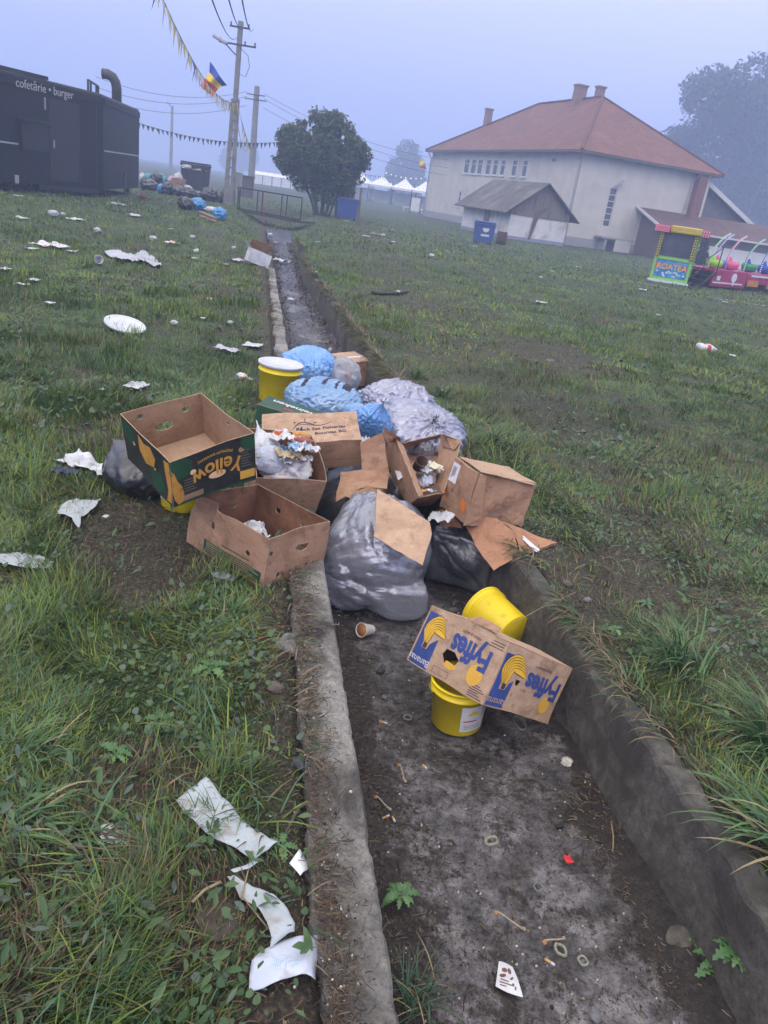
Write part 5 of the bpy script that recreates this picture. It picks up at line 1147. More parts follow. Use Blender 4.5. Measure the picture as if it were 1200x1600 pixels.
# ---------- sealed carton at the far end of the heap
R_c = [[0.8325, -0.5481, -0.0809], [0.5441, 0.8363, -0.0671], [0.1045, 0.0118, 0.9945]]
ct = CBox('carton', 'sealed pale brown carton with white tape in the channel behind the heap', (.295, .409, .265), R_c, (-.593, 8.404, -.187), .005, 19, mats=[M_cardl, M_cardin, M_edge])
for s in ('-y', '-x', '+y', '+x'): ct.side(s, mats=[M_card, M_cardin, M_edge])
ct.side('-z', name='bottom_panel'); ct.side('+z', name='lid'); ct.decal('+z', rect(.05, .98, .40, .52), M_wprint, 'tape'); ct.decal('+x', rect(.40, .52, .7, .99), M_wprint, 'tape')

# ---------- labelled box
R_l = [[0.8749, -0.4696, 0.1182], [0.4548, 0.8807, 0.1327], [-0.1665, -0.0624, 0.9841]]
lb_ = CBox('cardboard_box', 'dented brown box with white shipping label and orange mark on the right lip', (.382, .279, .284), R_l, (.553, 4.028, .181), .010, 23, mats=[M_card, M_cardin, M_edge], push=[((.0, -.14, -.14), .16, (0, .045, .02)), ((.15, -.14, -.13), .10, (0, -.02, .035)), ((-.19, 0, -.1), .15, (.02, 0, 0)), ((-.05, -.14, .1), .12, (0, .015, 0))])
for s in ('-y', '+y', '+x', '-x'): lb_.side(s)
lb_.side('-z', name='bottom_panel'); lb_.side('+z', name='lid', mats=[M_cardl, M_cardin, M_edge])
lb_.decal('-x', rect(.02, .33, .55, .93), M_wprint, 'shipping_label')
for k in range(4): lb_.decal('-x', rect(.07+.04*k, .08+.04*k+.012, .62+.02*k, .86), M_gprint, 'label_print', off=.0015)
lb_.decal('-x', [(.62, .33), (.68, .42), (.78, .40), (.86, .34), (.84, .18), (.74, .14), (.66, .2)], mat('orange_spray', (.75, .17, .015), .6, (.85, .22, .02), 20), 'orange_mark')
lb_.decal('-x', [(.05, .30), (.10, .42), (.13, .38), (.09, .18)], bpy.data.materials['orange_spray'], 'orange_mark')
# a flap edge that overlaps the front face, and lid overhang
free_panel('flap', [Vector(p) for p in ((-.196, -.15, .147), (-.20, -.148, -.15), (-.11, -.162, -.09), (-.165, -.165, .14))], parent=lb_.root, seed=3, warp=.003)
free_panel('flap', [Vector(p) for p in ((-.19, -.15, .158), (.17, -.165, .140), (.185, .12, .156), (-.16, .13, .162))], parent=lb_.root, seed=4, warp=.006, mats=[M_cardl, M_cardin, M_edge])

# ---------- fallen banana box resting on the bucket
R_ff = [[0.5803, 0.771, 0.2622], [-0.7888, 0.452, 0.4165], [0.2026, -0.4486, 0.8705]]
fy = CBox('banana_box', 'pale brown banana box with blue print, tipped upside down over a yellow bucket', (.492, .41, .251), R_ff, (.521, 2.747, -.088), .006, 29, mats=[M_cardl, M_cardin, M_edge])
fW, fH = .492, .251
hole1 = [(.40*fW, .42*fH), (.46*fW, .30*fH), (.575*fW, .30*fH), (.62*fW, .43*fH), (.54*fW, .52*fH), (.43*fW, .52*fH)]
fy.side('-y', [[(x-.02, y-.01) for x, y in hole1]]); fy.side('+x', [ell(.315*.41, .50*.251, .013, .02)]); fy.side('+y'); fy.side('-x'); fy.side('+z', name='lid'); 
fy.side('-z', name='bottom_panel', outline=rect(.004, .488, .004, .16))
def bananas(cb, face, u0, v0, sc, asp):
    """bunch of bananas drawn as flat print: sc in panel heights"""
    rt = None
    def tr(x, y): return (u0+x*sc/asp, v0+y*sc)
    base = dict(parent=None)
    halo = [tr(*p) for p in ((-.10, -.60), (.14, -.60), (.20, -.40), (.42, -.22), (.80, -.22), (.92, .05), (.80, .35), (.45, .50), (.05, .45), (-.20, .20), (-.26, -.15), (-.10, -.42))]
    cb.decal(face, halo, M_cardl, 'banana_halo', off=.0012, res=.03)
    for k in range(6):
        a0 = k/5.0; pts = []
        for i in range(9):
            t = i/8; ang = math.radians(180-52*a0)-t*math.radians(118-38*a0); r = .50-.07*k
            cx, cy = .12+.12*a0, -.08-.02*a0
            pts.append((cx+r*math.cos(ang)*(.72+.02*k)+.50*t*(.35+.10*k)*.9, cy+r*math.sin(ang)*.92-.10*a0*t))
        pts = [(0.02+.02*a0, -.50)]+pts
        for (w_, m_, off) in ((.085, M_outline, .0016+.0004*k), (.066, M_banana, .0018+.0004*k)):
            cb.decal(face, [tr(*p) for p in arcpoly(pts, [w_*q for q in (.45, .6, .85, 1, 1.05, 1.05, 1, .9, .7, .3)])], m_, 'banana_print', off=off, res=.05)
    cb.decal(face, [tr(*p) for p in ((-.05, -.58), (.10, -.58), (.10, -.42), (-.04, -.42))], M_outline, 'stem_print', off=.0042)
for face, w_ in (('-y', .492), ('+x', .41)):
    asp = w_/.251
    fy.decal(face, rect(.02, .255, .02, .93) if face == '-y' else rect(.02, .26, .02, .86), M_inkb, 'blue_block', off=.0006)
    bananas(fy, face, .125 if face == '-y' else .14, .66 if face == '-y' else .64, .56, asp)
    fy.text(face, 'Bananas', .135, .11, .040, M_wprint if face == '-y' else M_cardl, PI, .0)
    fy.text(face, 'Fyffes', .655 if face == '-y' else .68, .60 if face == '-y' else .56, .118 if face == '-y' else .112, M_inkb, PI, .0042, sx=.88, off=.0022)
    fy.decal(face, ell(.80 if face == '-y' else .82, .33 if face == '-y' else .27, .085, .085*asp*1.0, 20), M_yprint, 'sun_print', off=.0012)
    fy.text(face, 'GOLD QUALITY', .60, .84 if face == '-y' else .83, .015, M_ink, PI)
fy.decal('-y', [(.42, .24), (.50, .20), (.57, .24), (.58, .30), (.44, .32)], M_yprint, 'sun_print')
for k in range(6): fy.decal('-y', rect(.80, .97-.03*(k % 3), .03+k*.034, .03+k*.034+.012), M_ink, 'small_print')
for k in range(3): fy.decal('-y', rect(.80+.02*k, .97, .84+k*.045, .84+k*.045+.012), M_ink, 'small_print')
for p in (rect(.32, .52, .05, .056), rect(.32, .52, .15, .156), rect(.32, .323, .05, .156), rect(.517, .52, .05, .156)): fy.decal('-y', p, M_ink, 'print_frame')
free_panel('torn_flap', [Vector(p) for p in ((-.02, -.2, .127), (.16, -.2, .13), (.14, -.16, .155), (.0, -.155, .165))], parent=fy.root, seed=9, warp=.012)

# ---------- small open tray with waste, torn pieces
tray = empty('open_tray', pz(655, 745, .2), label='tall narrow open brown box packed with food waste in the middle of the heap', cat='box'); tO = Vector(tray.location)
def tp_(px, py, z): return pz(px, py, z)-tO
cm = [M_card, M_cardd, M_edge]
free_panel('side_panel', [tp_(591.7, 704, .10), tp_(636.7, 790, .03), tp_(655, 776, .24), tp_(620, 687, .30)], parent=tray, mats=cm, seed=5)
free_panel('side_panel', [tp_(620, 687, .30), tp_(655, 776, .24), tp_(662, 774, .22), tp_(631, 697, .27)], parent=tray, mats=cm, seed=5, warp=.003)
free_panel('end_panel', [tp_(637, 791, .03), tp_(672, 790, .03), tp_(694, 771, .20), tp_(655, 777, .23)], parent=tray, mats=[M_cardd, M_cardin, M_edge], seed=6)
free_panel('side_panel', [tp_(681, 753, .10), tp_(692, 771, .18), tp_(721, 689, .34), tp_(688, 678, .28)], parent=tray, mats=cm, seed=7)
free_panel('flap', [tp_(688, 678, .28), tp_(690, 697, .26), tp_(709, 702, .30), tp_(720, 689, .345), tp_(694, 679, .36)], parent=tray, mats=cm, seed=7, warp=.003)
free_panel('end_panel', [tp_(632, 700, .12), tp_(690, 690, .14), tp_(690, 679, .24), tp_(630, 692, .26)], parent=tray, mats=cm, seed=8)
free_panel('bottom_panel', [tp_(600, 712, .06), tp_(640, 790, .02), tp_(690, 770, .05), tp_(690, 690, .09)], parent=tray, mats=cm, seed=8)
free_panel('paper_label', [tp_(617, 735, .154), tp_(622, 750, .141), tp_(630, 745, .165), tp_(625, 736, .178)], parent=tray, mats=[M_paper, M_paper], thick=.001, warp=.002, seed=2)
free_panel('cardboard_piece', [pz(534, 737, .12), pz(525, 768, .07), pz(525, 782, .05), pz(563, 762, .10), pz(605, 763, .12), pz(609, 742, .14), pz(590, 735, .16), pz(564, 735, .15)],
           'flattened brown cardboard sheet with bent front edge lying above the translucent grey bag', 'cardboard', mats=[M_card, M_cardd, M_edge], seed=31, warp=.012)
free_panel('cardboard_piece', [pz(564, 735, .15), pz(609, 742, .14), pz(603, 693, .30), pz(598, 677, .36), pz(562, 692, .30)],
           'creased upright brown cardboard sheet leaning behind, between the fish box and the narrow tray', 'cardboard', mats=[M_card, M_cardd, M_edge], seed=32, warp=.016)
free_panel('cardboard_piece', [pz(598, 677, .34), pz(604, 695, .28), pz(626, 688, .26), pz(622, 683, .32), pz(600, 671, .36)],
           'small folded brown cardboard flap at the foot of the big tied grey bag', 'cardboard', mats=[M_cardd, M_cardd, M_edge], seed=33, warp=.01)
free_panel('cardboard_piece', [pz(539, 775, .12), pz(556, 780, .10), pz(598, 765, .12), pz(575, 762, .14), pz(554, 768, .13)],
           'narrow torn cardboard strip under the flattened sheet on top of the translucent bag', 'cardboard', mats=[M_card, M_cardd, M_edge], seed=34, warp=.01)
free_panel('cardboard_piece', [pz(589.8, 763.5, .225), pz(584, 838, .15), pz(660, 884, .06), pz(675, 835, .14), pz(672, 816, .17)],
           'smooth stained cardboard sheet lying aslant on the translucent grey bag', 'cardboard', mats=[M_cardl, M_cardin, M_edge], seed=35, warp=.006)
free_panel('cardboard_piece', [pz(671, 800, .03), pz(690, 820, .02), pz(722, 824, .03), pz(716, 803, .06), pz(690, 795, .08)],
           'flat cardboard scrap peeking out between the dark bag and the labelled box', 'cardboard', mats=[M_cardd, M_cardd, M_edge], seed=36, warp=.006)
cr_ = empty('crushed_box', pz(775, 850, .05), label='crushed orange-brown cardboard box with white tape beneath the labelled box', cat='box'); cO = Vector(cr_.location)
def cp_(px, py, z): return pz(px, py, z)-cO
free_panel('side_panel', [cp_(720, 806, .06), cp_(742, 851, .00), cp_(772, 891, -.05), cp_(812, 864, .03), cp_(803, 830, .10), cp_(779, 812, .12)], parent=cr_, mats=[card_mat('orange_cardboard', (.36, .185, .11), (.46, .25, .155), (.22, .09, .04), (.56, .72)), M_cardin, M_edge], seed=41, warp=.016)
oc = bpy.data.materials['orange_cardboard']
free_panel('flap', [cp_(779, 812, .11), cp_(803, 829, .10), cp_(813, 866, .03), cp_(845, 857, .015), cp_(871, 846, .03), cp_(835, 836, .05)], parent=cr_, mats=[oc, M_cardin, M_edge], seed=42, warp=.014)
free_panel('flap', [cp_(806, 868, .0), cp_(815, 872, .0), cp_(868, 850, .012), cp_(862, 846, .018)], parent=cr_, mats=[oc, M_cardin, M_edge], seed=43, warp=.008)
free_panel('tape', [cp_(812, 838, .066), cp_(838, 862, .036), cp_(844, 859, .038), cp_(818, 837, .068)], parent=cr_, mats=[M_wprint, M_wprint], thick=.001, seed=42, warp=.003, res=.02)
# far white carton on the left bank
R_z = [[.88, -.42, .22], [.40, .90, .12], [-.25, -.02, .97]]
Rz = Matrix(R_z); ex_ = Rz.col[0].normalized(); ey_ = (Rz.col[1]-ex_*Rz.col[1].dot(ex_)).normalized(); ez_ = ex_.cross(ey_)
R_z = [list(r) for r in Matrix((ex_, ey_, ez_)).transposed()]
q = pz(401, 415, 0)
wc = CBox('white_carton', 'open white carton with brown inside lying on the grass left of the far channel', (.42, .32, .25), R_z, (q.x, q.y+.1, .14), .006, 51, mats=[M_paper, M_cardin, M_edge])
for s in ('-y', '-x', '+x', '+y'): wc.side(s)
wc.side('-z', name='bottom_panel'); wc.flap('+y', .20, -.5); wc.flap('-x', .15, .9)

# ------------------------------------------------------------------ buckets
M_yel = mat('yellow_plastic', (.78, .58, .010), .36, (.86, .66, .015), 6, stain=(.45, .31, .02), stain_scale=9, stain_thr=(.66, .80), spec=.4)
M_lid = mat('white_plastic_lid', (.50, .52, .56), .45, (.60, .62, .66), 8, stain=(.35, .34, .30), stain_scale=12, stain_thr=(.6, .75)); M_wire = flat('bucket_wire', (.45, .35, .08), .5)
def bucket(label, M, r=.125, h=.22, lid=False, handle=None, taper=.86, lab=None, group='yellow buckets'):
    t = empty('plastic_bucket', M=M, label=label, cat='bucket', group=group); b = MB(); n = 48
    b.lathe([(0, 0), (r*taper-.006, 0), (r*taper, .006), (r*(taper+(1-taper)*.80), h*.80), (r*(taper+(1-taper)*.80)+.008, h*.805), (r*(taper+(1-taper)*.84)+.008, h*.835), (r*(taper+(1-taper)*.84)+.001, h*.84), (r*.985, h*.965), (r+.008, h*.97), (r+.008, h*.995), (r+.003, h), (r-.004, h), (r-.004, h*.97), (r*taper-.005, .010), (0, .009)], n)
    b.build('shell', M_yel, t, smooth=True).data.polygons.foreach_set('use_smooth', [True]*len(t.children[0].data.polygons))
    if lid:
        b = MB(); b.lathe([(0, h-.004), (r-.018, h-.004), (r-.010, h+.006), (r+.010, h+.008), (r+.012, h-.012), (r+.009, h-.014), (0, h-.012)][:4]+[(r+.012, h+.004), (r+.012, h-.012), (r+.0095, h-.012)], n); b.build('lid', M_lid, t, smooth=True)
    if handle is not None:
        a, dr = handle; z0 = h*.82; R0 = r*(taper+(1-taper)*.82)+.012; pts = []
        for k in range(17):
            f_ = PI*k/16; x = R0*math.cos(f_); y = R0*1.02*math.sin(f_); pts.append(Matrix.Rotation(a, 3, 'Z') @ Vector((x, y*math.cos(dr), z0+y*math.sin(dr))))
        b = MB(); b.tube(pts, .0022, 6); b.build('handle', M_wire, t, smooth=True)
        for sg in (-1, 1): b = MB(); b.lathe([(0, 0), (.012, 0), (.012, .008), (0, .01)], 10, Matrix.Rotation(a, 4, 'Z') @ Matrix.Translation((sg*(R0-.010), 0, z0)) @ Matrix.Rotation(sg*PI/2, 4, 'Y')); b.build('handle_mount', M_yel, t)
    if lab:
        a0, a1, z0, z1 = lab
        def cyl(a, z, o): rr = r*(taper+(1-taper)*z/h)+o; return (rr*math.cos(a), rr*math.sin(a), z)
        def patch(nm, aa, ab, za, zb, m, o, par):
            V = []; k = 10
            for i in range(k+1):
                a = aa+(ab-aa)*i/k; V += [cyl(a, za, o), cyl(a, zb, o)]
            return mesh(nm, V, [(2*i, 2*i+2, 2*i+3, 2*i+1) for i in range(k)], m, par, smooth=True)
        lp = patch('label', a0, a1, z0, z1, M_paper, .0015, t); dz = z1-z0; da = a1-a0
        patch('label_print', a0+.25*da, a0+.7*da, z0+.66*dz, z0+.74*dz, M_banana, .0022, lp); patch('label_print', a0+.35*da, a0+.6*da, z0+.74*dz, z0+.82*dz, M_banana, .0022, lp)
        patch('label_print', a0+.1*da, a0+.62*da, z0+.40*dz, z0+.45*dz, bpy.data.materials['red_print'], .0022, lp); patch('label_print', a0+.84*da, a0+.88*da, z0+.55*dz, z0+.95*dz, bpy.data.materials['red_print'], .0022, lp)
        for k in range(3): patch('label_print', a0+.15*da, a0+.8*da, z0+(.10+.07*k)*dz, z0+(.12+.07*k)*dz, M_gprint, .0022, lp)
    return t
def TRS(loc, rx=0, ry=0, rz=0): return Matrix.Translation(loc) @ Matrix.Rotation(rz, 4, 'Z') @ Matrix.Rotation(ry, 4, 'Y') @ Matrix.Rotation(rx, 4, 'X')
q = pz(713, 1140, -DEP); bucket('yellow bucket with a paper label standing in the channel under the tipped banana box', TRS((q.x, q.y+.05, -DEP+.005), 0, math.radians(-3), 0), .122, .215, handle=(math.radians(20), math.radians(-12)), lab=(math.radians(-88), math.radians(-30), .03, .155))
q = pz(775, 990, -DEP+.1); Ml = Matrix.Translation(pz(777, 972, -DEP+.125)) @ Vector((-.62, .78, .06)).to_track_quat('Z', 'Y').to_matrix().to_4x4() @ Matrix.Translation((0, 0, -.12)); bucket('yellow bucket lying on its side behind the tipped banana box', Ml, .125, .24)
q = pz(430, 628, 0); bucket('yellow bucket closed with a white lid on the left edge of the heap', TRS((q.x, q.y+.06, .0), 0, math.radians(2), 0), .168, .30, lid=True)
q = pz(268, 802, 0); bucket('yellow bucket with a small red and white sticker squeezed beneath the black fruit box', TRS((q.x+.03, q.y+.13, .0), 0, 0, 0), .14, .27, lab=(math.radians(196), math.radians(222), .05, .14))

# ------------------------------------------------------------------ plastic bags: cloth relaxed over their contents
def ico(sub):
    bm = bmesh.new(); bmesh.ops.create_icosphere(bm, subdivisions=sub, radius=1.0); bm.verts.index_update(); bm.edges.index_update()
    V = np.array([v.co[:] for v in bm.verts]); E = np.array([[e.verts[0].index, e.verts[1].index] for e in bm.edges]); Fc = np.array([[v.index for v in f.verts] for f in bm.faces]); bm.free(); return V, E, Fc
_ico = {k: ico(k) for k in (4, 5, 6)}
def bag_film(size, contents, seed, sub=5, excess=1.25, neck=None, floor=0.0, iters=130, suck=.004, grav=.0015, aniso=1.0, soft=3):
    """contents: list of (centre, half-size, 'e'|'b', rotz); returns relaxed plastic film"""
    rs = np.random.RandomState(seed); D, E, Fc = _ico[sub]; X = D*np.array(size)*1.04; X[:, 2] += size[2]
    X = X+rs.randn(*X.shape)*size[0]*.012
    X[:, 2] = np.maximum(X[:, 2], floor+.002)
    L0 = np.linalg.norm(D[E[:, 0]]*np.array(size)-D[E[:, 1]]*np.array(size), axis=1)*excess
    de = D[E[:, 0]]-D[E[:, 1]]; hz0 = np.hypot(de[:, 0], de[:, 1])/np.linalg.norm(de, axis=1); L0 = L0*(1+(aniso-1)*hz0**2)
    n = len(X); val = np.bincount(E.ravel(), minlength=n)[:, None].astype(float)
    cen = np.array([0, 0, size[2]*.7]); ndir = None
    if neck is not None:
        nd = np.array(neck[:3], float); nd /= np.linalg.norm(nd); cosn = D @ nd; ang = np.arccos(np.clip(cosn, -1, 1)); tip = ang < .16; ring = (ang >= .16) & (ang < .26); npos = np.array(size)*nd*neck[3]; npos[2] += size[2]
    Vp = np.zeros_like(X)
    fine = ico_bend[sub] if sub in ico_bend else None
    for it in range(iters):
        Vp *= .86; Vp[:, 2] -= grav*.12; d = cen-X; Vp += d*suck*.10
        X = X+Vp; X0 = X.copy()
        for s in range(3):
            d = X[E[:, 1]]-X[E[:, 0]]; l = np.linalg.norm(d, axis=1); st = (l-L0)/np.maximum(l, 1e-9); st = np.where(st < 0, st*.75, st)
            c = d*(st*.5)[:, None]; acc = np.stack([np.bincount(E[:, 0], c[:, k], n)-np.bincount(E[:, 1], c[:, k], n) for k in range(3)], 1); X = X+acc/val*1.7
            for (cc, hs, kind, rz) in contents:
                cc = np.array(cc); hs = np.array(hs); ca, sa = math.cos(rz), math.sin(rz); q = X-cc; q = np.stack([q[:, 0]*ca+q[:, 1]*sa, -q[:, 0]*sa+q[:, 1]*ca, q[:, 2]], 1)
                if kind == 'e':
                    m = np.linalg.norm(q/hs, axis=1); ins = m < 1; q[ins] /= np.maximum(m[ins], .05)[:, None]
                else:
                    a = np.abs(q)/hs; ins = (a < 1).all(1); k = (hs-np.abs(q)); ax = k.argmin(1); idx = np.where(ins)[0]; sg = np.sign(q[idx, ax[idx]]); sg[sg == 0] = 1; q[idx, ax[idx]] = sg*hs[ax[idx]]
                X = np.stack([q[:, 0]*ca-q[:, 1]*sa, q[:, 0]*sa+q[:, 1]*ca, q[:, 2]], 1)+cc
            if neck is not None:
                k_ = min(1, it/50); X[ring] += ((npos+(X[ring]-X[ring].mean(0))*.25)-X[ring])*.25*k_; out_ = npos+nd*neck[4]; X[tip] += ((out_+(X[tip]-X[tip].mean(0))*.9)-X[tip])*.12*k_
            X[:, 2] = np.maximum(X[:, 2], floor+.002)
        Vp = .5*Vp+.5*np.clip(X-X0, -.01, .01)
        if it % 3 == 0:
            acc = np.stack([np.bincount(E[:, 0], X[E[:, 1], k], n)+np.bincount(E[:, 1], X[E[:, 0], k], n) for k in range(3)], 1)/val
            X = X*.7+acc*.3
    # light smoothing of single-vertex noise
    for q in range(soft):
        acc = np.stack([np.bincount(E[:, 0], X[E[:, 1], k], n)+np.bincount(E[:, 1], X[E[:, 0], k], n) for k in range(3)], 1)/val
        X = X*.45+acc*.55
    X[:, 2] = np.maximum(X[:, 2], floor+.002)
    return X, Fc
ico_bend = {}
def film_mat(name, col, alpha=1.0, rough=.28, bump=.35, col2=None, spec=.8, tint=None, bscale=30, metal=.0):
    m = bpy.data.materials.new(name); m.use_nodes = True; nt = m.node_tree; b = nt.nodes['Principled BSDF']; Lk = nt.links.new
    tc = nt.nodes.new('ShaderNodeTexCoord'); n = nt.nodes.new('ShaderNodeTexNoise'); n.inputs['Scale'].default_value = 5; n.inputs['Detail'].default_value = 5; Lk(tc.outputs['Object'], n.inputs[0])
    r = ramp(nt, [(.35, col), (.65, col2 or tuple(min(1, c*1.25) for c in col))]); Lk(n.outputs[0], r.inputs[0]); Lk(r.outputs[0], b.inputs['Base Color'])
    b.inputs['Roughness'].default_value = rough; b.inputs['Specular IOR Level'].default_value = spec; b.inputs['Metallic'].default_value = metal; b.inputs['Coat Weight'].default_value = .5; b.inputs['Coat Roughness'].default_value = .18
    # creases: stretched ridged noise
    mp = nt.nodes.new('ShaderNodeMapping'); mp.inputs['Scale'].default_value = (1, 5.5, 2.2); mp.inputs['Rotation'].default_value = (.3, .5, .6); Lk(tc.outputs['Object'], mp.inputs[0])
    n2 = nt.nodes.new('ShaderNodeTexNoise'); n2.inputs['Scale'].default_value = bscale*.35; n2.inputs['Detail'].default_value = 5; n2.inputs['Distortion'].default_value = 1.4; n2.inputs['Roughness'].default_value = .5; Lk(mp.outputs[0], n2.inputs[0])
    ma = nt.nodes.new('ShaderNodeMath'); ma.operation = 'SUBTRACT'; Lk(n2.outputs[0], ma.inputs[0]); ma.inputs[1].default_value = .5
    mb_ = nt.nodes.new('ShaderNodeMath'); mb_.operation = 'ABSOLUTE'; Lk(ma.outputs[0], mb_.inputs[0])
    bp = nt.nodes.new('ShaderNodeBump'); bp.inputs['Strength'].default_value = bump; bp.inputs['Distance'].default_value = .03; Lk(mb_.outputs[0], bp.inputs['Height']); Lk(bp.outputs[0], b.inputs['Normal'])
    if alpha < 1:
        tr_ = nt.nodes.new('ShaderNodeBsdfTransparent'); tr_.inputs[0].default_value = (*(tint or (.85, .88, .95)), 1); ms = nt.nodes.new('ShaderNodeMixShader'); lw = nt.nodes.new('ShaderNodeLayerWeight'); lw.inputs[0].default_value = .35
        mr_ = nt.nodes.new('ShaderNodeMapRange'); mr_.inputs[3].default_value = alpha; mr_.inputs[4].default_value = min(1, alpha+.35); Lk(lw.outputs['Facing'], mr_.inputs[0]); Lk(mr_.outputs[0], ms.inputs[0]); Lk(tr_.outputs[0], ms.inputs[1]); Lk(b.outputs[0], ms.inputs[2]); Lk(ms.outputs[0], nt.nodes['Material Output'].inputs[0])
    return m
M_greyf = film_mat('grey_translucent_film', (.30, .315, .385), .60, .20, .25, (.42, .44, .53), bscale=18, metal=.38); M_darkf = film_mat('black_film', (.022, .023, .028), 1, .28, .35, (.04, .042, .05), bscale=30, metal=.3)
M_dgreyf = film_mat('dark_grey_film', (.060, .063, .075), 1, .30, .3, (.09, .094, .108), metal=.35); M_lavf = film_mat('lavender_grey_film', (.29, .30, .40), 1, .28, .3, (.38, .39, .51), metal=.5)
M_bluef = film_mat('pale_blue_film', (.13, .34, .74), .80, .24, .35, (.28, .52, .88), metal=.3); M_blueL = film_mat('clear_blue_film', (.20, .40, .72), .58, .20, .4, (.42, .62, .88), metal=.3); M_clearf = film_mat('clear_film', (.42, .44, .50), .48, .2, .7, (.52, .54, .6))
M_whitef = film_mat('white_film', (.60, .61, .66), .92, .35, .5, (.70, .71, .76)); M_skyf = film_mat('bright_blue_film', (.02, .20, .50), 1, .35, .5, (.04, .30, .62)); M_turq = mat('turquoise_plastic', (.01, .32, .42), .4, (.02, .42, .5), 12)
def bag(name, label, loc, size, contents, mt, seed, sub=5, rz=0, tilt=(0, 0), inner=None, mi_fn=None, extra=None, cat='bag', group=None, gather=None, crease=1.0, boxy=0.0, flare=0.0, **k):
    X, Fc = bag_film(size, contents, seed, sub, **k)
    if boxy:
        h_ = X[:, 2]/X[:, 2].max(); th = np.arctan2(X[:, 1], X[:, 0])+.25; sq = (np.abs(np.cos(th))**4+np.abs(np.sin(th))**4)**-.25; f_ = (1+(sq-1)*boxy*(1-h_*.6))*(1+flare*(1-h_)**1.5*np.clip(h_*12+.3, 0, 1)); X[:, 0] *= f_; X[:, 1] *= f_
    n_ = len(X); fa, fb, fc = X[Fc[:, 0]], X[Fc[:, 1]], X[Fc[:, 2]]; fn_ = np.cross(fb-fa, fc-fa); N_ = np.zeros_like(X)
    for k_ in range(3):
        for q in range(3): N_[:, q] += np.bincount(Fc[:, k_], fn_[:, q], n_)
    N_ /= np.maximum(np.linalg.norm(N_, axis=1), 1e-9)[:, None]
    g_ = gather or [((0, 0, size[2]*2.1), 1)]; disp = np.zeros(n_); S = min(size)
    for (gp, am) in g_:
        d = X-np.array(gp); r = np.linalg.norm(d, axis=1); u = d/np.maximum(r, 1e-6)[:, None]
        f = 7.0; a = u*f; w0 = X*3.5; q0 = a[:, 0]+.8*fnoise(w0[:, 0], w0[:, 1]+w0[:, 2], 1.0, seed+3, 2); q1 = a[:, 1]+1.7*a[:, 2]+.8*fnoise(w0[:, 1], w0[:, 2]-w0[:, 0], 1.0, seed+4, 2)
        n1 = np.abs(fnoise(q0, q1, 1.0, seed, 2)-.5)*2; n2 = np.abs(fnoise(q0, q1, 2.7, seed+7, 2)-.5)*2
        fall = 1/(1+(r/(S*1.6))**2)+.35
        disp += am*fall*((n1**.55-.45)*.085+(n2**.6-.4)*.022)*S
    edge = np.clip((X[:, 2]-.002)/.03, 0, 1); X = X+N_*(disp*crease*edge)[:, None]
    b1 = np.abs(fnoise(X[:, 0]*1.0+X[:, 2]*.4, X[:, 1]+X[:, 2], 9.0, seed+11, 3)-.5)*2; X = X-N_*((.5-b1)*.0028*crease*edge)[:, None]; X[:, 2] = np.maximum(X[:, 2], .002)
    t = empty(name, loc, (tilt[0], tilt[1], rz), label, cat, group) if inner else None
    mi = None
    if mi_fn is not None:
        cc = X[Fc].mean(1); mi = [int(v) for v in mi_fn(cc)]
    o = mesh('film' if inner else name, X, Fc, mt, t, smooth=True, matidx=mi)
    if inner:
        for nm, m_, mb_ in inner: mb_.build(nm, m_, t, smooth=True)
    else: o.location = loc; o.rotation_euler = (tilt[0], tilt[1], rz); tag(o, label, cat, group)
    return t or o
def lumps(specs, seed=0):
    b = MB()
    for (c, s) in specs:
        D, E, Fc = _ico[4]; V = D*np.array(s)*(1+.10*(np.array([mnoise.noise(Vector(d)*2.5+Vector((seed, 0, 0))) for d in D]))[:, None])+np.array(c); b.add(V.tolist(), Fc.tolist())
    return b
# big translucent bag at the front of the heap
in_ = [('clothing', mat('pinkish_waste', (.42, .32, .34), .8, (.5, .42, .45), 8), lumps([((-.12, -.15, .24), (.13, .12, .09))], 1)), ('pale_waste', flat('pale_waste', (.36, .37, .40)), lumps([((.08, -.06, .28), (.11, .12, .05))], 2)), ('dark_waste', flat('dark_waste', (.05, .045, .05)), lumps([((.0, -.02, .14), (.25, .26, .12))], 3)), ('grey_waste', flat('grey_waste', (.20, .2, .22)), lumps([((-.05, .12, .36), (.17, .15, .09))], 4))]
bag('rubbish_bag', 'large translucent grey rubbish bag with waste showing through at the front of the heap', (-.005, 3.73, -DEP+.005), (.275, .31, .285), [((.0, -.05, .12), (.25, .26, .12), 'e', .1), ((-.08, .08, .36), (.15, .15, .15), 'e', 0), ((.11, -.02, .26), (.15, .18, .12), 'e', .5), ((-.13, -.13, .20), (.12, .14, .14), 'e', 0), ((.02, .18, .2), (.2, .12, .2), 'e', 0), ((.14, -.18, .10), (.10, .10, .09), 'b', .3), ((-.14, -.20, .09), (.10, .08, .08), 'b', -.3)], M_greyf, 1, 6, inner=in_, excess=1.05, aniso=1.18, iters=90, soft=7, crease=.85, boxy=.8, flare=.12, gather=[((-.12, .28, .62), 1), ((-.34, -.1, .1), .8)])
bag('rubbish_bag', 'boxy matt black rubbish bag in the channel right of the translucent bag', (.51, 4.10, -DEP+.005), (.215, .27, .20), [((0, 0, .16), (.17, .225, .15), 'b', -.25), ((-.02, .03, .26), (.12, .15, .12), 'e', 0)], M_dgreyf, 2, 6, excess=1.05, aniso=1.1, iters=80, soft=4, boxy=.7, flare=.05, gather=[((-.2, .1, .42), 1)])
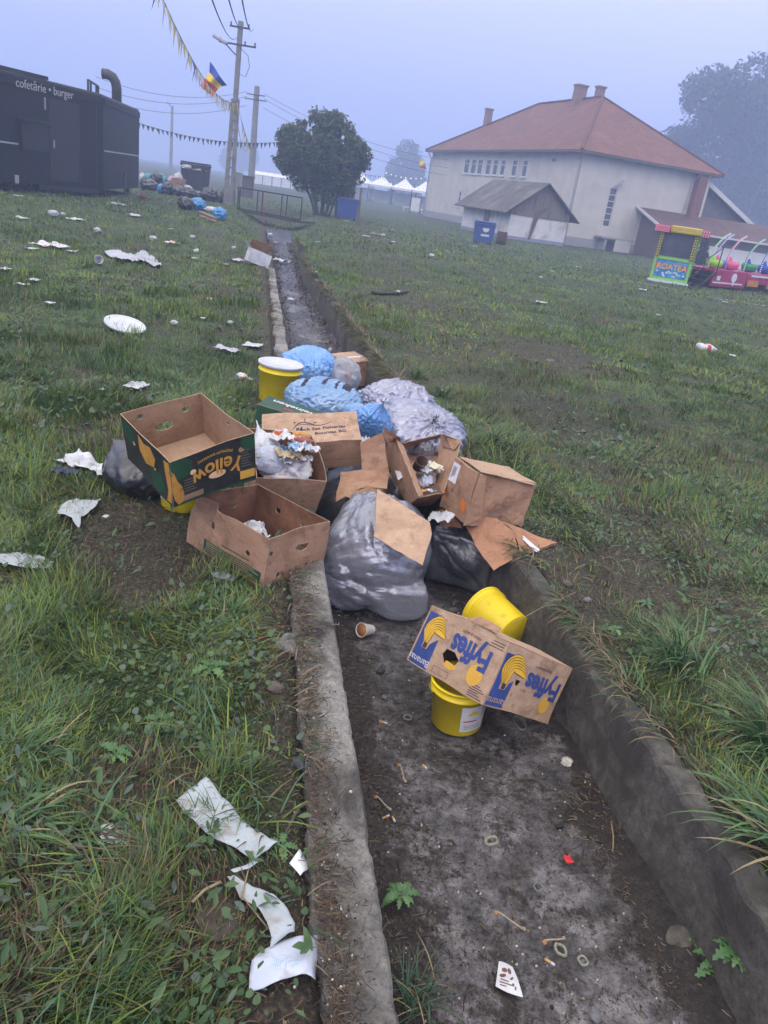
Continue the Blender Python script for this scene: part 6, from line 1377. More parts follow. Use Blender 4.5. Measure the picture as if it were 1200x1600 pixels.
bag('rubbish_bag', 'slumped black rubbish bag on the grass left of the black fruit box', (-1.335, 3.86, .0), (.21, .24, .145), [((0, 0, .12), (.17, .2, .11), 'e', 0), ((.05, -.05, .1), (.13, .12, .09), 'b', .6)], M_darkf, 3, 5, excess=1.28, rz=.4, neck=(-.7, .5, .6, 1.0, .06))
bag('rubbish_bag', 'black rubbish bag mostly buried in the middle of the heap', (-.14, 4.40, -DEP+.01), (.34, .42, .22), [((0, 0, .2), (.3, .38, .19), 'e', 0)], M_darkf, 4, 5, excess=1.15, iters=60)
bag('rubbish_bag', 'black rubbish bag buried at the back of the heap beneath the grey tied bag', (-.10, 5.3, -DEP+.01), (.36, .5, .18), [((0, 0, .17), (.32, .45, .16), 'e', 0)], M_darkf, 5, 5, excess=1.12, iters=60)
bag('rubbish_bag', 'large lavender grey rubbish bag tied in a knot, right rear of the heap', (.15, 5.22, -.05), (.36, .36, .22), [((0, 0, .18), (.30, .31, .18), 'e', 0), ((-.1, .1, .2), (.18, .2, .19), 'e', 0), ((.1, -.05, .12), (.17, .2, .12), 'b', .3)], M_lavf, 6, 6, excess=1.22, neck=(.25, -.62, .60, .86, .05), iters=110, crease=1.6, gather=[((.10, -.26, .40), 1.3)])
bag('rubbish_bag', 'crumpled lavender grey bag draped behind the tied grey bag', (-.02, 5.72, -.02), (.33, .25, .22), [((0, 0, .14), (.26, .18, .13), 'e', 0)], M_lavf, 16, 6, excess=1.35, crease=1.8, gather=[((.1, .1, .45), 1), ((-.3, -.1, .2), .8)])
txt = lambda cc: np.where(((np.abs(cc[:, 0]+.13) < .018) & (np.abs(cc[:, 1]+.02) < .12) & (cc[:, 2] > .15)) | ((np.abs(cc[:, 0]-.01) < .014) & (np.abs(cc[:, 1]+.02) < .10) & (cc[:, 2] > .15)) | ((np.abs(cc[:, 0]-.17) < .03) & (np.abs(cc[:, 1]-.03) < .10) & (cc[:, 2] > .12)) | ((np.abs(cc[:, 0]-.10) < .010) & (np.abs(cc[:, 1]+.02) < .09) & (cc[:, 2] > .15)), 1, 0)
in_ = [('water_bottle', M_clearf, lumps([((-.14+.09*k, .0, .12+.02*(k % 2)), (.04, .15, .04))], k)) for k in range(4)]
bag('bottle_bag', 'clear blue bag with black print stripes holding plastic bottles behind the fish box', (-.56, 5.52, .06), (.31, .24, .17), [((-.14+.09*k, .0, .12), (.055, .17, .06), 'e', 0) for k in range(4)]+[((0, 0, .14), (.24, .18, .14), 'e', 0)], [M_blueL, M_ink], 7, 6, inner=in_, mi_fn=txt, excess=1.2, rz=-.15, soft=2, gather=[((.3, .1, .3), 1), ((-.3, 0, .1), .6)])
bag('blue_bag', 'pale blue knotted plastic bag at the far end of the heap', (-.86, 6.95, -.08), (.27, .23, .21), [((0, 0, .18), (.22, .18, .17), 'e', 0)], M_bluef, 8, 6, excess=1.32, neck=(-.9, -.1, .3, 1.05, .08))
in_ = [('red_cap', flat('red_cap', (.55, .02, .03)), lumps([((.05, -.08, .17), (.035, .025, .03))], 1)), ('white_cups', M_paper, lumps([((-.03, -.03, .12), (.08, .08, .07)), ((.06, .02, .1), (.07, .07, .06))], 2))]
bag('clear_bag', 'clear plastic bag with white and red waste right of the pale blue knotted bag', (-.55, 6.95, -.08), (.17, .17, .18), [((0, 0, .14), (.12, .12, .12), 'e', 0)], M_clearf, 9, 5, inner=in_, excess=1.3)
bag('blue_bag', 'limp thin blue plastic bag hanging down in front of the bag of turquoise cups', (-.20, 5.02, .10), (.15, .11, .18), [((0, 0, .15), (.07, .06, .14), 'e', 0)], M_bluef, 10, 6, excess=1.45, neck=(.1, 0, 1, 1.0, .05), tilt=(.5, .25))
cup_specs = [((.0, -.02, .10), (.05, .05, .035)), ((.08, -.05, .12), (.045, .045, .035)), ((-.06, .03, .13), (.045, .04, .035)), ((.05, .06, .08), (.045, .04, .04)), ((.09, .0, .05), (.045, .05, .035))]
in_ = [('turquoise_cup', M_turq, lumps([c], i)) for i, c in enumerate(cup_specs)]+[('white_waste', M_paper, lumps([((-.02, -.06, .07), (.06, .05, .05))], 3))]
bag('clear_bag', 'clear plastic bag with turquoise cups against the large tied grey bag', (-.08, 5.22, .10), (.14, .13, .12), [(c[0], tuple(v*1.08 for v in c[1]), 'e', 0) for c in cup_specs], M_clearf, 11, 5, inner=in_, excess=1.15)
bag('white_bag', 'crumpled white plastic bag at the back left of the waste-filled box', (-.70, 4.00, .22), (.085, .10, .085), [((0, 0, .07), (.07, .085, .065), 'e', 0)], M_whitef, 12, 5, excess=1.45, neck=(-.5, .3, .8, 1.1, .07))
bag('white_bag', 'pale blue-white bag with bright wrappers inside at the front of the waste-filled box', (-.64, 3.87, .20), (.10, .085, .085), [((0, 0, .07), (.085, .07, .065), 'e', 0)], film_mat('milky_film', (.44, .50, .66), .85, .3, .5, (.6, .62, .7)), 13, 5, excess=1.25)
bag('blue_bag', 'small pale blue plastic bag squeezed behind the right end of the fish box', (-.28, 5.0, .20), (.10, .08, .09), [((0, 0, .07), (.08, .06, .06), 'e', 0)], M_blueL, 14, 4, excess=1.4)

# ------------------------------------------------------------------ crumpled scraps
def scrap(name, label, cat, loc, w_, l_, mt, seed, rz=0, amp=.25, nx=22, group=None, taper=0, tilt=(0, 0), parent=None, ragged=.06, fold=1.0, hug=False, thick=.0006):
    """irregular crumpled sheet; amp = crumple height relative to its width"""
    ny = max(6, int(nx*l_/w_)); V = []
    for j in range(ny+1):
        for i in range(nx+1):
            u = i/nx-.5; v = j/ny-.5; ww = w_*(1-taper*(v+.5))
            eu = 1+ragged*mnoise.noise(Vector((v*9, seed, 0)))*2; ev = 1+ragged*mnoise.noise(Vector((u*9, seed, 7)))*2
            x = u*ww*eu; y = v*l_*ev; q = Vector((x/w_*2.2+seed*1.3, y/w_*2.2, seed*.7))
            a = abs(mnoise.noise(q)); b = abs(mnoise.noise(q*2.3+Vector((4, 4, 0)))); z = w_*amp*(1.2*a+.5*b)
            sx = mnoise.noise_vector(q*1.3)*w_*amp*.5*fold; V.append((x+sx.x, y+sx.y, max(.001, z+.002)))
    if hug:
        lx, ly, lz = loc; c_, s_ = math.cos(rz), math.sin(rz)
        V = [(x, y, z+float(hgt(lx+x*c_-y*s_, ly+x*s_+y*c_))-lz+.012) for x, y, z in V]
    n1 = nx+1; Fc = [(j*n1+i, j*n1+i+1, (j+1)*n1+i+1, (j+1)*n1+i) for j in range(ny) for i in range(nx)]
    o = mesh(name, V, Fc, mt, parent, smooth=True, loc=loc, rot=(tilt[0], tilt[1], rz)); md = o.modifiers.new('thickness', 'SOLIDIFY'); md.thickness = thick
    if label: tag(o, label, cat, group)
    return o
def ball(name, label, cat, loc, r, mt, seed, sq=(1, 1, .7), group=None, parent=None, amp=.35, sub=4):
    D, E, Fc = _ico[sub]; V = []
    for d in D:
        p = Vector(d)*1.6+Vector((seed*2.1, seed, 0)); k = 1-amp*abs(mnoise.noise(p))*1.6-amp*.5*abs(mnoise.noise(p*2.6))+amp*.3
        V.append((d[0]*r*k*sq[0], d[1]*r*k*sq[1], d[2]*r*k*sq[2]+r*sq[2]*.8))
    o = mesh(name, V, Fc, mt, parent, smooth=True, loc=loc)
    if label: tag(o, label, cat, group)
    return o
M_food = mat('bread_crust', (.42, .18, .04), .8, (.62, .38, .16), 20); M_meat = mat('sausage_pink', (.22, .055, .05), .6, (.34, .12, .10), 16); M_sauce = mat('stained_paper', (.55, .55, .58), .7, (.66, .66, .68), 30, stain=(.42, .10, .03), stain_scale=22, stain_thr=(.55, .65))
M_foil = mat('torn_wrapper', (.12, .28, .5), .4, (.6, .6, .62), 30, contrast=(.45, .55))
# contents of the waste box
items = [('food_wrapper', 'blue and white crumpled wrapper at the right of the waste-filled box', -.50, 3.88, .34, .055, M_foil), ('napkin', 'stained crumpled napkin in the middle of the waste-filled box', -.58, 3.97, .34, .07, M_sauce),
         ('bread_roll', 'orange-brown bread roll end on top of the waste-filled box', -.505, 3.99, .36, .035, M_food), ('meat_scrap', 'dark pink strip of meat lying on the waste-filled box', -.485, 3.94, .36, .04, M_meat),
         ('napkin', 'white plastic scrap sticking out over the right rim of the waste-filled box', -.455, 3.90, .33, .05, M_whitef), ('napkin', 'brownish crumpled napkin at the front rim of the waste-filled box', -.545, 3.84, .30, .055, mat('greasy_napkin', (.36, .28, .14), .8, (.52, .46, .34), 20)), ('clear_tray', 'clear plastic tray standing at the back of the waste-filled box', -.50, 4.03, .34, .055, M_clearf)]
for k, (nm, lbl, x, y, z, r, m_) in enumerate(items):
    if nm in ('bread_roll', 'meat_scrap'): ball(nm, lbl, 'food', (x, y, z), r, m_, k, (1.5, .7, .7) if nm == 'bread_roll' else (1.5, .5, .35), amp=.15)
    elif nm == 'clear_tray': scrap(nm, lbl, 'plastic tray', (x, y, z), r, r*1.3, m_, k, .6, .10, tilt=(.5, .3))
    else: scrap(nm, lbl, 'litter', (x, y, z), r*1.7, r*2.2, m_, k, k*1.1, .45)
def filling(label, loc, sx, sy, n, seed, h):
    rs = random.Random(seed); t = empty('waste_filling', loc, label=label, cat='food waste'); pal = [M_sauce, M_paper, M_whitef, M_foil, M_food, M_paper, bpy.data.materials['greasy_napkin'], M_clearf, M_meat, M_sauce, M_bluef]
    ball('heap', None, None, (0, 0, -h), h, M_sauce, seed, (sx/h, sy/h, .9), parent=t, amp=.4)
    for k in range(n):
        w_ = rs.uniform(.03, .075); scrap('wrapper', None, None, (rs.uniform(-sx, sx)*.85, rs.uniform(-sy, sy)*.85, rs.uniform(.0, .035)+h*.35), w_, w_*rs.uniform(1, 1.7), pal[k % len(pal)], seed*7+k, rs.uniform(0, 6), .5, nx=14, parent=t, tilt=(rs.uniform(-.5, .5), rs.uniform(-.5, .5)))
filling('heap of crumpled food wrappers and napkins filling the box behind the front box', (-.575, 3.95, .22), .15, .17, 22, 9, .10)
filling('heap of pale food scraps and card filling the narrow tray', pz(666, 742, .13), .06, .13, 14, 10, .07)
for k, (px, py, z, s, m_, lbl) in enumerate([(668, 752, .19, .06, mat('grey_blue_card', (.30, .32, .45), .6, (.36, .38, .5), 9), 'grey-blue card scrap in the narrow tray'), (664, 735, .20, .05, M_paper, 'white paper scrap in the middle of the narrow tray'), (680, 730, .21, .07, mat('cream_paper', (.58, .55, .42), .8, (.66, .64, .52), 12), 'cream paper scrap at the right wall of the narrow tray'), (672, 768, .17, .05, M_foil, 'blue and white wrapper at the near end of the narrow tray'), (660, 768, .18, .045, M_food, 'yellowish food scrap at the near left of the narrow tray'), (690, 810, .08, .09, M_paper, 'crumpled white printed sheet below the narrow tray'), (669, 700, .22, .06, M_dgreyf, 'dark plastic scrap at the far end of the narrow tray')]):
    scrap('paper_scrap', lbl, 'litter', pz(px, py, z), s, s*1.35, m_, 40+k, k*.9, .3, tilt=(.2, .1*k-.3))
b = MB(); b.lathe([(.030, 0), (.036, .08), (.039, .085), (.036, .083), (.033, .08), (.028, .004), (0, .004)], 20); o = b.build('paper_cup', mat('brown_cup', (.07, .035, .03), .5, (.12, .06, .05), 6), smooth=True, loc=pz(652, 730, .2), rot=(.7, .3, 0)); tag(o, 'dark brown paper cup with pale rim in the narrow tray', 'cup')
scrap('plastic_scrap', 'crumpled clear plastic inside the front brown box', 'litter', (-.62, 3.33, .06), .14, .16, M_whitef, 60, .5, .4); ball('food_scrap', 'small orange food scrap inside the front brown box', 'food', (-.55, 3.24, .04), .03, M_food, 61)
scrap('cloth', 'white and dark blue cloth trailing from the black bag on the left', 'cloth', (-1.64, 3.97, .03), .17, .44, [M_paper], 62, 1.25, .35, taper=.3, hug=True)
scrap('cloth', 'dark blue end of the cloth lying left of the black bag', 'cloth', (-1.75, 3.86, .02), .08, .14, [mat('navy_cloth', (.03, .035, .08), .9, (.05, .06, .12), 20)], 63, 1.3, .4, hug=True)
scrap('plastic_scrap', 'white plastic scrap between the fish box and the leaning cardboard', 'litter', pz(572, 692, .22), .07, .09, M_whitef, 64, .5, .5)
# ------------------------------------------------------------------ plants that stand alone
def blade_pts(o, ang, ln, rise, droop, w_, n=7, twist=0):
    V = []; d = Vector((math.cos(ang), math.sin(ang), 0)); s = Vector((-d.y, d.x, 0)); p = Vector(o); a = rise
    for i in range(n+1):
        t = i/n; ww = w_*.5*(1-t**2.5)*(.55+.45*min(1, t*5)); V += [p-s*ww+Vector((0, 0, ww*.5)), p+Vector((0, 0, -ww*.15)), p+s*ww+Vector((0, 0, ww*.5))]
        p = p+(d*math.cos(a)+Vector((0, 0, 1))*math.sin(a))*(ln/n); a -= droop/n*(.5+t*1.2); d = (d+s*twist/n).normalized(); s = Vector((-d.y, d.x, 0))
    Fc = []
    for i in range(n): b = 3*i; Fc += [(b, b+1, b+4, b+3), (b+1, b+2, b+5, b+4)]
    return V, Fc
M_tuft = mat('long_grass_blade', (.035, .095, .030), .42, (.085, .175, .045), 7, detail=3); M_tuftd = mat('dark_grass_blade', (.02, .06, .03), .45, (.05, .11, .05), 7); M_straw = mat('dry_straw', (.20, .15, .08), .8, (.34, .27, .16), 9)
def tuft(px, py, label, n, ln, w_, seed, z=None, name='grass_tuft', rise=(.5, 1.35), droop=(.8, 1.9), mt=None, aim=None, spread=PI, rad=.03):
    q = at(px, py, z if z is not None else 0.0); zz = z if z is not None else float(hgt(q.x, q.y)); q = at(px, py, zz); rs = random.Random(seed); t = empty(name, (q.x, q.y, zz), label=label, cat='grass tuft'); A = MB(); B = MB()
    for k in range(n):
        a = (aim if aim is not None else rs.uniform(-PI, PI))+rs.uniform(-spread, spread); o = (rs.gauss(0, rad), rs.gauss(0, rad), -.01)
        (B if rs.random() < .13 else A).add(*blade_pts(o, a, ln*rs.uniform(.4, 1.05), rs.uniform(*rise), rs.uniform(*droop), w_*rs.uniform(.6, 1.2), twist=rs.uniform(-.3, .3)))
    A.build('blades', mt or M_tuft, t, smooth=True)
    if B.V: B.build('dry_blades', M_straw, t, smooth=True)
    return t
tuft(1070, 1040, 'broad tuft of long bright grass above the channel wall, farther of the two', 110, .34, .008, 1, aim=2.6, spread=2.2, rad=.05)
tuft(985, 1095, 'small tuft of long grass on the right lip below the tipped banana box', 40, .24, .006, 12, aim=2.8, spread=2.0)
tuft(1215, 1175, 'big tuft of long grass arching over the channel wall at the right edge', 120, .42, .009, 2, aim=2.9, spread=1.3, rad=.05)
tuft(1235, 1330, 'tuft of broad grass blades hanging over the channel wall at the lower right edge', 45, .40, .014, 3, aim=2.85, spread=.9, rise=(.4, 1.1), rad=.04)
tuft(1190, 1450, 'dark grass tuft at the lower right corner above the channel wall', 60, .22, .008, 4, mt=M_tuftd)
tuft(792, 925, 'clump of dark green grass growing in the channel beside the boxy black bag', 90, .26, .006, 5, z=-DEP+.02, mt=M_tuftd, rise=(.8, 1.5), droop=(.3, 1.4))
tuft(650, 1560, 'thin dark grass clump growing along the foot of the kerb at the bottom', 70, .17, .004, 6, z=-DEP+.03, mt=M_tuftd, rise=(.3, 1.3))
tuft(40, 1180, 'tuft of long pale green grass at the left edge of the foreground', 50, .20, .006, 7, aim=.1, spread=1.3)
tuft(20, 1290, 'tuft of wide bright grass blades at the left edge, left of the round paper', 45, .24, .008, 8, aim=.05, spread=1.1, rise=(.1, .7))
tuft(60, 1370, 'dark tuft of flattened long grass at the left edge beneath the bright tuft', 50, .24, .006, 9, aim=.0, spread=1.0, rise=(.1, .6), mt=M_tuftd)
tuft(360, 960, 'yellow-green grass tuft beside the kerb in front of the open brown box', 60, .15, .005, 10)
tuft(455, 915, 'small bright grass tuft at the foot of the open brown box by the kerb', 50, .13, .004, 11)
tuft(330, 1290, 'fine grass tuft growing around the upper end of the white paper strip', 60, .16, .005, 13)
tuft(690, 620, 'bright tall grass clump right of the tied lavender grey bag', 90, .24, .008, 14, rise=(.8, 1.5)); tuft(650, 590, 'yellowish grass clump behind the tied lavender grey bag', 70, .20, .008, 15, rise=(.8, 1.5))
tuft(770, 690, 'tall loose grass clump beyond the labelled box on the right bank', 80, .24, .007, 16, rise=(.7, 1.5)); tuft(1190, 1010, 'small yellow-green tuft at the right edge above the broad tuft', 30, .16, .007, 17)
def leafy(px, py, label, n, ln, seed, z=None, lobed=True, mt=None, name='leafy_weed'):
    q = at(px, py, 0.0); zz = z if z is not None else float(hgt(q.x, q.y)); q = at(px, py, zz); rs = random.Random(seed); t = empty(name, (q.x, q.y, zz), label=label, cat='weed')
    for k in range(n):
        a = 2*PI*k/n+rs.uniform(-.4, .4); L_ = ln*rs.uniform(.6, 1.1); rise = rs.uniform(.15, .8); d = Vector((math.cos(a), math.sin(a), 0)); s = Vector((-d.y, d.x, 0)); V = []; m = 12; p = Vector((0, 0, .004)); r = rise
        for i in range(m+1):
            t_ = i/m; w_ = L_*.19*math.sin(PI*min(1, t_*.95+.04))**.8
            if lobed: w_ *= (1.25 if i % 2 else .55)
            if t_ < .2: w_ = L_*.02
            V += [p-s*w_+Vector((0, 0, w_*.35)), p, p+s*w_+Vector((0, 0, w_*.35))]; p = p+(d*math.cos(r)+Vector((0, 0, 1))*math.sin(r))*(L_/m); r -= 1.3*rise/m+.06
        Fc = []
        for i in range(m): b = 3*i; Fc += [(b, b+1, b+4, b+3), (b+1, b+2, b+5, b+4)]
        o = mesh('leaf', V, Fc, mt or M_weed, t, smooth=True)
    return t
M_weed = mat('weed_leaf', (.045, .12, .035), .45, (.10, .20, .06), 10, detail=3)
leafy(495, 1395, 'thistle-like weed with jagged leaves beside the kerb, right of the paper strips', 9, .10, 1)
leafy(330, 1045, 'low weed with broad jagged leaves in the foreground grass, farther of two', 9, .085, 2); leafy(250, 1130, 'low weed with pale jagged leaves left of the kerb', 9, .075, 3)
leafy(375, 1185, 'small weed with a single round-tipped leaf near the kerb', 5, .06, 4, lobed=False); leafy(75, 1430, 'ivy-like weed with lobed leaves at the lower left', 7, .06, 5)
leafy(625, 1400, 'leafy green weed growing from the channel silt at the foot of the kerb', 12, .075, 6, z=-DEP+.03); leafy(1120, 1510, 'leafy weed growing at the foot of the channel wall at the lower right', 11, .09, 7, z=-DEP+.03); leafy(1085, 1465, 'smaller leafy weed beside the brown stone at the foot of the channel wall', 8, .06, 8, z=-DEP+.03)
leafy(1010, 945, 'cluster of small green leaves on the right bank above the channel wall', 12, .06, 9); leafy(960, 985, 'green weed leaves close to the right lip beside the yellow bucket', 11, .055, 10); leafy(180, 1180, 'flat weed rosette in the left foreground grass above the round paper', 10, .07, 11)
leafy(440, 1325, 'jagged weed leaves between the paper strip and the small white card', 7, .06, 12); leafy(120, 900, 'low weed with small leaves left of the bare soil patch', 9, .06, 13)

# ------------------------------------------------------------------ stones
M_stone = mat('grey_stone', (.10, .105, .115), .7, (.19, .19, .20), 14, bump=.4, bscale=40); M_stoneb = mat('brown_stone', (.06, .05, .04), .85, (.14, .12, .10), 22, bump=.8, bscale=30)
def stone(px, py, r, label, mt=None, seed=1, z=None, sq=(1.2, .9, .6), name='stone'):
    q = at(px, py, z if z is not None else 0); zz = z if z is not None else float(hgt(q.x, q.y))-r*.12; q = at(px, py, zz+r*.3)
    D, E, Fc = _ico[4]; V = [(d[0]*r*sq[0]*k, d[1]*r*sq[1]*k, d[2]*r*sq[2]*k+r*sq[2]*.7) for d in D for k in [1+.22*mnoise.noise(Vector(d)*1.3+Vector((seed*3, 0, 0)))+.05*mnoise.noise(Vector(d)*5+Vector((seed, 0, 0)))]]
    tag(mesh(name, V, Fc, mt or M_stone, smooth=True, loc=(q.x, q.y, zz), rot=(0, 0, seed)), label, 'stone')
stone(866, 922, .032, 'smooth grey stone on the right lip above the grass clump'); stone(886, 913, .026, 'pale flat stone next to the smooth grey stone on the right lip', M_stoneb, 2)
stone(1110, 1252, .034, 'grey stone on the bank under the arching grass at the right'); stone(1112, 1277, .020, 'small grey stone just below the larger one under the arching grass', None, 3)
stone(918, 938, .020, 'small round grey stone right of the two lip stones', None, 4); stone(1133, 1012, .018, 'pale pebble between the grass tufts on the right bank', None, 5); stone(1112, 985, .018, 'pebble above the pale pebble on the right bank', None, 6)
stone(470, 1197, .030, 'dark bluish stone beside the kerb in the foreground', mat('dark_stone', (.045, .05, .065), .5, (.07, .075, .09), 9), 7, sq=(.8, 1.1, .7)); stone(455, 1010, .055, 'broken lump of old concrete beside the kerb', M_kerb, 8, name='concrete_lump', sq=(1.1, 1, .6))
stone(430, 1075, .028, 'small dark stone beside the kerb below the concrete lump', M_stoneb, 9); stone(1062, 1468, .04, 'brown stone at the foot of the channel wall at the lower right', M_stoneb, 10, z=-DEP); stone(930, 1587, .018, 'pale round pebble on the channel floor at the bottom', M_stone, 11, z=-DEP)
stone(917, 1214, .022, 'dark stone at the foot of the channel wall below the banana box', M_stoneb, 12, z=-DEP); stone(595, 1048, .017, 'small black round stone on the channel floor below the paper cup', flat('black_stone', (.02, .02, .022)), 13, z=-DEP); stone(657, 1078, .012, 'tiny dark lump on the channel floor left of the standing bucket', flat('black_stone', (.02, .02, .022)), 14, z=-DEP, sq=(1.5, .8, .5))
stone(600, 1090, .012, 'small pale pebble on the channel floor left of the standing bucket', M_stone, 15, z=-DEP); stone(340, 1430, .055, 'flat brown stone half sunk in the foreground soil', mat('soil_stone', (.035, .028, .022), .9, (.085, .07, .055), 25, bump=.8, bscale=50), 16, sq=(1, 1.1, .15)); stone(860, 562, .05, 'flat pale patch of rubble in the worn track on the right field', M_stoneb, 17, sq=(2.5, 1, .2))

# ------------------------------------------------------------------ foreground paper
def ribbon(name, label, pts, mt, seed, z0=.03, amp=.016, cat='paper', thick=.0005, cols=10, res=.012, extra=None):
    """paper lying on the grass; pts = list of (left px,py, right px,py) along its length"""
    rows = []
    for (a, b, c, d) in pts: rows.append((at(a, b, z0), at(c, d, z0)))
    V = []; nr = 0
    for i in range(len(rows)-1):
        L_ = max((rows[i+1][0]-rows[i][0]).length, (rows[i+1][1]-rows[i][1]).length); n = max(2, int(L_/res))
        for k in range(n+(1 if i == len(rows)-2 else 0)):
            t = k/n; l = rows[i][0].lerp(rows[i+1][0], t); r = rows[i][1].lerp(rows[i+1][1], t)
            for j in range(cols+1):
                p = l.lerp(r, j/cols); q = p*9+Vector((seed*2, seed, 0)); z = float(hgt(p.x, p.y))+z0*.7+amp*(1.4*abs(mnoise.noise(q))+.5*abs(mnoise.noise(q*3)))+amp*.8*mnoise.noise(q*.5)
                o = mnoise.noise_vector(q*2)*amp*.35; V.append(Vector((p.x+o.x, p.y+o.y, max(z, .012))))
            nr += 1
    c = sum(V, Vector())/len(V); V = [v-c for v in V]; w_ = cols+1
    Fc = [(i*w_+j, i*w_+j+1, (i+1)*w_+j+1, (i+1)*w_+j) for i in range(nr-1) for j in range(cols)]
    o = mesh(name, V, Fc, mt, smooth=True, loc=c); md = o.modifiers.new('thickness', 'SOLIDIFY'); md.thickness = thick; return tag(o, label, cat)
def paper_mat(name, dots=False, col=(.34, .38, .41)):
    m = mat(name, col, .7, tuple(c*1.22 for c in col), 8, bump=.5, bscale=60, bdist=.003, stain=(.22, .19, .14), stain_scale=14, stain_thr=(.54, .72)); nt = m.node_tree; b = nt.nodes['Principled BSDF']
    if dots:
        tc = nt.nodes.new('ShaderNodeTexCoord'); mp = nt.nodes.new('ShaderNodeMapping'); mp.inputs['Location'].default_value = dots[:3]; mp.inputs['Scale'].default_value = (1, 1, 1); nt.links.new(tc.outputs['Object'], mp.inputs[0])
        vr = nt.nodes.new('ShaderNodeTexVoronoi'); vr.inputs['Scale'].default_value = 220; vr.inputs['Randomness'].default_value = .0; nt.links.new(mp.outputs[0], vr.inputs[0])
        r = ramp(nt, [(.28, (1, 1, 1)), (.36, (0, 0, 0))]); nt.links.new(vr.outputs['Distance'], r.inputs[0])
        gr_ = nt.nodes.new('ShaderNodeTexGradient'); gr_.gradient_type = 'SPHERICAL'; mp2 = nt.nodes.new('ShaderNodeMapping'); mp2.inputs['Location'].default_value = dots[:3]; mp2.inputs['Scale'].default_value = (24, 45, 1); nt.links.new(tc.outputs['Object'], mp2.inputs[0]); nt.links.new(mp2.outputs[0], gr_.inputs[0])
        r2 = ramp(nt, [(.05, (0, 0, 0)), (.2, (1, 1, 1))]); nt.links.new(gr_.outputs[0], r2.inputs[0])
        mu = nt.nodes.new('ShaderNodeMixRGB'); mu.blend_type = 'MULTIPLY'; mu.inputs[0].default_value = 1; nt.links.new(r.outputs[0], mu.inputs[1]); nt.links.new(r2.outputs[0], mu.inputs[2])
        src = b.inputs['Base Color'].links[0].from_socket; mx_ = nt.nodes.new('ShaderNodeMixRGB'); nt.links.new(mu.outputs[0], mx_.inputs[0]); nt.links.new(src, mx_.inputs[1]); mx_.inputs[2].default_value = (.12, .38, .48, 1); nt.links.new(mx_.outputs[0], b.inputs['Base Color'])
    return m
M_pstrip = paper_mat('paper_strip'); M_pdots = paper_mat('dotted_paper', (-.045, .0, 0), (.44, .48, .58))
ribbon('paper_strip', 'long torn white paper strip lying in the foreground grass, farthest of the three', [(275, 1248, 322, 1213), (297, 1278, 352, 1252), (322, 1302, 385, 1285), (362, 1325, 412, 1302), (398, 1342, 436, 1312)], M_pstrip, 1, amp=.016)
ribbon('paper_string', 'thin twisted white paper string below the long torn strip', [(398, 1340, 408, 1340), (385, 1352, 391, 1357), (362, 1364, 366, 1368)], M_pstrip, 2, cols=3, res=.008)
ribbon('paper_strip', 'narrow crumpled white paper strip, the middle one of the three by the kerb', [(354, 1370, 366, 1368), (378, 1402, 398, 1384), (402, 1418, 428, 1398), (418, 1448, 448, 1418), (424, 1470, 462, 1444), (420, 1482, 462, 1458)], M_pstrip, 3, amp=.022)
ribbon('paper_strip', 'bluish white paper piece with a dotted corner by the kerb, nearest of the three', [(394, 1498, 388, 1548), (408, 1484, 402, 1545), (440, 1468, 440, 1532), (470, 1458, 470, 1526), (500, 1451, 494, 1527)], M_pdots, 4, amp=.012, cols=14)
ribbon('paper_card', 'small white card leaning against the kerb right of the paper strips', [(453, 1340, 470, 1362), (470, 1315, 488, 1335)], mat('white_card', (.66, .67, .72), .6, (.72, .73, .78), 9), 5, amp=.004, z0=.05)
q = at(182, 1287, .06); scrap('paper_disc', 'crumpled round dirty white paper in the left foreground grass', 'paper', (q.x, q.y, .055), .085, .075, mat('dirty_white', (.50, .49, .48), .7, (.62, .61, .60), 12, stain=(.2, .16, .11), stain_scale=30, stain_thr=(.55, .66)), 6, .3, .22, hug=True, ragged=.15)
ribbon('tissue', 'torn white tissue on the grass left of the bare soil patch', [(88, 798, 92, 806), (105, 785, 112, 812), (122, 780, 124, 826), (135, 782, 128, 806), (158, 780, 150, 792)], M_pstrip, 7, amp=.02, cat='tissue')
ribbon('tissue', 'long white tissue strip lying at the left edge of the picture', [(-20, 862, -20, 872), (20, 862, 12, 880), (60, 868, 55, 888), (84, 878, 80, 888)], M_pstrip, 8, amp=.014, cat='tissue')
ribbon('plastic_scrap', 'crumpled pale green plastic scrap in front of the open brown box', [(330, 892, 334, 898), (348, 890, 348, 902), (368, 898, 364, 906)], M_clearf, 9, amp=.012, cat='litter', z0=.02)
# oval lid and grey sheet
q = at(195, 512, .03); t = empty('bucket_lid', (q.x, q.y, .05), rot=(math.radians(11), math.radians(9), .3), label='large round white plastic lid lying on the grass', cat='lid')
b = MB(); b.lathe([(0, .012), (.165, .012), (.178, .018), (.19, .028), (.203, .026), (.207, .014), (.203, .004), (.19, .0), (0, .0)], 48); b.build('disc', M_lid, t, smooth=True)
ribbon('plastic_sheet', 'flat grey-white plastic sheet with torn holes lying on the grass beyond the round lid', [(163, 392, 168, 399), (185, 391, 190, 405), (208, 396, 206, 408), (222, 390, 222, 406), (240, 400, 238, 414), (253, 412, 250, 417)], mat('grey_sheet', (.36, .37, .43), .6, (.46, .47, .53), 5, stain=(.1, .1, .11), stain_scale=8, stain_thr=(.68, .72)), 10, amp=.035, cat='plastic sheet', z0=.05, cols=8, res=.05)

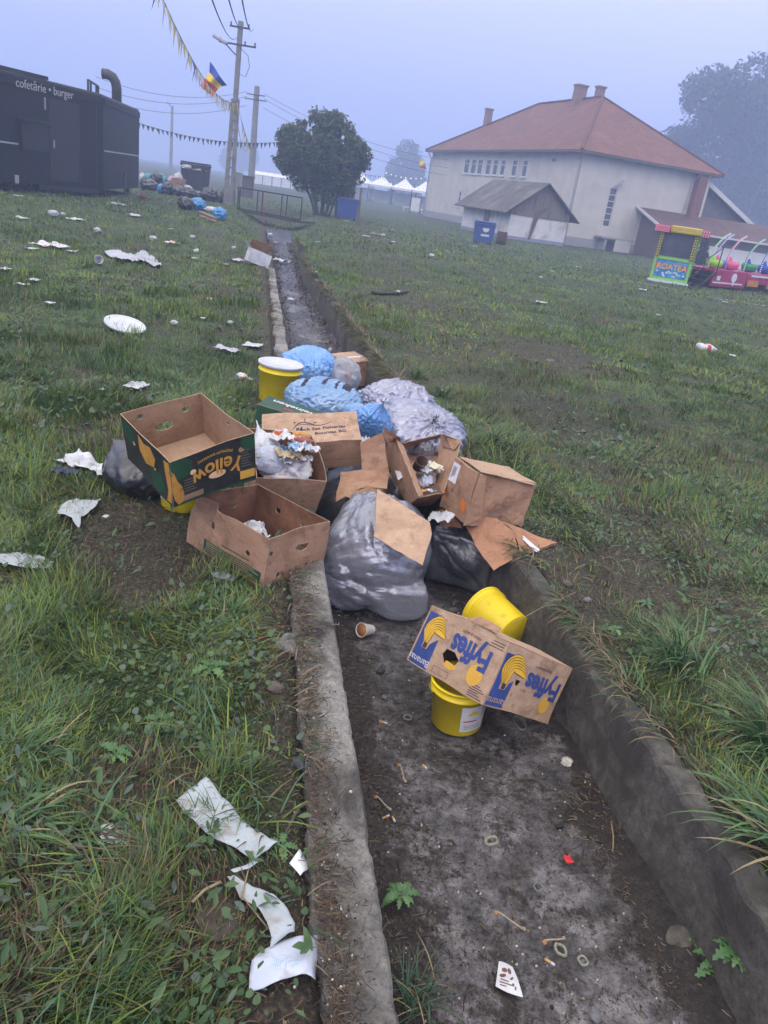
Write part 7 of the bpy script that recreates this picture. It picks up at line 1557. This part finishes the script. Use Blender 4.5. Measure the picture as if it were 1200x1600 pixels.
# ------------------------------------------------------------------ scattered litter on the field
M_litter = mat('wet_litter', (.38, .39, .42), .7, (.56, .57, .60), 7, stain=(.2, .17, .12), stain_scale=9, stain_thr=(.64, .74))
def sm(px, py, wpx, hpx, label, kind='paper', mt=None, seed=0, z=None, cat=None):
    q = at(px, py, z or 0.0); dist = (q-CAMP).dot(_fw); m = dist/FPX; w_ = wpx*m; l_ = min(hpx*m/max(.35, (HC/(q-CAMP).length)), w_*1.3); zz = (float(hgt(q.x, q.y)) if z is None else z)+.015
    if kind == 'paper': scrap('paper_scrap', label, cat or 'litter', (q.x, q.y, zz+.01), w_, max(l_, w_*.5), mt or M_litter, seed, -.15, .16, nx=12, ragged=.12)
    elif kind == 'ball': ball('crumpled_paper', label, cat or 'litter', (q.x, q.y, zz-.01), w_/2, mt or M_litter, seed, (1, .9, .6), sub=4, amp=.5)
    elif kind == 'cup':
        b = MB(); r = w_*.32; b.lathe([(0, 0), (r*.72, 0), (r, r*2.2), (r*1.06, r*2.22), (r*.95, r*2.2), (r*.68, r*.1), (0, r*.08)], 18); o = b.build('plastic_cup', mt or M_whitef, smooth=True, loc=(q.x-r, q.y, zz+r*.8), rot=(.25, math.radians(80), .3+seed)); tag(o, label, 'cup')
L = 'left field '
data = [(3, 302, 8, 5, 'paper', 'white scrap at the left edge below the trailer'), (29, 309, 10, 5, 'paper', 'small white scrap on the grass beneath the trailer drawbar'), (36, 343, 18, 6, 'paper', 'thin white strip on the grass, left of the group of scraps near the trailer'),
 (83, 339, 16, 9, 'ball', 'crumpled white ball, left of three scraps in front of the trailer'), (99, 338, 9, 9, 'ball', 'small crumpled white ball, middle of three scraps in front of the trailer'), (118, 345, 19, 9, 'paper', 'crumpled white paper, right of three scraps in front of the trailer'),
 (152, 362, 12, 8, 'ball', 'white crumpled paper beyond the grey sheet, left side'), (187, 322, 22, 9, 'paper', 'translucent plastic scrap at the foot of the trailer corner'), (210, 340, 19, 8, 'paper', 'grey plastic bag scrap on the grass right of the trailer'), (78, 388, 46, 12, 'paper', 'spread of crumpled white papers on the left grass'),
 (50, 392, 14, 6, 'paper', 'small white paper left of the spread of crumpled papers'), (112, 396, 14, 4, 'paper', 'thin white strip right of the spread of crumpled papers'), (159, 416, 20, 12, 'cup', 'white plastic cup lying below the grey sheet'), (7, 424, 16, 6, 'paper', 'white strip at the left edge above the round lid'),
 (54, 440, 16, 12, 'paper', 'curled white strip on the grass left of the round lid'), (34, 449, 18, 5, 'paper', 'pale thin strip on the grass far left of the round lid'), (78, 481, 12, 5, 'paper', 'two tiny white crumbs of paper left of the round lid'), (239, 376, 13, 8, 'ball', 'white crumpled paper beyond the grey sheet, right of it'),
 (268, 382, 17, 10, 'paper', 'white and orange food paper on the grass beyond the grey sheet'), (301, 374, 9, 7, 'ball', 'white paper ball between the trailer and the channel'), (306, 397, 10, 12, 'cup', 'small clear plastic cup standing near the white carton'), (304, 406, 8, 4, 'paper', 'white crumb of paper beneath the small clear cup'),
 (267, 360, 6, 4, 'paper', 'tiny white scrap right of the translucent scraps on the left field'), (365, 389, 7, 5, 'ball', 'tiny white ball on the grass just above the white carton'), (370, 409, 18, 9, 'paper', 'crumpled white plastic left of the white carton'), (354, 415, 7, 5, 'paper', 'tiny white scrap left of the white carton'),
 (328, 469, 10, 5, 'paper', 'white scrap on the grass halfway between round lid and channel'), (317, 501, 7, 4, 'paper', 'tiny white scrap right of the round lid'), (360, 506, 9, 6, 'ball', 'small white ball near the kerb above the lidded bucket'), (272, 508, 13, 10, 'ball', 'white crumpled clump right of the round lid'),
 (353, 549, 37, 8, 'paper', 'grey-white plastic strip on the grass above the lidded bucket'), (395, 543, 24, 10, 'paper', 'white paper on the grass beside the kerb above the lidded bucket'), (377, 594, 18, 12, 'ball', 'white and orange crumpled paper ball left of the lidded bucket'), (391, 596, 9, 9, 'ball', 'small white ball touching the lidded bucket'),
 (212, 608, 28, 22, 'paper', 'white crumpled tissue behind the black fruit box'), (497, 369, 7, 5, 'paper', 'white speck on the right bank beyond the channel'), (541, 347, 7, 3, 'paper', 'white scrap in front of the blue container by the tree'), (482, 345, 6, 3, 'paper', 'tiny white scrap beneath the bushy tree'),
 (572, 371, 12, 4, 'paper', 'white scrap left of the black rag on the right field'), (598, 371, 8, 6, 'ball', 'white ball right of the black rag on the right field'), (614, 379, 9, 4, 'paper', 'white scrap right of the black rag on the right field'), (674, 402, 9, 6, 'ball', 'white ball on the right field left of the shed'),
 (845, 476, 17, 6, 'paper', 'white plastic scrap lying in the middle of the right field'), (845, 435, 6, 4, 'ball', 'small white ball on the right field beneath the shed corner'), (904, 419, 9, 3, 'paper', 'white scrap on the far right field, left of the ticket booth'), (862, 425, 7, 3, 'paper', 'small white scrap on the right field below the shed'),
 (927, 410, 6, 3, 'paper', 'tiny white scrap near the cellar entrance'), (977, 442, 8, 4, 'paper', 'white scrap on the grass, left one of two in front of the ticket booth'), (1004, 455, 12, 4, 'paper', 'white scrap on the grass, right one of two in front of the ticket booth'), (1028, 494, 6, 4, 'paper', 'tiny white scrap on the open right field'),
 (1132, 476, 8, 4, 'paper', 'small white scrap near the pale path edge'), (1144, 558, 10, 5, 'paper', 'small white scrap just below the red and white bottles'), (742, 386, 6, 4, 'paper', 'tiny white scrap left of the blue wheeled container'), (1075, 444, 12, 3, 'paper', 'white strip lying between the ticket booth and the metal steps'),
 (612, 360, 6, 3, 'paper', 'tiny white scrap far on the field under the tents'), (160, 612, 8, 6, 'paper', 'small white crumb between the tissue and the grass left of the fruit box'), (470, 1107, 12, 4, 'paper', 'tiny white paper bit on the kerb soil in the foreground'), (165, 815, 8, 5, 'paper', 'white crumb of tissue right of the torn tissue')]
M_orp = mat('orange_white_paper', (.62, .62, .65), .7, (.68, .22, .05), 20, contrast=(.52, .6))
for k, (px, py, w_, h_, kd, lb) in enumerate(data):
    m_ = {187: M_clearf, 210: mat('grey_bag_scrap', (.34, .35, .37), .5, (.42, .43, .45), 9), 268: M_orp, 377: M_orp, 78: M_sauce if py == 388 else M_paper, 353: M_clearf if False else bpy.data.materials.get('grey_sheet')}.get(px, None)
    sm(px, py, w_, h_, lb, kd, m_, 100+k)
sm(223, 313, 12, 9, 'dull red crumpled thing on the grass beside the trailer', 'ball', flat('dull_red', (.25, .04, .03)), 200)
sm(586, 369, 18, 7, 'black crumpled rag on the right field beyond the channel', 'paper', M_dgreyf, 201)
# red and white bottles
q = at(1103, 545, .04); t = empty('bottle_pair', (q.x, q.y, .055), rot=(0, 0, .1), label='pair of white plastic bottles with red bands lying on the right field', cat='bottles'); t.scale = (1.3, 1.3, 1.3)
for k, y_ in enumerate((-.045, .05)):
    b = MB(); b.lathe([(0, 0), (.042, .004), (.045, .02), (.045, .16), (.03, .20), (.016, .215), (.016, .235), (0, .235)], 20, Matrix.Translation((-.12+.02*k, y_, 0)) @ Matrix.Rotation(PI/2, 4, 'Y')); o = b.build('bottle', M_lid, t, smooth=True)
    b = MB(); b.lathe([(.0463, .07 if k else .10), (.0463, .11 if k else .145)], 20, Matrix.Translation((-.12+.02*k, y_, 0)) @ Matrix.Rotation(PI/2, 4, 'Y')); b.F = [f for f in b.F if len(f) == 4]; b.mi = b.mi[:len(b.F)]; b.build('red_band', bpy.data.materials['red_cap'], o, smooth=True)
# black strap
b = MB(); pts = [at(580, 457, .03), at(592, 459, .03), at(606, 459, .04), at(622, 458, .04), at(636, 456, .03)]; o0 = pts[2].copy(); b.tube([p-o0 for p in pts], [.035, .03, .02, .03, .035], 8); o = b.build('strap', flat('black_strap', (.015, .015, .018), .6), smooth=True, loc=o0); tag(o, 'black strap with a pale buckle lying on the right bank', 'strap')
b = MB(); b.bevbox((0, 0, 0), (.07, .05, .03), .008); o2 = b.build('buckle', M_lid, o, loc=pts[3]-o0+Vector((0, 0, .03)))

# ------------------------------------------------------------------ litter on the channel floor
ZF = -DEP
def onf(px, py, dz=0): return at(px, py, ZF+dz)
q = onf(573, 984, .03); b = MB(); b.lathe([(0, 0), (.022, 0), (.0235, .004), (.033, .075), (.036, .078), (.036, .083), (.033, .082), (.0215, .008), (0, .007)], 28); t = empty('paper_cup', M=Matrix.Translation(q-Vector((0, 0, .0))) @ Vector((-.55, -.62, .25)).to_track_quat('Z', 'Y').to_matrix().to_4x4() @ Matrix.Translation((0, 0, -.04)), label='small white paper cup stained orange, lying in the channel before the translucent bag', cat='cup'); b.build('shell', mat('cup_white', (.62, .58, .55), .6, (.70, .68, .66), 9), t, smooth=True)
b = MB(); b.lathe([(.0325, .078), (.030, .06), (.024, .035), (0, .03)], 24); b.F = b.F[:-0 or None]; b.build('orange_residue', mat('orange_sauce', (.40, .14, .03), .4, (.55, .26, .09), 30), t, smooth=True)
stn = MB(); q = onf(540, 990); stn.lathe([(0, .003), (.10, .002), (.135, -.004)], 24, Matrix.Translation((0, 0, 0)), wob=lambda a, z: .28*math.sin(a*3+1)+.2*math.sin(a*7))
M_bone = mat('bone', (.26, .20, .14), .6, (.42, .34, .25), 60, stain=(.1, .07, .05), stain_scale=60); M_meatb = mat('bone_meat', (.34, .14, .05), .5, (.48, .24, .10), 40)
def bone(px, py, px2, py2, label, seed):
    a = onf(px, py, .010); c = onf(px2, py2, .010); t = empty('chicken_bone', a, label=label, cat='bone'); d = c-a; b = MB(); side = Vector((-d.y, d.x, 0)).normalized()
    b.tube([Vector((0, 0, 0)), d*.3+side*.002, d*.65, d], [.0042, .0026, .0028, .004], 8); b.build('shaft', M_bone, t, smooth=True)
    ball('knuckle', None, None, -side*.004-Vector((0, 0, .006)), .0075, M_meatb, seed, parent=t, amp=.45); ball('knuckle', None, None, d+side*.004-Vector((0, 0, .006)), .0062, M_bone, seed+1, parent=t, amp=.45)
bone(588, 1244, 608, 1264, 'brown-ended chicken bone on the channel floor near the kerb', 1); bone(776, 1424, 818, 1452, 'long chicken bone in the middle of the channel floor', 2); bone(850, 1470, 882, 1467, 'chicken bone lying across beside the pale ring at the lower right', 3)
bone(625, 1195, 632, 1220, 'thin curved bone on the channel floor left of the bucket', 4)
def butt(px, py, px2, py2, label, n=0):
    a = onf(px, py, .006); c = onf(px2, py2, .006); t = empty('cigarette_butt', a, label=label, cat='cigarette butt'); b = MB(); b.tube([Vector(), (c-a)*.6], .004, 10); b.build('filter', M_food, t, smooth=True); b = MB(); b.tube([(c-a)*.61, c-a], .0039, 10); b.build('paper', M_paper, t, smooth=True)
butt(592, 1127, 605, 1130, 'orange cigarette butt on the floor left of the standing bucket'); butt(597, 1279, 608, 1274, 'orange cigarette butt below the brown-ended bone'); butt(851, 1498, 867, 1508, 'orange cigarette butt at the lower right, beside the pale ring'); butt(660, 1195, 667, 1201, 'white cigarette butt in the middle of the channel floor'); butt(613, 1276, 617, 1284, 'short pale cigarette butt right of the orange one by the kerb')
def ring(px, py, r, r2, label, mt, sq=1.0, seed=0, hgt_=.006, name='pale_ring'):
    q = onf(px, py, hgt_+.004); b = MB(); n = 28; pts = [Vector((r*math.cos(2*PI*k/n)*(1+.05*math.sin(2*PI*k/n*2+seed)), r*sq*math.sin(2*PI*k/n), .002*math.sin(2*PI*k/n*3))) for k in range(n+1)]
    b.tube(pts, r2, 7, cap=False); o = b.build(name, mt, smooth=True, loc=q, rot=(0, 0, seed)); tag(o, label, 'ring')
M_ring = mat('onion_ring', (.17, .175, .13), .5, (.29, .29, .22), 60, stain=(.08, .07, .05), stain_scale=70); M_ringd = mat('dull_ring', (.11, .11, .10), .6, (.17, .17, .155), 30)
ring(768, 1314, .023, .006, 'pale green oval ring on the middle of the channel floor', M_ring, .72, .5); ring(841, 1386, .016, .004, 'dull grey ring pressed into the silt right of the pale green ring', M_ringd, .9, 1); ring(876, 1484, .020, .005, 'pale curved ring beside the bone at the lower right', M_ring, .7, 2); ring(911, 1501, .014, .004, 'small dark-centred cap ring at the lower right of the channel floor', M_ring, 1, 3); ring(637, 1121, .018, .004, 'dull greenish ring left of the standing bucket', M_ringd, .8, 4); ring(812, 1130, .045, .006, 'dark ring half hidden under the tipped banana box', M_ringd, .5, 5)
stone(911, 1502, .009, 'grey filling of the cap ring at the lower right', M_stone, 21, z=ZF, name='cap_centre', sq=(1, 1, .4))
q = onf(888, 1344, .008); scrap('red_cap', 'small crushed red cap near the channel wall', 'cap', q, .028, .034, bpy.data.materials['red_cap'], 31, .4, .35, nx=10); q = onf(874, 1293, .006); b = MB(); b.bevbox((0, 0, .004), (.026, .015, .012), .003); o = b.build('black_cap', flat('black_bit', (.012, .012, .014)), loc=q, rot=(0, 0, .3)); tag(o, 'small black plastic piece above the crushed red cap', 'plastic piece')
q = onf(886, 1192, .01); ball('bread_lump', 'white crumbly bread lump at the foot of the channel wall', 'food', q-Vector((0, 0, .012)), .026, mat('soggy_bread', (.50, .46, .40), .9, (.64, .60, .55), 30, bump=.6, bscale=60), 33, amp=.5)
q = onf(629, 1392, .02); scrap('paper_scrap', 'small white paper folded among the weeds at the foot of the kerb', 'litter', q, .03, .04, M_paper, 34, .8, .3, nx=10)
# torn printed label
t = empty('torn_label', onf(797, 1531, .008), rot=(0, 0, -.15), label='torn white label with dark print on the channel floor at the bottom', cat='label')
pl = panel('paper', [(-.036, .044), (-.018, .047), (.004, .040), (.018, .014), (.034, -.030), (.037, -.046), (-.006, -.043), (-.040, -.036), (-.038, .0)], [], lambda u, v, w: Vector((u, v, .004+.004*mnoise.noise(Vector((u*40, v*40, 1)))-w)), .0006, [M_paper, M_paper], t, .008)
for k, P_ in enumerate([ell(-.018, .022, .008, .006, 10), ell(-.022, .004, .010, .006, 9, .5), ell(-.004, .022, .005, .009, 9, .3), rect(-.028, -.004, -.012, -.009), rect(-.030, .006, -.020, -.017), rect(-.028, -.010, -.028, -.025), rect(.006, .012, -.02, -.012), rect(.014, .018, -.03, -.02), ell(.004, .002, .007, .003, 8, .9)]):
    panel('print', P_, [], lambda u, v, w: Vector((u, v, .0052+.004*mnoise.noise(Vector((u*40, v*40, 1)))-w)), .0002, [mat('label_brown', (.10, .045, .03), .6, (.16, .07, .04), 20) if k == 0 else bpy.data.materials['label_brown']]*2, pl, .008)
for (a, c, r, lb) in (((955, 1283), (957, 1340), .003, 'pale stick leaning on the channel wall'), ((934, 1160), (925, 1240), .0022, 'thin dry stalk at the foot of the wall below the banana box'), ((1105, 1508), (1106, 1598), .004, 'brown stick at the lower right by the channel wall'), ((1080, 1470), (1085, 1530), .003, 'short pale stick beside the brown stone'), ((905, 1100), (990, 1015), .002, 'long bent dry grass stalk leaning over the wall beside the banana box')):
    p = onf(*a, .02); q = onf(*c, .004); b = MB(); b.tube([Vector(), (q-p)*.5+Vector((.004, 0, .008)), q-p], r, 6); o = b.build('dry_stick', M_straw, smooth=True, loc=p); tag(o, lb, 'stick')
for (pts, r, lb) in (([(395, 1330), (378, 1400), (420, 1452)], .0022, 'curved dry twig in the foreground grass'), ([(200, 1395), (232, 1372), (262, 1358)], .004, 'broken orange-brown twig in the left foreground'), ([(345, 1378), (320, 1390), (300, 1410)], .004, 'straight grey-brown twig left of the paper strips'), ([(800, 975), (845, 950), (900, 925)], .0018, 'thin dry stalk across the lip above the lying bucket')):
    P_ = [at(x, y, .03) for x, y in pts]; b = MB(); b.tube([p-P_[0] for p in P_], r, 6); o = b.build('twig', M_straw, smooth=True, loc=P_[0]); tag(o, lb, 'twig')
# far channel litter
for (px, py, w_, h_, kd, lb) in ((422, 369, 9, 7, 'ball', 'white plastic ball of litter at the far end of the channel'), (439, 410, 26, 8, 'paper', 'white sheet of plastic lying in the far channel'), (455, 470, 10, 5, 'paper', 'white scrap on the wet channel floor'), (430, 380, 6, 4, 'paper', 'small white scrap just below the litter ball in the far channel')):
    sm(px, py, w_, h_, lb, kd, None, 300+px, z=ZF)
q = at(490, 427, .0); scrap('plastic_strip', 'white plastic strip hanging on the far right wall of the channel', 'litter', (q.x, q.y, .02), .10, .35, M_whitef, 71, .3, .3); q = onf(517, 546, .03); b = MB(); b.lathe([(0, 0), (.03, .002), (.032, .02), (.032, .09), (.012, .13), (.012, .15), (0, .15)], 16, Matrix.Rotation(PI/2, 4, 'X')); o = b.build('bottle', M_clearf, smooth=True, loc=q); tag(o, 'small dark bottle on the channel floor before the taped carton', 'bottle')

# ------------------------------------------------------------------ rubbish heap by the trailer
def far_bag(px, py, wpx, hpx, mt, label, seed, y=None, group='rubbish bags heaped by the container'):
    q = at(px, py, 0); y_ = y or q.y; c = aty(px, py, y_); m = (c-CAMP).dot(_fw)/FPX; r = wpx*m/2*1.22; h = hpx*m*1.1
    D, E, Fc = _ico[4]; V = []
    for d in D:
        k = 1.12-.55*abs(mnoise.noise(Vector(d)*2.0+Vector((seed*3, 0, 0))))-.28*abs(mnoise.noise(Vector(d)*5+Vector((seed, 2, 0))))-.1*abs(mnoise.noise(Vector(d)*10)); V.append((d[0]*r*k*1.1, d[1]*r*k, (d[2]*.5*k+.5)*h*1.08))
    tag(mesh('rubbish_bag', V, Fc, mt, smooth=True, loc=(c.x, c.y, c.z-.02)), label, 'bag', group)
BLK = M_darkf; TQ = mat('teal_film', (.05, .35, .45), .4, (.08, .45, .55), 6); SKY = M_skyf; WHT = mat('far_white_bag', (.50, .50, .54), .6, (.62, .62, .66), 6); PNK = mat('pink_film', (.45, .30, .42), .5, (.55, .40, .52), 6)
def D_(x, y): return (200+x*.15, 220+y*.15)
hp = [(160, 510, 60, 110, BLK, 'black bag at the trailer end of the heap'), (235, 520, 120, 100, M_dgreyf, 'wide grey-black bag in front at the trailer end of the heap'), (340, 555, 60, 90, SKY, 'bright blue and white bag low in the middle of the heap'), (420, 560, 110, 110, BLK, 'black bag in front, right of the bright blue bag'), (530, 575, 120, 100, M_dgreyf, 'dark bag in front, left of the container foot'),
      (640, 600, 150, 90, BLK, 'low black bag in front of the container'), (730, 605, 110, 70, M_dgreyf, 'flat dark bag in front of the right corner of the container'), (850, 640, 150, 130, BLK, 'big round black bag right of the container'), (965, 650, 80, 130, M_dgreyf, 'upright dark bag beside the utility pole foot'), (150, 430, 50, 80, WHT, 'cream bag on top at the trailer end of the heap'), (205, 410, 60, 60, TQ, 'teal bag on top, near the trailer end'),
      (300, 450, 110, 100, BLK, 'round black bag on top in the left half of the heap'), (340, 410, 50, 60, TQ, 'small teal bag on top, left of the middle'), (375, 450, 40, 70, TQ, 'upright teal bag squeezed in the middle of the heap'), (250, 400, 40, 50, TQ, 'small teal bag next to the round black bag on top'), (410, 445, 45, 50, BLK, 'small black bag on top in the middle of the heap'), (455, 450, 70, 70, PNK, 'pink-white bag on top in the middle of the heap'), (520, 440, 70, 90, WHT, 'white bag on top beside the container'), (615, 520, 80, 50, WHT, 'flattened white bag lying before the container')]
for k, (x, y, w_, h_, m_, lb) in enumerate(hp):
    px, py = D_(x, y); far_bag(px, py, w_*.15, h_*.15, m_, lb, 60+k, y=43.0-.2*(y-400)/100*3+(1.2 if y < 470 else 0))
b = MB(); b.box((0, 0, .2), (.6, .5, .4)); q = aty(*D_(525, 480), 42.2); o = b.build('small_carton', M_card, loc=(q.x, q.y, q.z)); tag(o, 'small brown carton in the heap left of the container', 'box')
for (x, y, w_, h_, m_, lb) in ((620, 305, 110, 55, WHT, 'grey-white bag bulging out of the top of the black container'), (600, 300, 60, 50, BLK, 'black bag on the left edge of the overfilled container'), (745, 325, 110, 35, mat('beige_film', (.34, .28, .24), .6, (.42, .36, .30), 6), 'beige bag lying flat on the right edge of the overfilled container')):
    px, py = D_(x, y); c = aty(px, py, 45.3); far_bag(px, py, w_*.15, h_*.15, m_, lb, int(x), y=45.3, group=None)
def near(px, py, wpx, hpx, mt, label, seed): far_bag(px, py, wpx, hpx, mt, label, seed, group='bags by the plank')
near(290, 329, 20, 18, BLK, 'knotted black bag at the left end of the plank group on the grass', 80); near(308, 329, 20, 17, SKY, 'bright blue bag in the middle of the group, beside the knotted black bag', 81); near(343, 344, 17, 17, SKY, 'bright blue bag at the right end of the group beside the plank', 82); near(330, 332, 20, 8, WHT, 'flat pale bag behind the plank', 83)
a = at(312, 331, .12); c = at(336, 341, .12); b = MB(); b.bar(Vector(), c-a, .22, .06); o = b.build('plank', M_oldwood, loc=a); tag(o, 'brown plank lying between the two bright blue bags', 'plank')
a = at(314, 337, .05); c = at(335, 345, .05); b = MB(); b.bar(Vector(), c-a, .14, .04); o = b.build('pale_lath', M_cardl, loc=a); tag(o, 'pale lath lying in front of the brown plank', 'lath')

# ------------------------------------------------------------------ fine debris
def debris(name, label, n, region, seed, kinds=('twig', 'clod', 'crumb')):
    rs = random.Random(seed); Vt = []; Ft = []; C_ = []
    pal_t = [(.11, .08, .05), (.19, .15, .10), (.06, .045, .03), (.035, .028, .02), (.09, .055, .035)]; pal_c = [(.03, .022, .016), (.05, .038, .028), (.02, .016, .013), (.08, .065, .05)]; pal_w = [(.40, .38, .34), (.28, .24, .18), (.5, .48, .45), (.22, .17, .11)]
    for _ in range(n):
        x, y, z = region(rs)
        if x is None: continue
        k = rs.choices(kinds, weights=(7, 1.2+max(0, y-4)*.6, .35))[0]; gs_ = max(1, y/4); b = len(Vt); a = rs.uniform(0, PI)
        if k in ('twig', 'fibre'):
            l_ = rs.uniform(.008, .012+.04*rs.random()**1.5)*(.45 if k == 'fibre' else 1)*gs_; w_ = rs.uniform(.0006, .0016); d = Vector((math.cos(a), math.sin(a), rs.uniform(-.1, .25)))*l_; s = Vector((-math.sin(a), math.cos(a), 0))*w_; p = Vector((x, y, z+.002)); u = Vector((0, 0, w_*1.6)); m = p+d*.5+s*rs.uniform(-4, 4)
            for q in (p, m, p+d): Vt += [q-s, q+s, q+u]
            for i in (0, 3): Ft += [(b+i, b+i+1, b+i+4, b+i+3), (b+i+1, b+i+2, b+i+5, b+i+4), (b+i+2, b+i, b+i+3, b+i+5)]
            c = rs.choice(pal_t); C_ += [c]*9
        else:
            r = rs.uniform(.0015, .002+.006*rs.random()**2) if k == 'clod' else rs.uniform(.0008, .0032) if k == 'grit' else rs.uniform(.0015, .005); r *= gs_; o = [Vector((math.cos(2*PI*i/5+a)*r*rs.uniform(.7, 1.3), math.sin(2*PI*i/5+a)*r*rs.uniform(.7, 1.3), 0)) for i in range(5)]
            Vt += [Vector((x, y, z-.001))+q for q in o]+[Vector((x, y, z+r*.5))+q*.65+Vector((0, 0, rs.uniform(0, r*.4))) for q in o]; Ft += [(b+i, b+(i+1) % 5, b+5+(i+1) % 5, b+5+i) for i in range(5)]+[(b+5, b+6, b+7, b+8, b+9)]
            c = rs.choice(pal_c if k in ('clod', 'grit') else pal_w); C_ += [c]*10
    me = bpy.data.meshes.new(name); me.from_pydata([tuple(v) for v in Vt], [], Ft); a_ = me.color_attributes.new('tint', 'FLOAT_COLOR', 'POINT'); a_.data.foreach_set('color', np.array([(*c, 1) for c in C_], np.float32).ravel()); me.materials.append(M_debris)
    o = bpy.data.objects.new(name, me); COL.objects.link(o); tag(o, label, 'debris', kind='stuff'); return o
M_debris = leaf_mat('debris_bits', .75, 0)
def reg_floor(rs):
    y = 1.3*(27/1.3)**rs.random(); l = .43-.208*y; r = float(LIPR(np.float64(y))); t = rs.random()
    if rs.random() < .88: t = rs.choice([abs(rs.gauss(0, .13)), 1-abs(rs.gauss(0, .12))])
    if not .01 < t < .98: return None, 0, 0
    return l+(r-l)*t, y, -DEP-.012*math.sin(t*PI)+.03*(max(0, 1-t/.28)+max(0, (t-.78)/.22))*.6+.003
debris('channel_debris', 'dark silt crumbs, straw and twigs scattered along both edges of the channel floor', 21000, reg_floor, 1)
def reg_soil(rs):
    y = .9*(9/.9)**rs.random(); x = rs.uniform(-1, 1)*(y*.7+.9); l = .43-.208*y; r = float(LIPR(np.float64(y)))
    if l-.08 < x < r+.05: return None, 0, 0
    if rs.random() > float(bare(x, y))+.05: return None, 0, 0
    return x, y, float(hgt(x, y))+.003
debris('soil_debris', 'dry straw, soil crumbs and small twigs on the bare ground beside the channel', 22000, reg_soil, 2)
def reg_kerb(rs):
    y = 1.0*(7)**rs.random(); l = .43-.208*y; t = 1-abs(rs.gauss(0, .28))
    if not 0 < t < 1: return None, 0, 0
    return l-.17*t, y, .034
debris('kerb_debris', 'black soil and roots spread over the top of the kerb', 5000, reg_kerb, 3)
def reg_fine(rs):
    y = 1.2*(5/1.2)**rs.random(); l = .43-.208*y; r = float(LIPR(np.float64(y))); t = rs.uniform(.02, .98); return l+(r-l)*t, y, -DEP-.012*math.sin(t*PI)+.002
debris('channel_grit', 'fine grit, pale crumbs and short fibres spread over the channel floor', 9000, reg_fine, 4, ('fibre', 'grit', 'crumb'))
# dead grass hanging over both lips of the channel
def overhang(seed, n, side, ya, yb):
    rs = np.random.RandomState(seed); y = ya*(yb/ya)**rs.rand(n); x = (LIPR(y)+.05+rs.rand(n)*.06) if side > 0 else (LIPL(y)-.14-rs.rand(n)*.05); pts = []; keep = fnoise(x, y, 1.3, seed, 2) > .46
    V = []; Q = []; T = []; C_ = []; b = 0
    for xx, yy, k in zip(x, y, keep):
        if not k: continue
        ang = (PI if side > 0 else 0)+rs.randn()*.9; v, f = blade_pts((xx, yy, .03), ang, rs.uniform(.06, .17), rs.uniform(-.1, .6), rs.uniform(.8, 2.0), rs.uniform(.003, .006)*(1+yy*.12), n=4) if yy < 4 else blade_pts((xx, yy, .03), ang, rs.uniform(.10, .26), rs.uniform(-.1, .9), rs.uniform(.9, 2.2), rs.uniform(.003, .006)*(1+yy*.14), n=4)
        V += v; Q += [tuple(i+b for i in q) for q in f]; b = len(V); c = np.array([.22, .17, .10])*rs.uniform(.4, 1.2) if rs.rand() < .6 else np.array([.05, .10, .035])*rs.uniform(.6, 1.4); C_ += [c]*len(v)
    return np.array([tuple(v) for v in V]), np.array(Q), np.zeros((0, 3), int), np.array(C_)
o = big_mesh('lip_grass', [overhang(1, 2600, 1, 2.2, 20), overhang(5, 350, 1, 1.5, 5), overhang(3, 5200, 1, 4.5, 24), overhang(2, 420, -1, 1.2, 20)], M_grass); tag(o, 'dry and green grass hanging over the lips of the channel', 'grass', kind='stuff')

leafy(1150, 1490, 'broad leafy weed hanging over the wall at the lower right corner', 12, .10, 21, z=-.2)
leafy(1130, 1110, 'small jagged weed on the right bank between the two grass tufts', 9, .06, 22); leafy(885, 985, 'low green weed on the lip right of the lying yellow bucket', 9, .05, 23)
# ------------------------------------------------------------------ morning fog
mb = MB(); mb.box((0, 270, 18), (900, 720, 42))
hz = bpy.data.materials.new('fog'); hz.use_nodes = True; nt = hz.node_tree; nt.nodes.clear()
o_ = nt.nodes.new('ShaderNodeOutputMaterial'); pv = nt.nodes.new('ShaderNodeVolumePrincipled'); nt.links.new(pv.outputs[0], o_.inputs['Volume'])
pv.inputs['Color'].default_value = (.54, .66, 1.0, 1); pv.inputs['Density'].default_value = 0.0044; pv.inputs['Anisotropy'].default_value = 0.0
o = mb.build('haze', hz); tag(o, 'pale bluish morning fog filling the air over the field', 'fog', kind='stuff')
